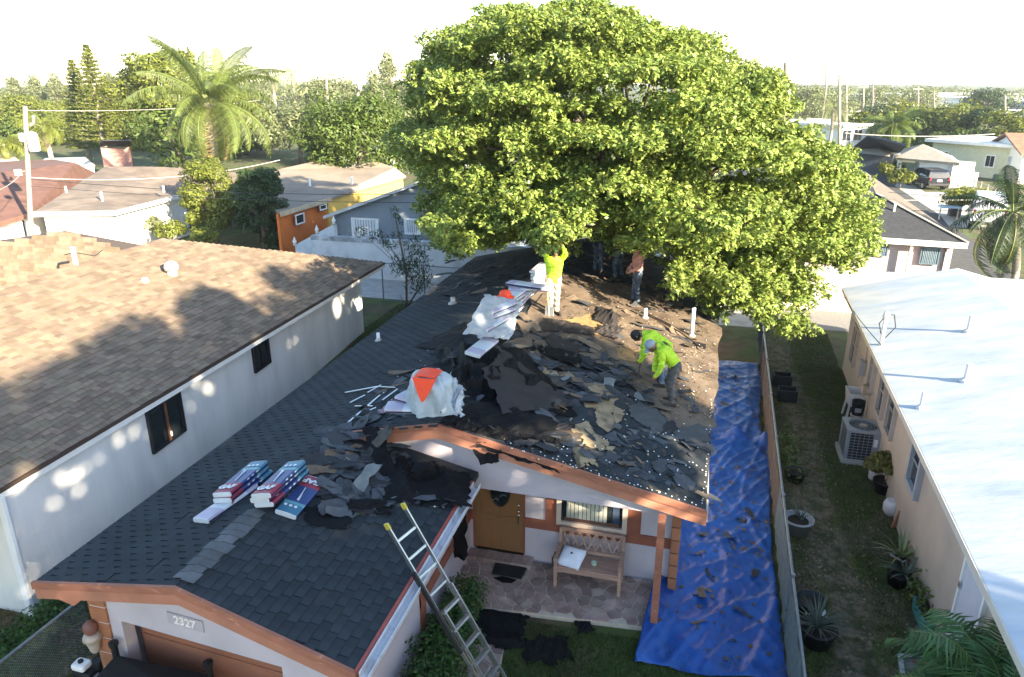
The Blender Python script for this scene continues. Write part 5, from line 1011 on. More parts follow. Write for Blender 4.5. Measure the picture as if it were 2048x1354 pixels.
felt('long black felt strip dangling in front of the door frame', [Vector((-3.90, 10.62, .72)), Vector((-3.66, 10.60, .68)), Vector((-3.60, 10.70, 2.35)), Vector((-3.88, 10.72, 2.42))], 6, 16, .05, 41, n=Vector((0, -1, .02)).normalized())
felt('brown felt curl standing on the bared boards below the pink shirted worker', [oR(1185, 640, .02), oR(1235, 660, .02), oR(1240, 630, .10), oR(1200, 615, .05)], 12, 10, .10, 43, M_feltb, 1.5, bulge=.1)
felt('brown felt ribbon rolled on the bared boards, lower one', [oR(1190, 665, .02), oR(1230, 680, .03), oR(1250, 660, .08), oR(1210, 648, .12)], 10, 8, .12, 45, M_feltb, 1.5)
felt('dark felt strip lying from the ridge to the brown curls', [oR(1075, 660, .02), oR(1190, 672, .02), oR(1185, 655, .03), oR(1090, 636, .03)], 16, 5, .06, 47, M_feltb)
felt('black felt scraps piled on the lawn between the hedge and the porch', [Z(940, 1290, .02), Z(1040, 1300, .02), Z(1055, 1235, .02), Z(950, 1195, .05)], 22, 14, .10, 51, fold=2.2)
felt('small black felt scrap on the grass just below the porch edge', [Z(1155, 1270, .02), Z(1190, 1262, .02), Z(1180, 1235, .03), Z(1150, 1245, .03)], 8, 6, .05, 53)
felt('flat dark felt pieces lying on the front lawn', [Z(1050, 1330, .02), Z(1150, 1320, .02), Z(1130, 1270, .02), Z(1040, 1280, .02)], 16, 10, .05, 55, rag=.12)
for k in range(22):
    while True:
        px, py = random.uniform(900, 1300), random.uniform(680, 950)
        if inside(DEB[0][1], px, py): break
    s_ = random.uniform(14, 46); a_ = random.uniform(-.5, 1.0); ca, sa = math.cos(a_), math.sin(a_); h_ = random.uniform(.02, .10)
    felt('torn piece of dark underlayment lying in the shingle debris', [oR(px-s_*ca, py-s_*sa*.5, h_), oR(px+s_*ca, py+s_*sa*.5, h_+.02), oR(px+s_*ca+12, py+s_*sa*.5-s_*.5, h_), oR(px-s_*ca+8, py-s_*sa*.5-s_*.45, h_+.03)], 9, 6, .05, 100+k, random.choice((M_felt, M_feltb, M_deck)), 1.5, .05, name='felt_piece', group='torn underlayment pieces in the debris')
rl_ = MB()
for poly, n in (([(1080, 580), (1200, 560), (1330, 600), (1440, 655), (1428, 840), (1340, 840), (1250, 760), (1100, 665)], 900), ([(900, 870), (1050, 650), (1280, 780), (1400, 1000), (1200, 960)], 350)):
    k = 0
    while k < n:
        x_, y_ = random.uniform(880, 1440), random.uniform(560, 1000)
        if not inside(poly, x_, y_): continue
        k += 1; p = onR(x_, y_, .014+.015*random.random()); s_ = random.uniform(.015, .05); a_ = random.uniform(0, 6.28); w_ = random.uniform(.25, .7); tl_ = random.uniform(-.02, .03)
        rl_.prism([p+Vector((s_*math.cos(a_), s_*math.sin(a_), -.214*s_*math.cos(a_)+tl_)), p+Vector((-s_*w_*math.sin(a_), s_*w_*math.cos(a_), .0)), p+Vector((-s_*math.cos(a_), -s_*math.sin(a_), .214*s_*math.cos(a_))), p+Vector((s_*w_*math.sin(a_), -s_*w_*math.cos(a_), 0))], (0, 0, .003), random.choice((0, 0, 1)))
tag(rl_.out('leaf_litter', [mat('roof leaf litter', (.10, .065, .035), .9, .4, 3), mat('dry straw litter', (.30, .23, .14), .9, .4, 3)]), 'dead leaves and wood splinters littering the bared boards', 'leaf litter', kind='stuff')
# metal drip edge strips and pale sticks left of the ridge
for k, (a, d_) in enumerate((((690, 785), (760, 772)), ((755, 773), (790, 775)), ((700, 805), (730, 790)), ((735, 785), (762, 770)), ((765, 800), (795, 778)), ((740, 820), (752, 815)), ((690, 850), (760, 790)), ((710, 812), (745, 812)))):
    b = MB(); b.bar(onL(*a, .05), onL(*d_, .06), .03, .012); tag(b.out('metal_strip', M_alu), ['long bent metal strip on the left slope, uppermost', 'straight short metal strip joined to the long bent one', 'short metal strip on the left slope below the long bent one', 'metal strip lying just under the joined pair', 'slanting metal strip nearest the wrapped bundle pile', 'tiny metal offcut near the bottom of the strips', 'longest slanting metal strip pointing to the gable', 'level metal strip below the short one'][k], 'metal strip', 'loose metal strips on the left slope')
# ------------------------------------------------------------------ shingle bundles
M_red = mat('printed red wrap', (.26, .03, .055), .45, .1, 3); M_blue = mat('printed blue wrap', (.03, .055, .17), .4, .15, 5); M_cyan = mat('printed cyan band', (.12, .30, .34), .4, .1); M_teal = mat('printed teal wrap', (.05, .16, .24), .4, .15, 8)
M_navy = mat('navy wrap', (.012, .016, .07), .4, .2, 6); M_wrap = mat('white wrap', (.55, .58, .60), .45, .08, 5, .15, 25); M_print = mat('white print', (.62, .66, .70), .45, .03)
def bundle_mesh(name, navy=False, flip=False, L=1.0, w=.335, h=.074):
    seg = [(0, 1), (.015, 1), (.30, 0), (.31, 0), (.5, 1), (.70, 1), (.72, 2), (.77, 2), (.78, 3), (.985, 3), (1, 3)]; cutx = [0, .012, .30, .5, .71, .77, .988, 1.0]; mt = [4, 0, 1, 1, 2, 3, 4]
    prof = [(-w/2, .012), (-w/2+.012, 0), (w/2-.012, 0), (w/2, .012), (w/2+.003, h*.5), (w/2, h-.014), (w/2-.015, h), (0, h+.006), (-w/2+.015, h), (-w/2, h-.014), (-w/2-.003, h*.5)]
    b = MB(); n = len(prof); vs = []
    for i, t in enumerate(cutx):
        s = .94 if i in (0, 7) else 1
        vs += [(t*L-L/2, y*s, (z-h/2)*s+h/2) for y, z in prof]
    b.v = vs
    for i in range(7):
        for j in range(n):
            b.f.append((i*n+j, i*n+(j+1) % n, (i+1)*n+(j+1) % n, (i+1)*n+j)); top = j in (5, 6, 7, 8, 9); b.m.append(mt[i] if top else (4 if i in (0, 6) else 5 if j in (3, 4, 10) else mt[i])); b.r.append(0)
    b.f += [tuple(range(n)), tuple(range(7*n, 8*n))[::-1]]; b.m += [4, 4]; b.r += [0, 0]; me = b.mesh(name)
    for m in ((M_red, M_blue, M_cyan, M_teal, M_wrap, M_navy) if not navy else (mat('lilac wrap', (.42, .38, .46), .45, .15, 4), M_wrap, M_wrap, mat('lilac wrap', (.42, .38, .46)), M_wrap, M_navy)): me.materials.append(m)
    return me
BM = bundle_mesh('wrapper'); BW = bundle_mesh('wrapper', True)
def frame(p, dirv, n):
    x = Vector(dirv); x = (x-n*x.dot(n)).normalized(); y = n.cross(x); M = Matrix((x, y, n)).transposed().to_4x4(); M.translation = p; return M
def bundle(label, M, printed=True, group='printed shingle bundles'):
    """M: frame at the middle of the underside, X along the bundle from its red end."""
    t = thing('shingle_bundle', label, 'bundle', (0, 0, 0), 0, group); WINV.pop(t.name, 0); t.matrix_world = M
    o = bpy.data.objects.new('wrapper', BM if printed or group.startswith('printed') else BW); COL.objects.link(o); o.parent = t
    if printed:
        T = Matrix.Translation((-.345, 0, .0925)) @ Matrix.Rotation(-math.pi/2, 4, 'Z'); text('GAF', .15, T, M_print, t, .0015, 'logo', .006)
        q = MB(); q.tube([(-.16, -.02, .092), (0, .0, .093), (.1, .015, .092), (.16, .02, .092)], [.006, .008, .014, .02], 6); o = q.out('print_figure', M_print, t)
        for k in range(3): q = MB(); q.lathe((.33, -.09+k*.08, .088), [(.026, 0), (.026, .005)], 12); q.out('print_dot', M_print, t)
        for k in range(3): q = MB(); q.box((-.05+k*.12, -.17, .05), (.05, .004, .022)); q.out('print_mark', M_print, t)
    return t
nL, nR, nG = PLN['L'][1], PLN['R'][1], PLN['G'][1]
dA = onL(510, 945)-onL(447, 1003)
def stack(pl, near, far_, n, labels, jit=.02, off=0., printed=None):
    _, nr_, f = PLN[pl]; a, c = f(*near), f(*far_); m = (a+c)/2; d = (c-a).normalized(); y = nr_.cross(d)
    for k in range(n):
        p = m+nr_*(.015+off+k*.079)+d*random.uniform(-jit, jit)+y*random.uniform(-jit, jit); R3 = Matrix.Rotation(random.uniform(-.05, .05), 3, nr_)
        bundle(labels[k], frame(p, R3 @ d, nr_), printed is None or k in printed)
stack('L', (452, 1015), (530, 950), 3, ['lowest printed bundle of the left stack on the garage ridge', 'middle printed bundle of the left stack on the garage ridge', 'top printed bundle of the left stack, red end towards the street'], .025)
bundle('white bundle end sticking out under the left stack of printed bundles', frame(onL(455, 1010, .01), dA*1.0+Vector((.25, 0, 0)), nL), False, 'bundles on the garage ridge')
stack('L', (530, 1020), (602, 955), 3, ['lowest printed bundle of the right stack on the garage ridge', 'middle printed bundle of the right stack on the garage ridge', 'top printed bundle of the right stack, red end towards the street'], .025, .04)
a, c = onG(575, 1030), onG(628, 970); m = (a+c)/2
bundle('single dark blue bundle leaning beside the right stack, red end uphill', frame(m+nG*.02, a-c, nG), True)
# bundles along the main ridge
up_ = Vector((0, 0, 1))
rl = ['lowest of five bundles stacked on the main ridge', 'second bundle from below in the ridge stack', 'middle bundle of the ridge stack', 'fourth bundle up in the ridge stack', 'topmost bundle of the ridge stack under the orange cap']
for k in range(5):
    p = ridge(1012, 640); bundle(rl[k], frame(p+Vector((random.uniform(-.04, .04), .45+random.uniform(-.05, .05), .03+.09*k)), Vector((.12+random.uniform(-.1, .1), 1, .0)), up_), False, 'bundles on the main ridge')
rl = ['lower white bundle behind the ridge stack', 'second white bundle behind the ridge stack', 'third white bundle behind the ridge stack', 'upper reddish bundle behind the ridge stack']
for k in range(4): p = ridge(1040, 612); bundle(rl[k], frame(p+Vector((random.uniform(-.05, .05), .7, .03+.09*k)), Vector((-1 if k == 3 else 1, .25, 0)) if k > 1 else Vector((.1, 1, 0)), up_), False, 'bundles on the main ridge')
rl = ['lowest bundle of the pile beside the standing worker', 'second bundle of the pile beside the standing worker', 'third bundle of the pile beside the standing worker', 'fourth bundle of the pile beside the standing worker', 'fifth bundle of the pile beside the standing worker', 'top bundle of the pile beside the standing worker']
for k in range(6): p = ridge(1072, 585); bundle(rl[k], frame(p+Vector((random.uniform(-.03, .03), .6, .03+.09*k)), Vector((.05, 1, 0)), up_), False, 'bundles on the main ridge')
rl = ['bundle at the bottom of the plastic covered row on the ridge', 'second bundle of the plastic covered row', 'third bundle of the plastic covered row', 'bundle nearest the black felt in the plastic covered row', 'upper bundle of the plastic covered row']
for k, (px, py, h, a_) in enumerate(((985, 680, .02, .3), (975, 668, .11, .2), (985, 655, .2, .35), (955, 712, .05, .1), (990, 650, .29, .3))): bundle(rl[k], frame(ridge(px, py)+Vector((0, .3, h)), Vector((a_, 1, 0)), (up_+Vector((.15, 0, 0))).normalized()), False, 'bundles on the main ridge')
M_plast = mat('clear plastic film', (.38, .42, .46), .25, .15, 4, .3, 18, spec=.6, alpha=.82)
felt('crinkled clear plastic film over the bundle row on the ridge', [ridge(945, 690, .2)+Vector((-.2, 0, 0)), ridge(985, 690, .2)+Vector((.35, 0, -.05)), ridge(1010, 645, .42)+Vector((.3, .3, 0)), ridge(985, 640, .45)+Vector((-.25, .3, 0))], 16, 14, .10, 61, M_plast, 2.2, name='plastic_film', cat='plastic film', group=None)
# bagged pile with the orange patch at the gable peak
pc_ = ridge(850, 832); t = thing('wrapped_pile', 'pile bagged in pale plastic with a bright orange patch at the gable peak', 'bag', tuple(pc_)); b = MB()
rr = random.Random(5); ph = [rr.uniform(0, 6.28) for _ in range(6)]
def bagpt(u, v):
    a = 2*math.pi*u; z = v; q = (1-.25*z**2)*(1-max(0, z-.72)**2*9.5)**.5 if z < 1 else .0; q = max(q, .02)
    w = 1+.09*math.sin(5*a+ph[0]+3*z)+.06*math.sin(9*a+ph[1]-5*z)+.05*math.sin(13*a+7*z+ph[2]); return pc_+Vector((-.02+.40*q*w*math.cos(a), .35+.36*q*w*math.sin(a), -.02+.66*z+.03*math.sin(7*a+ph[3])*z))
b.grid(bagpt, 48, 22); b.out('plastic_bag', mat('pale plastic bag', (.36, .43, .48), .3, .2, 5, .5, 22, spec=.6, alpha=.93), t, True)
b = MB(); op = Y(850, 768, pc_.y-.02)
def org(u, v):
    s = (1-v)**.8; x = (u-.5)*.40*s; return pc_+Vector((-.01+x, -.02-.03*math.cos(x*6)-.02*random.random()*0+.10*(1-v), .26+.38*(1-v)))
b.grid(org, 8, 8); q = b.out('orange_patch', mat('fluorescent orange', (.85, .07, .02), .6, .1, 8), t); q.modifiers.new('s', 'SOLIDIFY').thickness = .02
b = MB(); b.grid(lambda u, v: pc_+Vector((-.01+(u-.5)*.36, .08+.34*v, .655+.02*math.sin(u*3.1))), 6, 5); q = b.out('orange_patch', MATS['fluorescent orange'], t); q.modifiers.new('s', 'SOLIDIFY').thickness = .02
for k in range(2): bundle(['white bundle lying flat under the bagged pile', 'white bundle under the bagged pile pointing left'][k], frame(pc_+Vector((-.25+.1*k, .25+.1*k, -.03+.08*k)), Vector((1, .2-.5*k, -.02)), up_), False, 'bundles under the bagged pile')
felt('translucent plastic sheet bunched behind the bagged pile', [pc_+Vector((.2, .3, 0)), pc_+Vector((.55, .25, -.08)), pc_+Vector((.5, .6, .25)), pc_+Vector((.2, .7, .5))], 12, 12, .12, 63, M_plast, 2, name='plastic_film', cat='plastic film', group=None)
felt('pinkish grey cloth bunched left of the bagged pile', [pc_+Vector((-.95, .2, -.18)), pc_+Vector((-.4, .1, -.05)), pc_+Vector((-.35, .6, .1)), pc_+Vector((-.75, .75, -.1))], 12, 8, .10, 65, mat('pinkish cloth', (.22, .17, .2), .9, .3, 6), name='cloth', cat='cloth', group=None)
# orange cap on the ridge stack
p = ridge(1012, 640)+Vector((-.05, .12, .49)); t = thing('sun_hat', 'bright orange cap lying on the ridge stack of bundles', 'cap', tuple(p)); b = MB(); b.lathe(p, [(.13, 0), (.14, .03), (.135, .1), (.10, .155), (.04, .175), (.01, .178)], 18); b.out('cap_dome', MATS['fluorescent orange'], t, True)
b = MB(); b.lathe(p, [(.13, .0), (.19, .005), (.195, .015), (.13, .03)], 18, sx=1.05); b.out('brim', MATS['fluorescent orange'], t, True)
# vents on the stripped roof
def pipe(label, p, h, r, m=M_white, cap=False, rust=False):
    t = thing('roof_pipe', label, 'pipe', tuple(p), 0); b = MB(); b.tube([p-Vector((0, 0, .05)), p+Vector((0, 0, h))], r, 12); b.out('pipe_shaft', m, t, True); b = MB(); b.lathe(p, [(r*2.2, 0), (r*1.9, .03), (r*1.1, .07)], 12); b.out('flashing', M_lead, t, True)
pipe('tall white vent pipe on the right slope beside the hanging branch', onR(1383, 672), .78, .05); pipe('short cream pipe on the bared boards between the workers', onR(1290, 636), .28, .05); pipe('grey pot vent on the upper left slope', onL(906, 608), .2, .07, M_lead); pipe('low pale pipe on the left slope near the eave', onL(757, 682), .22, .045)
b = MB(); hp = onR(1400, 690, .03); b.box(hp, (.30, .34, .012), Matrix((Vector((1, 0, -.214)).normalized(), (0, 1, 0), nR)).transposed()); q = tag(b.out('roof_hole', mat('black void', (.004, .004, .004), 1, 0)), 'dark square hole cut in the right slope near the eave', 'hole'); q['kind'] = 'thing'  # black plate on the deck; the hole's darkness is put into its colour
b = MB(); b.tube([onR(1402, 694, .06), onR(1360, 664, .1), onR(1310, 636, .04), onR(1270, 618, .05)], .02, 6); tag(b.out('timber_pole', mat('dark stick', (.05, .035, .025), .9, .2)), 'thin dark pole lying up the slope past the white vent pipe', 'pole')  # cast shadow of the vent pipe, laid on the slope as a dark strip
# ------------------------------------------------------------------ porch furniture
M_wood = mat('weathered bench wood', (.37, .235, .18), .8, .2, 4, .15, 40, stretch=(1, 6, 6), objrand=.12)
bx0, bx1, by0, by1, bz = -2.12, -.86, 11.02, 11.48, .1
t = thing('bench', 'weathered wooden bench with a lattice back under the porch window', 'bench', ((bx0+bx1)/2, 11.25, .1))
for x in (bx0+.04, bx1-.04):
    b = MB(); b.bar((x, by0+.03, bz), (x, by0+.03, bz+.62), .06, upv=(0, 1, 0)); b.out('leg', M_wood, t); b = MB(); b.bar((x, by1-.02, bz), (x, by1+.08, bz+.95), .06, upv=(0, 1, 0)); b.out('leg', M_wood, t)
    b = MB(); b.box((x, (by0+by1)/2+.02, bz+.63), (.075, .56, .035)); b.out('armrest', M_wood, t)
for k in range(5): b = MB(); b.box(((bx0+bx1)/2, by0+.06+k*.095, bz+.43), (bx1-bx0-.1, .085, .025)); b.out('slat', M_wood, t)
b = MB(); b.box(((bx0+bx1)/2, by0+.02, bz+.38), (bx1-bx0-.1, .03, .08)); b.out('apron', M_wood, t)
for z in (.52, .93): b = MB(); y_ = by1-.02+.1*z/.95; b.box(((bx0+bx1)/2, y_, bz+z), (bx1-bx0-.06, .04, .07)); b.out('back_rail', M_wood, t)
n = 7; w_ = (bx1-bx0-.16)/n
for k in range(n):
    x = bx0+.08+k*w_
    for s in (0, 1): b = MB(); b.bar((x+(w_ if s else 0), by1+.035, bz+.56), (x+(0 if s else w_), by1+.075, bz+.9), .03, .015+.003*s, upv=(0, 1, 0)); b.out('lattice_bar', M_wood, t)
p = Vector((bx0+.3, by0+.22, bz+.45)); b = MB()
def pil(u, v):
    x, y = (u-.5), (v-.5); h = .07*(1-(2*x)**4)*(1-(2*y)**4); return p+Vector((x*.42+y*.1, y*.34+x*-.08, .03+h+.16*(v)))
b.grid(pil, 10, 8); b.grid(lambda u, v: pil(1-u, v)-Vector((0, 0, .05)), 10, 8); o = tag(b.out('white_bag', mat('white plastic sack', (.74, .78, .86), .5, .1, 5, .2, 20), None, True), 'white bag with a small dark emblem propped on the bench', 'bag')
b = MB(); q = pil(.5, .5)+Vector((0, 0, .006)); b.prism([q+Vector((.035*math.cos(a*2.1), .03*math.sin(a*2.1), .012*math.sin(a*2.1))) for a in (0, 1, 2)], (0, -.004, .006)); b.out('emblem', mat('navy print', (.03, .04, .1), .6), o)
b = MB(); p2 = Vector((bx0+.72, by0+.24, bz+.445)); b.lathe(p2, [(.05, 0), (.055, .05), (.05, .052), (.03, .02)], 14); tag(b.out('cup', mat('pale green plastic', (.45, .6, .45), .4), None, True), 'small pale green cup on the bench seat', 'cup')
b = MB(); b.tube([Vector((bx0+.02, by0+.1, bz+.7)), Vector((bx0-.02, by0+.02, bz+.6)), Vector((bx0-.0, by0-.02, bz+.45))], .018, 6); tag(b.out('cable_loop', MATS['black plastic']), 'black cable looped over the left armrest of the bench', 'cable')
mp = [Z(993, 1119, .125), Z(1057, 1127, .125), Z(1042, 1158, .125), Z(985, 1148, .125)]
t = thing('doormat', 'black rectangular doormat before the front door step', 'doormat', tuple(mp[0])); b = MB(); b.prism(mp[::-1], (0, 0, .012)); b.out('mat_pad', mat('black rubber mat', (.012, .012, .012), .9, .3, 30, .4, 90), t)
c = sum(mp, Vector())/4; b = MB(); b.prism([c+(p-c)*1.06-Vector((0, 0, .006)) for p in mp[::-1]], (0, 0, .012)); b.out('mat_border', mat('olive mat edge', (.10, .10, .07), .9), t)
b = MB(); q = Z(1012, 1160, .12); b.prism([q+Vector(v) for v in ((-.25, .0, 0), (-.05, -.09, 0), (.12, -.06, 0), (.2, .05, 0), (-.1, .08, 0))], (0, 0, .01)); tag(b.out('felt_scrap', M_felt), 'small black felt scrap peeking out below the doormat', 'felt scrap')
# ------------------------------------------------------------------ ladder
LA, LB = Vector((-1.95, 7.62, 0)), Vector((-3.76, 7.64, 3.36)); RA, RB_ = Vector((-1.85, 8.02, 0)), Vector((-3.68, 8.03, 3.45))
t = thing('extension_ladder', 'aluminium extension ladder with yellow rail tips leaning on the garage gutter', 'ladder', (-1.9, 7.85, 0))
M_lad = mat('ladder aluminium', (.40, .42, .43), .32, .15, 20, metal=.85); M_blk = mat('dark ladder rail', (.02, .02, .02), .5, .2, 10); M_yel = mat('yellow rail tip', (.5, .42, .06), .5, .1)
dl = (LB-LA).normalized(); side = (RA-LA).normalized(); nn_ = dl.cross(side).normalized(); nn_ = nn_ if nn_.x > 0 else -nn_
def rail(name, A, B, f0, f1, off, m, w=.022, h=.058):
    b = MB(); d = (B-A).normalized(); a, c = A.lerp(B, f0)+nn_*off, A.lerp(B, f1)+nn_*off; b.bar(a, c, w, h, upv=tuple(nn_)); s = d.cross(nn_)
    return b.out(name, m, t)
rail('fly_rail', LA, LB, .25, 1, 0, M_lad); rail('fly_rail', RA, RB_, .25, 1, 0, M_lad)
ins = side*.0
rail('base_rail', LA+side*.03, LB+side*.03, 0, .62, .075, M_lad); rail('base_rail', RA-side*.03, RB_-side*.03, 0, .66, .075, M_lad)
rail('rail_cover', LA-side*.04, LB-side*.04, .44, .80, .02, M_blk, .035, .08)
for A, B in ((LA, LB), (RA, RB_)): b = MB(); d = (B-A).normalized(); b.bar(B-d*.07, B+d*.02, .034, .07, upv=tuple(nn_)); b.out('rail_tip', M_yel, t)
L_ = (LB-LA).length; k = 0; s = .18
while s < L_-.2:
    f = s/L_; g = (s+.0)/(RB_-RA).length
    for off, lo, hi in ((.075, 0, .64), (0, .25, 1)):
        if lo < f < hi: b = MB(); b.bar(LA.lerp(LB, f)+nn_*off, RA.lerp(RB_, g)+nn_*off, .034, .024, upv=tuple(nn_)); b.out('rung', M_lad, t)
    s += .305
# ------------------------------------------------------------------ blue tarps
M_tarp = mat('blue tarpaulin', (.008, .065, .27), .42, .2, 2.2, .55, 11, spec=.45, col2=(.014, .09, .34), c2scale=1.3)
def tarp(label, quad, nu, nv, amp, seed, lifts=None):
    A, B, C_, D = [Vector(q) for q in quad]; r = random.Random(seed); ph = [r.uniform(0, 6.28) for _ in range(14)]; b = MB(); l = (D-A).length; w = (B-A).length
    def fn(u, v):
        p = A.lerp(B, u).lerp(D.lerp(C_, u), v); x, y = u*w, v*l; h = 0
        for k in range(6):
            a = ph[k]; q = math.sin((x*math.cos(a)+y*math.sin(a))*(2.2+1.5*k)+ph[k+6]+1.1*math.sin(x*1.3+y*.9+k)); h += (1-abs(q))**3*(.9 if k < 3 else .45)
        h = amp*h+.035*max(0, math.sin(x*3.3+1.6*math.sin(y*.5+ph[2])+ph[1]))**6*(.5+.5*math.sin(y*.7+ph[3]))+.03*max(0, math.sin(x*7.1+2.3*math.sin(y*.9+ph[5])))**8+(lifts(u, v) if lifts else 0); e = min(u, 1-u, v, 1-v)
        if e < .001: p = p+Vector((.05*math.sin(7*v+ph[0])+r.uniform(-.02, .02), .05*math.sin(9*u+ph[1]), 0)); h *= .4
        return p+Vector((0, 0, .025+h))
    b.grid(fn, nu, nv); return tag(b.out('tarp', M_tarp, None, True), label, 'tarp', 'blue tarps beside the house'), fn
tq = [Z(1280, 1325), Z(1560, 1385), Z(1532, 885), Z(1426, 885)]; A_ = Vector((-.45, 9.7, 0)); 
_, tf1 = tarp('long crumpled blue tarp running along the right wall, nearer one', [(-.5, 9.55, 0), (1.86, 9.75, 0), (2.13, 18.3, 0), (.3, 18.4, 0)], 56, 150, .045, 4, lambda u, v: .55*max(0, 1-u/.22)**1.2*(1 if .12 < v else v/.12)*.5+.30*math.exp(-((v-.985)/.02)**2)*(.5+.5*math.sin(u*14)))
_, tf2 = tarp('flatter blue tarp behind the long one, by the white pipe end of the roof', [(.35, 18.1, 0), (2.05, 18.2, 0), (2.2, 24.0, 0), (.4, 24.0, 0)], 40, 80, .032, 9)
# shingles fallen on the tarps
tl = MB(); cnt = 0
for i in range(30):
    f = tf1 if i < 22 else tf2; u, v = random.uniform(.3, .95), random.uniform(.08, .62) if i < 22 else random.uniform(.1, .9); p = f(u, v)
    o = bpy.data.objects.new('torn_shingle', random.choice(TM[random.choice((0, 0, 1))])); COL.objects.link(o); s = random.uniform(.2, .5); o.matrix_world = Matrix.Translation(p+Vector((0, 0, .03))) @ Euler((random.gauss(0, .12), random.gauss(0, .12), random.uniform(0, 6.28))).to_matrix().to_4x4() @ Matrix.Diagonal((s, s, 1, 1)); tag(o, 'dark torn shingle fallen on the nearer blue tarp' if i < 22 else 'dark torn shingle fallen on the farther blue tarp', 'shingle', 'torn shingles on the nearer tarp' if i < 22 else 'torn shingles on the farther tarp')
fl = MB()
for i in range(130):
    f = tf1 if i < 95 else tf2; p = f(random.uniform(.1, .95), random.uniform(.02, .98)); a = random.uniform(0, 6.28); s = random.uniform(.03, .07); fl.prism([p+Vector((s*math.cos(a+k)*(.5 if k > 1 else 1), s*math.sin(a+k), .012)) for k in (0, 1.2, 3.1, 4.2)], (0, 0, .003))
tag(fl.out('leaf_litter', mat('dead leaf', (.11, .075, .035), .9, .4, 3)), 'dead leaves scattered on the tarps', 'leaf litter', kind='stuff')
# ------------------------------------------------------------------ chain link fences
M_galv = mat('galvanised steel', (.24, .27, .28), .45, .2, 10, metal=.7)
def chain_fence(label, a, c, h, step=.058, posts=2.6, tilt=0):
    a, c = Vector(a), Vector(c); d = (c-a).normalized(); l = (c-a).length; t = thing('chain_link_fence', label, 'fence', tuple(lin(a, c, .5))); r = .0028; V = []
    def wire(p, q):
        s = (q-p).normalized(); x = s.cross(Vector((d.y, -d.x, 0))).normalized()*r; y = Vector((d.y, -d.x, 0))*r; return [p+x, q+x, q+y-x*.5, p+y-x*.5, p+x, q+x, q-y-x*.5, p-y-x*.5]
    n = int((l+h)/step)
    for i in range(n):
        s = i*step-h
        for sg in (1, -1):
            s0, s1 = (s, s+h) if sg > 0 else (s+h, s); z0, z1 = 0.03, h
            if s0 < 0: z0 = z0+(h-z0)*(-s0)/h; s0 = 0
            if s0 > l: z0 = z0+(h-z0)*(s0-l)/h; s0 = l
            if s1 < 0: z1 = h-(h)*(-s1)/h; s1 = 0
            if s1 > l: z1 = h-h*(s1-l)/h; s1 = l
            if z1-z0 > .02: V += wire(a+d*s0+Vector((0, 0, z0)), a+d*s1+Vector((0, 0, z1)))
    o = fastmesh('wire_mesh', np.array([list(v) for v in V]), 4, M_galv, t); o['kind'] = 'stuff'
    b = MB(); b.tube([a+Vector((0, 0, h)), c+Vector((0, 0, h))], .024, 8); b.out('top_rail', M_galv, t)
    k = 0
    while k <= l+.01: p = a+d*k; b = MB(); b.tube([p, p+Vector((0, 0, h+.05))], .03, 8); b.lathe(p+Vector((0, 0, h+.05)), [(.036, 0), (.03, .03), (.005, .045)], 8); b.out('post', M_galv, t); k += posts
    return t
chain_fence('long chain link fence between the tarps and the grassy side yard', (1.93, 8.4, 0), (2.36, 27.6, 0), 1.12)
fa, fb = Z(-60, 1372, 1.1), Z(165, 1195, 1.1); chain_fence('low chain link fence at the lower left between the two houses', (fa.x, fa.y, 0), (fb.x, fb.y, 0), 1.1, .055, 2.2)
f0 = chain_fence('tall thin post fence behind the white bungalow by the alley', (-13.0, 27.6, 0), (-9.2, 27.6, 0), 1.7, .08, 1.9)
# pale privacy mesh on the near end of the long fence
b = MB(); b.grid(lambda u, v: Vector((1.905+.43*u*.30, 8.4+u*5.8, .03+v*1.04))+Vector((.012*math.sin(u*60), 0, 0)), 60, 4); o = b.out('mesh_screen', mat('grey green screen', (.17, .23, .23), .8, .25, 8, alpha=.62)); tag(o, 'grey green privacy screen tied to the near end of the chain link fence', 'screen')
b = MB(); b.grid(lambda u, v: Vector((1.905+.43*(5.85+8.8*u)/19.2, 14.25+u*8.8, .03+v*1.0))+Vector((.014*math.sin(u*80), 0, 0)), 80, 4); o = b.out('mesh_screen', mat('faded brown screen', (.20, .15, .10), .85, .3, 6, alpha=.55)); tag(o, 'faded brown privacy screen tied to the far part of the chain link fence', 'screen')
# ------------------------------------------------------------------ along the pink wall
p = Z(1685, 925); ac0 = Vector((p.x, p.y, .08)); W_, D_, H_ = .84, .84, .82; cx_, cy_ = ac0.x+W_/2, ac0.y+D_/2
M_acm = mat('grey enamelled steel', (.27, .275, .30), .45, .08, 6, .05); M_grl = mat('dark grille', (.02, .022, .026), .5, .2, 20)
t = thing('air_conditioner', 'grey outdoor air conditioning unit with a dark grille by the pink wall', 'air conditioner', (cx_, cy_, 0))
b = MB(); b.box((cx_, cy_, .06), (W_+.12, D_+.12, .12)); b.out('base_slab', M_conc, t)
b = MB(); b.box((cx_, cy_, .12+(H_-.1)/2), (W_-.04, D_-.04, H_-.1)); b.out('coil', M_grl, t)
for sx in (-1, 1):
    for sy in (-1, 1): b = MB(); b.box((cx_+sx*(W_/2-.04), cy_+sy*(D_/2-.04), .12+(H_-.1)/2), (.08, .08, H_-.1)); b.out('corner_post', M_acm, t, bevel=.015)
b = MB(); b.box((cx_+W_*.36, cy_-D_/2+.01, .12+(H_-.1)/2), (W_*.28, .04, H_-.1)); b.out('side_panel', M_acm, t)
b = MB(); b.box((cx_+W_*.29, cy_-D_/2-.012, .62), (.09, .006, .2)); b.out('data_plate', M_white, t)
for k in range(9): b = MB(); z = .17+k*.077; b.box((cx_-.1, cy_-D_/2+.012, z), (W_*.72, .012, .008)); b.out('grille_bar', M_acm, t)
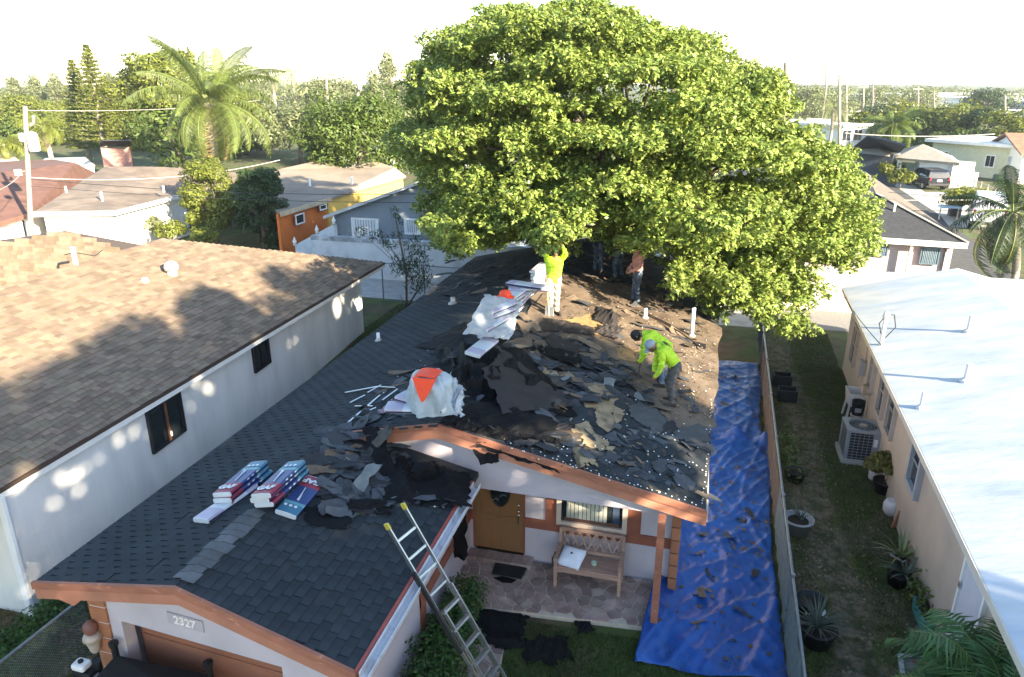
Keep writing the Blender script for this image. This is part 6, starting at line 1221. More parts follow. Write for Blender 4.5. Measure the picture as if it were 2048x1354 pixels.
for k in range(6): b = MB(); b.box((cx_-W_/2+.08+k*.105, cy_-D_/2+.008, .12+(H_-.1)/2), (.008, .012, H_-.14)); b.out('grille_bar', M_acm, t)
for k in range(9): b = MB(); z = .17+k*.077; b.box((cx_-W_/2+.012, cy_, z), (.012, D_*.9, .008)); b.out('grille_bar', M_acm, t)
b = MB(); zt = .12+H_-.1
for i in range(32):
    a0, a1 = 2*math.pi*i/32, 2*math.pi*(i+1)/32
    def rim(a, k): m = max(abs(math.cos(a)), abs(math.sin(a))); r = W_/2/m if k else W_*.40; return Vector((cx_+r*math.cos(a), cy_+r*math.sin(a), zt+(.0 if k == 1 else .06)))
    b.add([rim(a0, 1), rim(a1, 1), rim(a1, 1)+Vector((0, 0, .04)), rim(a0, 1)+Vector((0, 0, .04))], [(0, 1, 2, 3)]); q0, q1 = rim(a0, 1)+Vector((0, 0, .04)), rim(a1, 1)+Vector((0, 0, .04)); b.add([q0, q1, rim(a1, 0), rim(a0, 0)], [(0, 1, 2, 3)]); b.add([rim(a0, 0), rim(a1, 0), rim(a1, 0)-Vector((0, 0, .08)), rim(a0, 0)-Vector((0, 0, .08))], [(0, 1, 2, 3)])
b.out('top_cover', M_acm, t)
for k in range(5): b = MB(); r = .06+k*.065; b.tube([(cx_+r*math.cos(a/12*math.pi), cy_+r*math.sin(a/12*math.pi), zt+.045) for a in range(25)], .006, 5); b.out('guard_ring', M_acm, t)
for k in range(6): b = MB(); a = k*math.pi/6; b.tube([(cx_-.33*math.cos(a), cy_-.33*math.sin(a), zt+.038), (cx_+.33*math.cos(a), cy_+.33*math.sin(a), zt+.038)], .005, 4); b.out('guard_spoke', M_acm, t)
for k in range(3): b = MB(); a = k*2.09; b.prism([(cx_, cy_, zt-.06), (cx_+.3*math.cos(a-.3), cy_+.3*math.sin(a-.3), zt-.08), (cx_+.32*math.cos(a+.25), cy_+.32*math.sin(a+.25), zt-.05)], (0, 0, .006)); b.out('fan_blade', M_grl, t)
b = MB(); b.lathe((cx_, cy_, zt+.0), [(.09, 0), (.09, .05), (.02, .055)], 14); b.out('fan_motor', M_alu, t)
b = MB(); q = Vector((cx_+W_/2+.02, cy_-.3, .6)); b.tube([q, q+Vector((.12, -.05, -.25)), q+Vector((.1, -.02, -.4)), q+Vector((-.05, 0, -.3))], .018, 6); b.out('whip_cable', M_white, t)
b = MB(); b.box((cx_+W_/2+.1, cy_-.2, .35), (.18, .3, .5)); b.out('disconnect_box', mat('black box', (.02, .02, .022), .5, .1), t, bevel=.01)
# laundry sink
s0 = Z(1688, 843); sx, sy = s0.x+.32, s0.y+.25
t = thing('utility_sink', 'white plastic laundry sink on legs against the pink wall', 'sink', (sx, sy, 0)); M_plw = mat('grubby white plastic', (.60, .56, .56), .5, .15, 4)
b = MB(); o_, i_ = .32, .28
ring = lambda r, z: [(sx-r, sy-r, z), (sx+r, sy-r, z), (sx+r, sy+r, z), (sx-r, sy+r, z)]
vs = ring(.27, .48)+ring(o_, .86)+ring(i_, .86)+ring(.22, .52); b.add(vs, [(3, 2, 1, 0)]+[(k*4+i, k*4+(i+1) % 4, (k+1)*4+(i+1) % 4, (k+1)*4+i) for k in range(3) for i in range(4)]+[(12, 13, 14, 15)]); b.out('basin', M_plw, t)
for dx in (-1, 1):
    for dy in (-1, 1): b = MB(); b.bar((sx+dx*.3, sy+dy*.27, 0), (sx+dx*.25, sy+dy*.25, .5), .05); b.out('leg', M_plw, t)
b = MB(); b.tube([(sx+.3, sy, .86), (sx+.3, sy, 1.0), (sx+.15, sy, 1.02), (sx+.12, sy, .95)], .014, 6); b.out('tap', M_alu, t)
def pot(label, p, r0, r1, h, m, soil=True, n=14, name='plant_pot', group=None):
    t = thing(name, label, 'pot', tuple(p), 0, group); b = MB(); b.lathe(p, [(r0, 0), (r1, h*.9), (r1*1.07, h*.9), (r1*1.07, h), (r1*.93, h), (r1*.9, h*.82)], n); b.out('pot_wall', m, t, True)
    if soil: b = MB(); b.lathe(p+Vector((0, 0, h*.80)), [(r1*.9, 0), (r1*.5, .015)], n); b.out('soil', mat('potting soil', (.03, .022, .015), 1, .4, 20), t)
    return t
M_blkp = mat('black nursery plastic', (.012, .012, .013), .5, .1); M_terr = mat('terracotta', (.34, .15, .08), .85, .2, 5); M_greyp = mat('grey plastic', (.35, .36, .37), .6, .1)
q = Z(1700, 852)+Vector((.12, 0, 0)); t = thing('bucket_stack', 'black bucket standing on a white pail beside the sink', 'bucket', tuple(q)); b = MB(); b.lathe(q, [(.13, 0), (.16, .34), (.165, .34), (.165, .37), (.12, .37)], 16); b.out('pail', M_plw, t, True); b = MB(); b.lathe(q+Vector((0, 0, .37)), [(.14, 0), (.17, .36), (.175, .4), (.14, .36), (.10, .1)], 16); b.out('bucket', M_blkp, t, True)
b = MB(); b.box((q.x-.02, q.y-.158, .55), (.16, .02, .12)); b.out('label_plate', M_greyp, t)
q = Z(1747, 958)+Vector((.02, 0, 0)); b = MB(); b.lathe(q, [(.13, 0), (.15, .05), (.15, .3), (.1, .38), (.05, .40), (.05, .43), (.01, .435)], 14); t = thing('water_jug', 'white plastic jug on the ground beside the air conditioner', 'jug', tuple(q)); b.out('jug_body', M_plw, t, True); b = MB(); b.tube([q+Vector((-.05, 0, .4)), q+Vector((-.12, 0, .46)), q+Vector((-.15, 0, .3))], .018, 6); b.out('handle', M_plw, t)
q = Z(1765, 985); pot('large black pot with a yellowing shrub by the wall', q, .17, .24, .32, M_blkp); tree('potted_shrub', 'yellow green shrub growing in the pot next to the jug', q.x, q.y, .26, .75, .45, .35, leafmat('yellowing leaf', (.13, .12, .025), .4, .25), 18, 130, .13, .07, 'plant', cl=.45, trunk=.015)
b = MB(); q2 = q+Vector((.22, .15, .3)); t = thing('twiggy_plant', 'spindly tall plant rising against the pink wall', 'plant', tuple(q2)); 
pts = [q2, q2+Vector((.03, .1, .6)), q2+Vector((.08, .2, 1.15))]; b.tube(pts, [.014, .01, .004], 5)
cs2 = [np.array(q2+Vector((.05+.1*math.sin(k*2.1), .12+.12*math.cos(k*1.7), .35+.09*k))) for k in range(10)]; C, Nn = clump_points(cs2, [(.09, .09, .06)]*10, 1400, .2); leaves('foliage', C, Nn, .10, .04, MATS['yellowing leaf'], t)
for c in cs2: b.tube([pts[1], c], .004, 4)
b.out('stem', M_bark, t)
q = Z(1780, 1030); b = MB(); b.lathe(q, [(.10, 0), (.17, .12), (.18, .25), (.14, .36), (.10, .38), (.09, .36)], 16); tag(b.out('rounded_urn', M_plw, None, True), 'rounded pale urn against the wall below the yellowing shrub', 'urn')
b = MB(); q = Z(1780, 1055); b.prism([q, q+Vector((.28, .12, 0)), q+Vector((.38, .1, .42)), q+Vector((.1, .0, .44))], (.02, -.03, .01)); tag(b.out('tile_slab', M_terr), 'terracotta coloured slab leaning on the wall beside the urn', 'slab')
LM_var = leafmat('variegated leaf', (.24, .28, .13), .35, .25, .02)
q = Z(1797, 1135); pot('grey square looking pot with a variegated plant', q, .15, .19, .28, M_greyp, n=4); strap_clump('variegated_plant', 'pale striped dracaena like plant in the grey pot', q+Vector((0, 0, .26)), 34, .62, .05, LM_var, 1.2, .9, 'plant')
q = Z(1792, 1172); pot('square black pot in front of the grey pot', q, .15, .18, .26, M_blkp, n=4); strap_clump('grey_agave', 'grey green agave like plant in the black pot', q+Vector((.12, .05, .24)), 24, .55, .05, leafmat('grey green leaf', (.10, .13, .09), .3, .2), 1.3, .8, 'plant')
q = Z(1845, 1245)+Vector((.05, 0, 0)); b = MB(); t = thing('planter_trough', 'teal planter trough with seedlings by the pink wall', 'planter', tuple(q)); M_teal2 = mat('teal plastic', (.07, .24, .24), .5, .1)
b.box(q+Vector((0, 0, .14)), (.30, .62, .28), None, taper=1.12); b.out('trough', M_teal2, t); b = MB(); b.box(q+Vector((0, 0, .281)), (.27, .58, .01)); b.out('soil', MATS['potting soil'], t)
mound('seedling_bush', 'small leafy bush spilling over the teal planter trough', 'plant', [(q.x-.02, q.y+.15, .42, .22, .2), (q.x-.1, q.y+.35, .35, .25, .22), (q.x+.0, q.y+.55, .45, .22, .24), (q.x-.1, q.y-.1, .36, .15, .12)], 900, LM_g, .10, .055, tuple(q))
for px, py, r, lab, m in ((1585, 960, .24, 'black pot against the fence with a drooping plant, farther', M_blkp), (1612, 1225, .26, 'black pot against the fence near its near end', M_blkp), (1625, 1285, .3, 'large black tub with a spidery plant beside the fence', M_blkp), (1588, 1063, .3, 'grey wire rimmed tub beside the fence', M_greyp)):
    q = Z(px, py)+Vector((.05, 0, 0)); pot(lab, q, r*.75, r, r*1.15, m)
q = Z(1585, 950); mound('fence_shrub', 'leafy shrub beside the fence opposite the air conditioner', 'shrub', [(q.x-.1, q.y+.2, .4, .3, .3), (q.x, q.y-.4, .3, .28, .22), (q.x-.1, q.y+.9, .35, .35, .3), (q.x+.1, q.y+1.4, .25, .25, .2)], 800, LM_g, .12, .06, tuple(q))
q = Z(1622, 1285); strap_clump('spider_plant', 'spidery plant with thin arching leaves in the large black tub', q+Vector((.05, 0, .33)), 60, .6, .028, MATS['grey green leaf'], 1.2, .9, 'plant')
q = Z(1592, 1062); strap_clump('wire_tub_plant', 'wispy plant in the grey wire rimmed tub', q+Vector((.05, 0, .3)), 26, .5, .025, MATS['grey green leaf'], .8, 1, 'plant')
q = Z(1640, 1240); b = MB(); b.box(q+Vector((-.1, 0, .16)), (.35, .3, .03)); tag(b.out('white_tray', M_white), 'white plastic tray corner under the black pot by the fence', 'tray')
for k, (px, py, lab) in enumerate(((1555, 800, 'black plastic crate beyond the fence, nearer'), (1545, 770, 'dark car wheel like bundle beyond the fence, farther'))):
    q = Z(px+18, py); t = thing('crate', lab if k == 0 else 'black plastic crate beyond the fence, farther', 'crate', tuple(q)); b = MB(); w = .26
    b.box(q+Vector((0, 0, .02)), (w*2, w*1.5, .03)); b.out('crate_base', M_blkp, t)
    for s in (-1, 1): b = MB(); b.box(q+Vector((s*w, 0, .2)), (.02, w*1.5, .34)); b.out('side', M_blkp, t); b = MB(); b.box(q+Vector((0, s*w*.75, .2)), (w*2, .02, .34)); b.out('side', M_blkp, t)
p0, p1 = Z(1800, 1312, .1), Z(1900, 1318, .1); t = thing('framed_board', 'grey framed board with red flowers printed on it lying at the lower right', 'board', tuple(p0)); d = p1-p0; yv = Vector((-.1, -.8, -.0)); b = MB()
for a, c in ((p0, p1), (p1, p1+yv), (p1+yv, p0+yv), (p0+yv, p0)): b.bar(a, c, .07, .05)
b.out('board_frame', M_greyp, t); b = MB(); b.prism([p0, p1, p1+yv, p0+yv], (0, 0, -.02)); b.out('board_panel', mat('dark picture', (.06, .06, .05), .6, .5, 8, col2=(.16, .16, .15), c2scale=6), t)
for k, (u, v) in enumerate(((.3, .15), (.5, .45), (.75, .25))):
    c = p0+d*u+yv*v+Vector((0, 0, .005)); b = MB(); b.prism([c+Vector(((.05 if i % 2 else .02)*math.cos(i*.628), (.05 if i % 2 else .02)*math.sin(i*.628), 0)) for i in range(10)], (0, 0, .004)); b.out('printed_flower', mat('flower red', (.42, .02, .03), .6), t)
# bin behind the roof, far left edge of the eave
q = Z(905, 575); q = Vector((-9.1, 26.4, 0)); t = thing('wheelie_bin', 'dark blue bin with a curved lid behind the far end of the roof', 'bin', tuple(q)); b = MB(); b.box(q+Vector((0, 0, .5)), (.75, .75, 1.0), None, taper=1.1); b.out('bin_body', mat('navy plastic', (.015, .025, .05), .5, .1), t); b = MB(); b.box(q+Vector((0, 0, 1.06)), (.9, .9, .1), None, taper=.85); b.out('lid', MATS['navy plastic'], t, bevel=.03)
# ------------------------------------------------------------------ lower left: tarped trailer and engine
M_mesh = mat('black mesh tarp', (.014, .015, .016), .8, .3, 30, .4, 90)
tz = .95; e0, e1, e2, e3 = Z(232, 1310, tz), Z(420, 1350, tz), Z(430, 1460, tz), Z(160, 1390, tz)
t = thing('tarped_trailer', 'trailer under a black mesh cover in front of the garage door', 'trailer', (e0.x, e0.y-.5, 0)); b = MB()
b.add([e0, e1, e2, e3, (e0+e2)/2+Vector((0, 0, .12))], [(0, 1, 4), (1, 2, 4), (2, 3, 4), (3, 0, 4)]); b.add([e0, e1, e2, e3, *[Vector((p.x, p.y, .35)) for p in (e0, e1, e2, e3)]], [(0, 4, 5, 1), (1, 5, 6, 2), (2, 6, 7, 3), (3, 7, 4, 0)]); b.out('mesh_cover', M_mesh, t)
for p in (e0, e1): b = MB(); b.tube([(p.x, p.y, .3), (p.x, p.y, tz+.18)], .05, 8); b.lathe((p.x, p.y, tz+.18), [(.07, 0), (.07, .06), (.02, .08)], 8); b.out('corner_stake', M_blkp, t)
c_ = (e0+e2)/2
for s in (e3, e2): b = MB(); b.tube([(s.x, s.y+.3, .32), (s.x+.18, s.y+.3, .32)], .32, 16); b.out('wheel', M_blkp, t)
q = Z(165, 1338, .45); t = thing('small_engine', 'small petrol engine with a white tank beside the tarped trailer', 'engine', tuple(q)); b = MB(); b.box(q+Vector((0, 0, .08)), (.24, .2, .12)); b.out('fuel_tank', M_white, t, bevel=.04); b = MB(); b.box(q+Vector((.05, .05, -.14)), (.36, .3, .3)); b.out('engine_block', M_blkp, t, bevel=.03); b = MB(); b.lathe(q+Vector((0, 0, .14)), [(.04, 0), (.04, .03), (.01, .035)], 10); b.out('filler_cap', M_blkp, t)
b = MB(); b.bar(q+Vector((-.05, -.3, -.3)), q+Vector((.3, .0, -.02)), .05, .03); b.out('frame_rail', M_alu, t); b = MB(); b.tube([q+Vector((.2, .1, -.02)), q+Vector((.2, .1, .12))], .07, 10); b.out('air_filter', M_blkp, t)
b = MB(); b.box((q.x+.05, q.y+.05, .08), (.6, .5, .16)); b.out('skid', M_blkp, t)
lv = MB()
for i in range(420):
    p = Z(random.uniform(120, 260), random.uniform(1225, 1354), 0); a = random.uniform(0, 6.28); s = random.uniform(.02, .05); lv.prism([p+Vector((s*math.cos(a+k)*(.5 if k > 1 else 1), s*math.sin(a+k), .012+.03*random.random())) for k in (0, 1.2, 3.1, 4.2)], (0, 0, .003))
for i in range(900):
    x = random.uniform(2.1, 4.4); y = random.uniform(9.5, 26); a = random.uniform(0, 6.28); s = random.uniform(.015, .04); p = Vector((x, y, .015)); lv.prism([p+Vector((s*math.cos(a+k)*(.5 if k > 1 else 1), s*math.sin(a+k), .01*random.random())) for k in (0, 1.2, 3.1, 4.2)], (0, 0, .002))
tag(lv.out('leaf_litter', mat('pale dead leaf', (.24, .19, .11), .9, .4, 3)), 'pale dead leaves on the ground', 'leaf litter', kind='stuff')
# ------------------------------------------------------------------ vehicles
def suv(label, loc, rz_, paint, name='suv', scale=1.0, van=False):
    t = thing(name, label, 'van' if van else 'car', tuple(loc), rz_); WINV.pop(t.name, 0); L, Wd, H = (4.6, 1.86, 1.75) if not van else (5.4, 1.95, 2.1)
    side = [(-2.3, .45), (-2.32, .9), (-2.22, 1.05), (-2.05, 1.55), (-1.9, 1.70), (-.2, 1.75), (.25, 1.68), (.85, 1.12), (1.9, 1.0), (2.25, .82), (2.3, .45)]
    if van: side = [(-2.7, .45), (-2.72, 1.2), (-2.66, 1.95), (-2.5, 2.08), (.9, 2.08), (1.5, 1.8), (2.0, 1.25), (2.55, 1.05), (2.7, .75), (2.7, .45)]
    b = MB(); n = len(side); W2 = Wd/2; vs = []
    for yy, k in ((-W2, .93), (-W2*.99, 1), (W2*.99, 1), (W2, .93)):
        for x, z in side:
            tw = 1 if z < 1.12 else 1-.22*(z-1.12)/(H-1.12); vs.append((x*(1 if k == 1 else .985), yy*tw, z))
    b.v = vs
    for j in range(3):
        for i in range(n): b.f.append((j*n+i, j*n+(i+1) % n, (j+1)*n+(i+1) % n, (j+1)*n+i))
    b.f += [tuple(range(n))[::-1], tuple(range(3*n, 4*n))]; b.m = [0]*len(b.f); b.r = [0]*len(b.f); b.out('body', paint, t, bevel=.05)
    def glass(pts): q = MB(); q.add(pts, [tuple(range(len(pts)))]); o = q.out('window', M_glass, t); q_ = o.modifiers.new('s', 'SOLIDIFY'); q_.thickness = .02; q_.offset = 0
    zt = H-.14; yt = lambda z: W2*(1-.22*(z-1.12)/(H-1.12))+.012
    if not van:
        glass([(-2.165, -.68, 1.15), (-2.165, .68, 1.15), (-2.04, .6, 1.56), (-2.04, -.6, 1.56)])
        for s in (-1, 1):
            for x0, x1, x2, x3 in ((-1.95, -1.15, -1.2, -1.85), (-1.05, -.1, -.15, -1.1), (0, .72, .28, -.05)): glass([(x0, s*yt(1.15), 1.15), (x1, s*yt(1.15), 1.15), (x2, s*yt(1.58), 1.58), (x3, s*yt(1.58), 1.58)])
        glass([(.82, -.7, 1.17), (.82, .7, 1.17), (.33, .58, 1.64), (.33, -.58, 1.64)])
    else:
        glass([(1.95, -.75, 1.33), (1.95, .75, 1.33), (1.52, .66, 1.83), (1.52, -.66, 1.83)])
        for s in (-1, 1): glass([(.9, s*yt(1.3), 1.3), (1.8, s*yt(1.3), 1.3), (1.4, s*yt(1.75), 1.75), (.9, s*yt(1.75), 1.75)])
    for x in ((-1.4, 1.4) if not van else (-1.7, 1.8)):
        for s in (-1, 1):
            q = MB(); q.tube([(x, s*(W2-.2), .34), (x, s*(W2+.01), .34)], .34, 18); w = q.out('wheel', M_blkp, t); q = MB(); q.tube([(x, s*(W2-.02), .34), (x, s*(W2+.03), .34)], .2, 12); q.out('rim', M_alu, w)
    for s in (-1, 1):
        q = MB(); q.box((side[1][0]+.03, s*W2*.84, 1.0 if not van else 1.2), (.06, .12, .26)); q.out('tail_light', mat('tail lamp red', (.25, .015, .015), .3), t)
        q = MB(); q.box((side[-2][0]-.0, s*W2*.75, .8), (.1, .3, .16)); q.out('headlight', M_white, t); q = MB(); q.box((.75 if not van else 1.7, s*(W2+.1), 1.15), (.1, .2, .16)); q.out('mirror', paint, t)
    q = MB(); q.box((side[1][0]-.0, 0, .85), (.02, .42, .16)); q.out('number_plate', M_white, t); q = MB(); q.box((side[0][0]-.02, 0, .5), (.16, Wd*.96, .2)); q.out('bumper', M_blkp, t, bevel=.03); return t
cp = Z(1858, 380); hd = (Z(1846, 345)-Z(1858, 384)); suv('black sport utility car parked rear outward on the carport drive', cp+Vector((.1, 1.9, 0)), math.atan2(hd.y, hd.x)+.42, mat('black car paint', (.012, .013, .018), .18, .05, 3, spec=.7))
suv('white van parked on the drive half behind the dark palm', Z(1968, 452)+Vector((.2, .6, 0)), R_(75), mat('white car paint', (.68, .72, .8), .25, .03), 'parked_van', van=True)
# white picket gate, mailbox post, bench by the drive
g0, g1 = Z(1916, 370, 0), Z(1950, 375, 0); t = thing('picket_gate', 'white picket gate panel right of the carport', 'gate', tuple(g0)); d = g1-g0
for z in (.25, 1.15): b = MB(); b.bar(g0+Vector((0, 0, z)), g1+Vector((0, 0, z)), .06, .12); b.out('rail', M_white, t)
for k in range(10): b = MB(); p = g0+d*(k/9); b.box(p+Vector((0, 0, .65)), (.10, .05, 1.3)); b.out('picket', M_white, t)
p = Z(1906, 432); b = MB(); b.span((p.x-.3, p.y-.3, 0), (p.x+.3, p.y+.3, 1.6)); t = thing('brick_pillar', 'dark square pillar at the end of the drive', 'pillar', tuple(p)); b.out('shaft', mat('dark brick', (.07, .075, .085), .9, .3, 6), t); b = MB(); b.span((p.x-.36, p.y-.36, 1.6), (p.x+.36, p.y+.36, 1.72)); b.out('cap_stone', M_conc, t)
p = Z(1895, 440); b = MB(); b.box(p+Vector((0, 0, .9)), (1.3, .7, .12)); t = thing('pale_table', 'pale blue table top beside the dark pillar', 'table', tuple(p)); b.out('table_top', mat('pale blue board', (.35, .5, .56), .5), t)
for sx_ in (-.55, .55): b = MB(); b.bar(p+Vector((sx_, 0, 0)), p+Vector((sx_, 0, .85)), .07); b.out('leg', M_alu, t)
a0, a1 = Z(1945, 385), Z(2000, 410); t = thing('wire_fence', 'low pale post and rail fence on the lawn right of the drive', 'fence', tuple(a0))
for k in range(5): b = MB(); p = lin(a0, a1, k/4); b.tube([p, p+Vector((0, 0, 1.1))], .05, 6); b.out('post', M_beige, t)
for z in (.5, 1.0): b = MB(); b.bar(a0+Vector((0, 0, z)), a1+Vector((0, 0, z)), .05); b.out('rail', M_beige, t)
sheet('lawn', [Z(*p) for p in ((1945, 375), (2048, 392), (2048, 425), (1985, 408))], mat('sunny lawn', (.12, .14, .03), 1, .3, 2), .006)
# ------------------------------------------------------------------ utility poles and wires
M_pole = mat('grey pole wood', (.27, .22, .17), .9, .2, 3, stretch=(4, 4, .6)); M_wire = mat('cable black', (.03, .03, .032), .6); M_wirew = mat('pale cable', (.5, .47, .42), .6)
def upole(label, px, pyb, pyt, yy, r, arms=(), lean=0, m=M_pole, zb=0):
    b0 = Y(px+lean, pyb, yy); t0 = Y(px, pyt, yy); t = thing('utility_pole', label, 'utility pole', (b0.x, b0.y, 0)); b = MB(); b.tube([(b0.x+(b0.x-t0.x)*b0.z/(t0.z-b0.z)*0, b0.y, zb), b0, t0], [r*1.2, r*1.15, r*.85], 10); b.out('pole_shaft', m, t, True)
    for py, w, rz_ in arms: q = Y(px, py, yy); b = MB(); b.box(tuple(q), (w, .12, .14), Matrix.Rotation(rz_, 3, 'Z')); b.out('crossarm', m, t)
    return t, t0
t, PT = upole('leaning wooden utility pole with a white transformer at the left', 50, 470, 212, 28.3, .11, (), 12)
c = Y(66, 283, 28.3); b = MB(); b.lathe(c-Vector((0, 0, .45)), [(.2, 0), (.24, .05), (.24, .75), (.18, .85), (.05, .9)], 16); b.out('transformer', M_white, t, True)
c = Y(60, 250, 28.3); b = MB(); b.tube([c, c+Vector((.25, 0, .1))], .06, 8); b.tube([c+Vector((.25, 0, .1)), c+Vector((.35, 0, .42))], .08, 8); b.out('cutout_fuse', M_alu, t); c = Y(44, 275, 28.3); b = MB(); b.lathe(c, [(.12, -.2), (.15, 0), (.12, .2)], 10); b.out('insulator_can', M_white, t, True)
c = Y(36, 345, 28.3); b = MB(); b.box(tuple(c), (.25, .2, .3)); b.out('junction_box', M_greyp, t); b = MB(); b.bar(c, Y(58, 340, 28.3), .06); b.out('bracket', M_pole, t)
poles = [('slim concrete pole nearest the great tree at right', 1679, 285, 150, 92, .16), ('second slim pole right of the nearest', 1693, 240, 162, 118, .15), ('thick stub mast with an antenna behind the great tree', 1574, 180, 125, 95, .42), ('thin pole left of the two slim poles', 1652, 180, 122, 130, .13), ('thin pole among the trees above the carport', 1746, 200, 160, 130, .14), ('thin pole right of centre among the far trees', 1836, 205, 172, 125, .14), ('thin pole in front of the warehouse', 2010, 240, 190, 105, .12), ('short pole by the yellow tree at right', 1868, 215, 182, 125, .12), ('short pole beside the tall palm', 1727, 205, 168, 135, .14), ('pole with a box transformer above the mango tree', 716, 215, 148, 75, .14), ('plain pole above the mango tree', 653, 175, 146, 85, .14), ('thin pole left of the white house by the great tree', 767, 220, 182, 70, .07), ('thin pole right of the white house by the great tree', 811, 225, 192, 70, .07)]
for lab, px, pyb, pyt, yy, r in poles: tt, p_ = upole(lab, px, pyb, pyt, yy, r, ((pyt+6, 1.8, .5),) if r > .12 and 'mast' not in lab else (), 0, M_pole if px > 800 else M_pole)
b = MB(); q = Y(1574, 125, 95); b.tube([q, q+Vector((0, 0, 1.3))], .03, 5); b.bar(q+Vector((-2, 0, .9)), q+Vector((.3, 0, .9)), .03); b.bar(q+Vector((-2, 0, 1.2)), q+Vector((-2, 0, .5)), .03); tag(b.out('antenna', M_alu), 'thin antenna on the stub mast behind the great tree', 'antenna')
b = MB(); q = Y(719, 172, 75); b.lathe(q, [(.25, -.5), (.28, 0), (.25, .5)], 10); tag(b.out('transformer_can', M_greyp, None, True), 'grey transformer can hung on the pole above the mango tree', 'transformer')
def wire(label, a, c, sag, r=.012, m=None, n=14):
    b = MB(); b.tube([Vector(a).lerp(Vector(c), i/n)-Vector((0, 0, sag*4*(i/n)*(1-i/n))) for i in range(n+1)], r, 4, cap=False); tag(b.out('overhead_wire', m or M_wire), label, 'wire')
wire('overhead wire from the left pole crossing the roofs, upper', PT-Vector((0, 0, .2)), Y(520, 200, 60), .3, .016, M_wirew)
wire('overhead wire crossing the brown roof, upper of the pair', Y(62, 358, 28.3), Y(830, 388, 31.5), .25, .014); wire('overhead wire crossing the brown roof, lower of the pair', Y(62, 372, 28.3), Y(830, 405, 31.5), .2, .012)
wire('pale wire from the left pole down over the white house', Y(60, 355, 28.3), Y(560, 320, 40), .5, .016, M_wirew); wire('pale service drop across the red roof to the left edge', Y(44, 345, 28.3), Y(-40, 390, 20), .2, .014, M_wirew)
wire('long overhead wire above the dark hipped roof at right, upper', Y(1500, 395, 45), Y(2120, 397, 45), .12, .016, M_wirew); wire('long overhead wire above the dark hipped roof at right, lower', Y(1500, 412, 38), Y(2120, 418, 38), .15, .014); wire('overhead wire in front of the carport roof at right', Y(1690, 266, 60), Y(1990, 268, 60), .2, .03, M_wirew)
wire('second overhead wire just above the lower right one', Y(1550, 360, 50), Y(2120, 412, 40), .1, .012)
wire('service drop from the great tree side down to the mast of the pink bungalow', Y(1655, 535, 27), onRR(1762, 690, .8), .15, .012)
for k, (a, c, d1, d2) in enumerate((((1690, 200), (2120, 214), 92, 80), ((1690, 208), (2120, 226), 92, 80), ((1640, 190), (2120, 196), 130, 120), ((1800, 262), (2120, 246), 70, 66), ((330, 215), (720, 168), 60, 75), ((520, 205), (815, 192), 80, 75))):
    wire(['distant overhead wire strung between the slim poles, upper', 'distant overhead wire strung between the slim poles, lower', 'very distant overhead wire along the right horizon', 'overhead wire crossing the pale lime building', 'overhead wire running from the coconut palm to the transformer pole', 'overhead wire between the poles above the mango tree'][k], Y(*a, d1), Y(*c, d2), .5, .022, M_wire)
# ------------------------------------------------------------------ people
SKIN = mat('brown skin', (.20, .105, .065), .6, .15, 8); SKIN2 = mat('tan skin', (.32, .18, .11), .6, .15, 8)
HV = mat('lime high visibility shirt', (.42, .64, .03), .75, .12, 6, .3, 18); JEAN = mat('blue denim', (.10, .14, .20), .85, .35, 6, .3, 40, col2=(.25, .28, .31), c2scale=5, c2lo=.5, c2hi=.7); GPANT = mat('dusty grey trousers', (.085, .082, .08), .9, .35, 6, .3, 40, col2=(.2, .18, .16), c2scale=5, c2lo=.55, c2hi=.75)
KHAKI = mat('khaki trousers', (.36, .33, .26), .9, .25, 6, .2, 40); BOOT = mat('dark boot', (.03, .024, .02), .7, .3, 8); PINKS = mat('faded pink shirt', (.52, .26, .21), .85, .15, 6, .2, 20); HAIR = mat('black hair', (.012, .01, .009), .7, .3, 30, .4, 60); DARKS = mat('dark navy shirt', (.03, .035, .05), .85, .2, 6); JEANB = mat('dark jeans', (.045, .065, .10), .85, .3, 6, .2, 40, col2=(.12, .16, .2), c2scale=4)
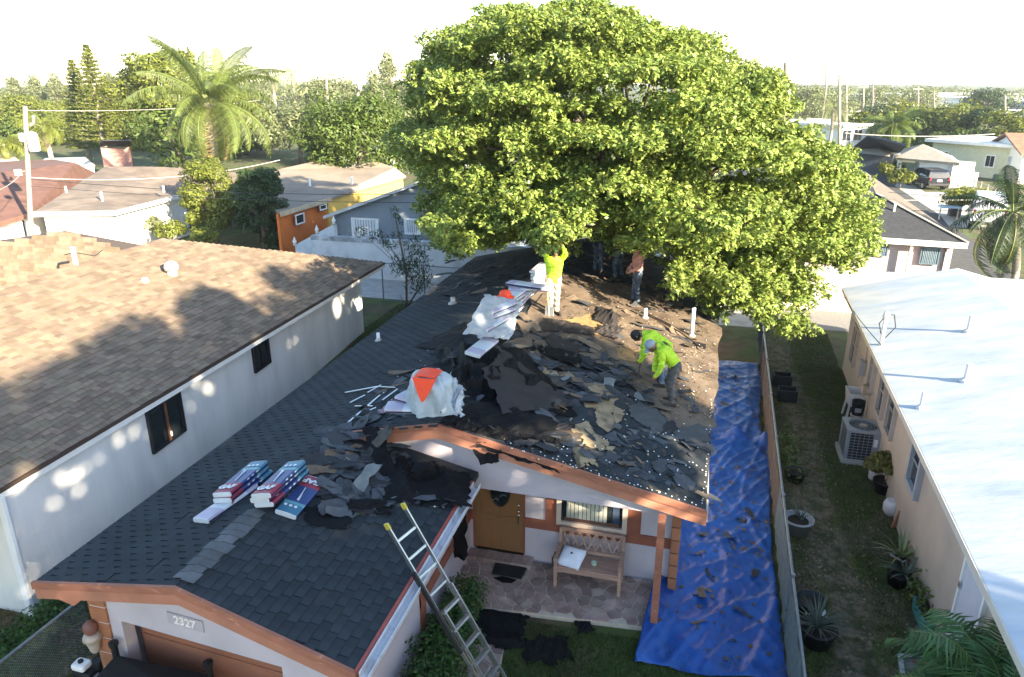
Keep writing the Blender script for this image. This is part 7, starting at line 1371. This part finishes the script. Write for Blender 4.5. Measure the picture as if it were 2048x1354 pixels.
def person(label, J, mats, loc, rz_, name='person', hand_curl=.7, sleeve=True):
    """J: joint -> (x,y,z), the figure faces +X. mats: shirt, pants, skin, boots. One continuous body: every limb a tapered run, fused and smoothed."""
    J = {k: Vector(v) for k, v in J.items()}; P = []
    def cap(a, b_, ra, rb, m): P.append((Vector(a), Vector(b_), ra, rb, m))
    pel, ch, nk, hd = J['pelvis'], J['chest'], J['neck'], J['head']; sh = [J['shoulder_l'], J['shoulder_r']]; hp = [J['hip_l'], J['hip_r']]
    cap(pel, ch, .125, .135, 0); cap(hp[0]+(ch-pel)*.05, hp[1]+(ch-pel)*.05, .105, .105, 1); cap(sh[0].lerp(ch, .35), hp[0].lerp(pel, .3)+(ch-pel)*.2, .105, .10, 0); cap(sh[1].lerp(ch, .35), hp[1].lerp(pel, .3)+(ch-pel)*.2, .105, .10, 0); cap(sh[0].lerp(nk, .15), sh[1].lerp(nk, .15), .078, .078, 0)
    cap(ch, nk, .09, .062, 0); cap(nk, hd, .056, .058, 2); f = J.get('face', Vector((1, 0, 0))).normalized(); upv = (hd-nk).normalized(); upv = (upv-f*upv.dot(f)).normalized(); sd = upv.cross(f)
    cap(hd-upv*.0-f*.012, hd+upv*.055-f*.012, .092, .093, 2); cap(hd+f*.035-upv*.055, hd+f*.05-upv*.01, .055, .062, 2); cap(hd+f*.088-upv*.0, hd+f*.108-upv*.025, .013, .018, 2)
    for s in (-1, 1): cap(hd+sd*s*.088-upv*.02, hd+sd*s*.09+upv*.02-f*.01, .016, .02, 2)
    for i, k in enumerate('lr'):
        s, e, w = J['shoulder_'+k], J['elbow_'+k], J['wrist_'+k]; cap(s, e, .068, .052, 0); cap(e, w, .052, .038, 0 if sleeve else 2)
        d = (w-e).normalized(); pn = J.get('palm_'+k, Vector((0, 1 if i else -1, 0))); pn = (pn-d*pn.dot(d)).normalized(); ac = d.cross(pn); cap(w, w+d*.085, .032, .036, 2)
        cap(w+d*.05+ac*.02, w+d*.075-ac*.02, .026, .026, 2)
        for q in range(4):
            o_ = (q-1.5)*.021; l = (.07, .08, .076, .058)[q]; b0 = w+d*.095+ac*o_; m1 = b0+(d*math.cos(hand_curl*.6)+pn*math.sin(hand_curl*.6))*l*.55; cap(b0, m1, .0105, .010, 2); cap(m1, m1+(d*math.cos(hand_curl*1.9)+pn*math.sin(hand_curl*1.9))*l*.5, .010, .009, 2)
        tb = w+d*.035+ac*.034; cap(tb, tb+(d*.7+ac*.6+pn*.35).normalized()*.05, .013, .011, 2); tb2 = tb+(d*.7+ac*.6+pn*.35).normalized()*.05; cap(tb2, tb2+(d*.9+pn*.4).normalized()*.032, .011, .009, 2)
        h, kn, an, to = J['hip_'+k], J['knee_'+k], J['ankle_'+k], J['toe_'+k]; cap(h, kn, .095, .066, 1); cap(kn, an, .064, .048, 1); cap(an, an-Vector((0, 0, .03)), .052, .05, 3); cap(an+Vector((-.04 if to.x > an.x else .04, 0, -.045)), to, .046, .040, 3)
    b = MB()
    for a, c, ra, rb, m in P:
        d = (c-a); l = d.length
        if l < 1e-5: d = Vector((0, 0, 1)); l = 1e-5
        d.normalize(); st = 4; pts, rr = [], []
        for i in range(st+1): q = -math.pi/2+math.pi/2*i/st; pts.append(a+d*ra*math.sin(q)); rr.append(max(ra*math.cos(q), .0005))
        for i in range(st+1): q = math.pi/2*i/st; pts.append(c+d*rb*math.sin(q)); rr.append(max(rb*math.cos(q), .0005))
        pts = [p+d*1e-5*i for i, p in enumerate(pts)]
        u = d.orthogonal().normalized(); v = d.cross(u); n = 12; vs = [p+(u*math.cos(2*math.pi*j/n)+v*math.sin(2*math.pi*j/n))*r for p, r in zip(pts, rr) for j in range(n)]
        b.add(vs, [(i*n+j, i*n+(j+1) % n, (i+1)*n+(j+1) % n, (i+1)*n+j) for i in range(len(pts)-1) for j in range(n)]+[tuple(range(n))[::-1], tuple(range((len(pts)-1)*n, len(pts)*n))])
    me = b.mesh('body'); o = bpy.data.objects.new('body', me); COL.objects.link(o); q = o.modifiers.new('r', 'REMESH'); q.mode = 'VOXEL'; q.voxel_size = .0095; q = o.modifiers.new('s', 'SMOOTH'); q.factor = .5; q.iterations = 3
    me2 = bpy.data.meshes.new_from_object(o.evaluated_get(bpy.context.evaluated_depsgraph_get())); bpy.data.objects.remove(o)
    n = len(me2.polygons); C = np.empty(n*3); me2.polygons.foreach_get('center', C); C = C.reshape(-1, 3); best = np.full(n, 1e9); idx = np.zeros(n, int)
    for a, c, ra, rb, m in P:
        a, c = np.array(a), np.array(c); d = c-a; t_ = np.clip(((C-a)@d)/max(d@d, 1e-9), 0, 1); dist = np.linalg.norm(C-(a+t_[:, None]*d), axis=1)-(ra+(rb-ra)*t_); k = dist < best; best[k] = dist[k]; idx[k] = m
    # clothes stand a few millimetres off the skin with soft folds
    nv = len(me2.vertices); VC = np.empty(nv*3); me2.vertices.foreach_get('co', VC); VC = VC.reshape(-1, 3); VN = np.empty(nv*3); me2.vertices.foreach_get('normal', VN); VN = VN.reshape(-1, 3); cl = np.zeros(nv); lv = np.empty(len(me2.loops), int); me2.loops.foreach_get('vertex_index', lv)
    ls = np.empty(n, int); lt = np.empty(n, int); me2.polygons.foreach_get('loop_start', ls); me2.polygons.foreach_get('loop_total', lt); fid = np.repeat(np.arange(n), lt); cl[lv[np.isin(idx[fid], (0, 1))]] = 1
    fold = np.sin(VC[:, 2]*38+3*np.sin(VC[:, 0]*17)+2.5*np.sin(VC[:, 1]*15))*.010+np.sin(VC[:, 2]*71+VC[:, 0]*23)*.004; VC = VC+VN*((.012+fold)*cl)[:, None]; me2.vertices.foreach_set('co', VC.ravel()); me2.polygons.foreach_set('material_index', idx.astype(np.int32)); me2.update()
    t = thing(name, label, 'person', tuple(loc), rz_); WINV.pop(t.name, 0); me2.name = 'body'; link('body', me2, mats, t, True); me2.polygons.foreach_set('material_index', idx.astype(np.int32)); me2.update()
    for s in (-1, 1): b = MB(); c = hd+f*.085+sd*s*.033+upv*.022; b.lathe(c, [(.002, -.010), (.010, -.004), (.010, .004), (.002, .010)], 8); b.out('eye', mat('eye', (.04, .03, .03), .2), t, True)
    return t, J, f, upv, sd
def headwear(t, hd, f, upv, sd, kind, m):
    M = Matrix((f, sd, upv)).transposed(); b = MB()
    def dome(r, z0, z1, n=16, sx=1.): return [(r, z0), (r*1.0, (z0*.6+z1*.4)), (r*.86, z0*.25+z1*.75), (r*.5, z0*.06+z1*.94), (.004, z1)]
    def put(prof, nm, sx=1.12): q = MB(); q.lathe((0, 0, 0), prof, 18, sx=sx); q.v = [tuple(hd+M @ Vector(v)) for v in q.v]; return q.out(nm, m, t, True)
    if kind == 'hair': put([(.094, -.045), (.104, .02), (.098, .08), (.066, .13), (.02, .152), (.003, .153)], 'hair', 1.06)
    if kind == 'cap':
        put([(.103, .03), (.106, .07), (.092, .125), (.05, .155), (.004, .16)], 'cap', 1.08); q = MB(); q.grid(lambda u, v: hd+M @ Vector((.09+.10*u*(1-abs(2*v-1)**2.5*.6), (v-.5)*.19, .035-.03*u-.02*(2*v-1)**2)), 6, 8); o = q.out('cap_peak', m, t); o.modifiers.new('s', 'SOLIDIFY').thickness = .006
    if kind == 'hat':
        put([(.108, .03), (.11, .09), (.095, .15), (.05, .17), (.004, .165)], 'hat', 1.1); put([(.10, .03), (.20, .02), (.205, .026), (.10, .045)], 'hat_brim', 1.1)
STAND = dict(pelvis=(0, 0, .95), chest=(.02, 0, 1.28), neck=(.02, 0, 1.47), head=(.045, 0, 1.62), shoulder_l=(.01, .19, 1.42), shoulder_r=(.01, -.19, 1.42), elbow_l=(-.02, .25, 1.14), elbow_r=(-.02, -.25, 1.14), wrist_l=(.12, .22, .92), wrist_r=(.12, -.22, .92), hip_l=(0, .095, .92), hip_r=(0, -.095, .92), knee_l=(.04, .11, .5), knee_r=(.03, -.11, .5), ankle_l=(0, .12, .085), ankle_r=(-.02, -.12, .085), toe_l=(.17, .14, .045), toe_r=(.15, -.14, .045))
def pose(**k): d = dict(STAND); d.update(k); return d
# 1 standing beside the ridge bundles in a lime shirt, arms raised to the branch
p = onR(1106, 628, .0); J = pose(shoulder_l=(.02, .18, 1.45), shoulder_r=(.02, -.18, 1.45), elbow_l=(.16, .24, 1.62), elbow_r=(.10, -.26, 1.64), wrist_l=(.24, .12, 1.83), wrist_r=(.2, -.12, 1.86), head=(.06, 0, 1.63), knee_l=(.02, .09, .5), knee_r=(.05, -.08, .5), ankle_l=(-.02, .10, .085), ankle_r=(.02, -.09, .085))
t, J_, f, u_, s_ = person('worker in a lime shirt and khaki trousers standing at the ridge, head among the leaves', J, [HV, KHAKI, SKIN2, BOOT], p-Vector((0, 0, .02)), R_(-60)); headwear(t, J_['head'], f, u_, s_, 'hair', HAIR)
b = MB(); a = onR(1098, 632, .01); b.tube([a, a+Vector((-.10, .05, 1.15))], .018, 8); tl_ = thing('shovel', 'long wooden handled shovel standing beside the worker at the ridge', 'shovel', tuple(a)); b.out('shaft', mat('pale ash handle', (.5, .36, .2), .7, .2, 8), tl_); b = MB(); b.prism([a+Vector(v) for v in ((-.11, .0, .0), (.11, 0, 0), (.12, .01, -.0), (.10, .02, .24), (-.10, .02, .24))], (0, .02, 0)); b.out('blade', M_alu, tl_)
# 2 bent deeply, dark hair, blue jeans
BEND = dict(pelvis=(-.10, 0, .90), chest=(.22, 0, 1.10), neck=(.40, 0, 1.15), head=(.54, 0, 1.10), face=(.55, 0, -.85), shoulder_l=(.33, .19, 1.10), shoulder_r=(.33, -.19, 1.10), elbow_l=(.36, .24, .82), elbow_r=(.38, -.22, .82), wrist_l=(.45, .14, .60), wrist_r=(.42, -.10, .58), hip_l=(-.10, .095, .87), hip_r=(-.10, -.095, .87), knee_l=(.02, .13, .47), knee_r=(-.02, -.13, .47), ankle_l=(-.06, .15, .085), ankle_r=(-.14, -.15, .085), toe_l=(.11, .17, .045), toe_r=(.03, -.17, .045))
p = onR(1312, 776, 0); t, J_, f, u_, s_ = person('bent over worker in a lime shirt and blue jeans with bare dark hair, pulling shingles', BEND, [HV, JEAN, SKIN, BOOT], p+Vector((.05, .25, -.02)), R_(186)); headwear(t, J_['head'], f, u_, s_, 'hair', HAIR)
a = p+Vector((-.42, .1, .02)); tl_ = thing('tear_off_fork', 'dark long handled tear off shovel worked by the bent over pair', 'shovel', tuple(a)); b = MB(); b.tube([a, a+Vector((.10, .10, .95))], .018, 8); b.out('shaft', mat('dark handle', (.06, .05, .045), .6), tl_); b = MB(); b.prism([a+Vector(v) for v in ((-.02, -.12, 0), (-.16, -.12, .01), (-.16, .12, .01), (-.02, .12, 0), (.03, 0, .05))], (0, 0, .02)); b.out('blade', M_blk, tl_)
# 3 in front of him, grey cap, emblem on the back
B2 = dict(BEND); B2.update(pelvis=(-.06, 0, .92), chest=(.16, 0, 1.18), neck=(.30, 0, 1.28), head=(.42, 0, 1.27), face=(.75, 0, -.62), shoulder_l=(.24, .19, 1.21), shoulder_r=(.24, -.19, 1.21), elbow_l=(.25, .24, .93), elbow_r=(.24, -.25, .92), wrist_l=(.34, .16, .70), wrist_r=(.30, -.18, .68))
p = onR(1334, 806, 0); t, J_, f, u_, s_ = person('bent over worker with a grey cap, round emblem on a lime shirt, grey trousers', B2, [HV, GPANT, SKIN, BOOT], p+Vector((.02, .0, -.02)), R_(196)); headwear(t, J_['head'], f, u_, s_, 'cap', mat('grey blue cap', (.25, .29, .34), .8, .15, 8))
c = Vector((.14, -.0, 1.342)); bk = Vector((-.45, 0, .89)).normalized(); ux = Vector((0, 1, 0)); vy = bk.cross(ux); q = MB(); q.tube([c+(ux*math.cos(a*.3307)+vy*math.sin(a*.3307))*.075 for a in range(20)], .007, 5); q.out('emblem_ring', mat('dark print', (.03, .06, .03), .7), t); q = MB(); q.prism([c+(ux*math.cos(a)+vy*math.sin(a))*.045 for a in (0, 1.05, 2.1, 3.14, 4.2, 5.2)], bk*.004); q.out('emblem_disc', MATS['dark print'], t)
# 4 pink shirt and dark hat
p = onR(1272, 606, 0); J = pose(face=(.9, .3, -.3), elbow_r=(.03, -.26, 1.15), wrist_r=(.22, -.16, .98), elbow_l=(.05, .26, 1.15), wrist_l=(.25, .12, 1.0), ankle_l=(-.04, .10, .085), ankle_r=(.06, -.10, .085), toe_l=(.13, .12, .045), toe_r=(.23, -.12, .045))
t, J_, f, u_, s_ = person('worker in a faded pink shirt, jeans and dark hat on the bared boards', J, [PINKS, JEANB, SKIN2, BOOT], p-Vector((0, 0, .02)), R_(205)); headwear(t, J_['head'], f, u_, s_, 'hat', mat('black hat', (.015, .014, .013), .8, .2, 8))
# 5 and 6 in the deep shade under the tree
p = onR(1232, 556, 0); t, J_, f, u_, s_ = person('worker in dark clothes stooping in the deep shade under the tree', B2, [DARKS, JEANB, SKIN, BOOT], p+Vector((0, 0, -.02)), R_(160)); headwear(t, J_['head'], f, u_, s_, 'hair', HAIR)
p = onR(1195, 545, 0); t, J_, f, u_, s_ = person('second shaded worker in dark jeans turned away beside the stooping one', pose(), [DARKS, JEANB, SKIN, BOOT], p+Vector((0, 0, -.02)), R_(60)); headwear(t, J_['head'], f, u_, s_, 'hair', HAIR)
# ------------------------------------------------------------------ morning haze
hz = MB(); hz.span((-950, -120, -1), (950, 1700, 34))
m = bpy.data.materials.new('haze'); m.use_nodes = True; N = m.node_tree.nodes; N.remove(N['Principled BSDF']); v = N.new('ShaderNodeVolumePrincipled'); v.inputs['Color'].default_value = (.86, .93, 1, 1); v.inputs['Density'].default_value = .0003; v.inputs['Anisotropy'].default_value = .2
m.node_tree.links.new(v.outputs[0], N['Material Output'].inputs['Volume']); o = tag(hz.out('haze', m), kind='stuff')
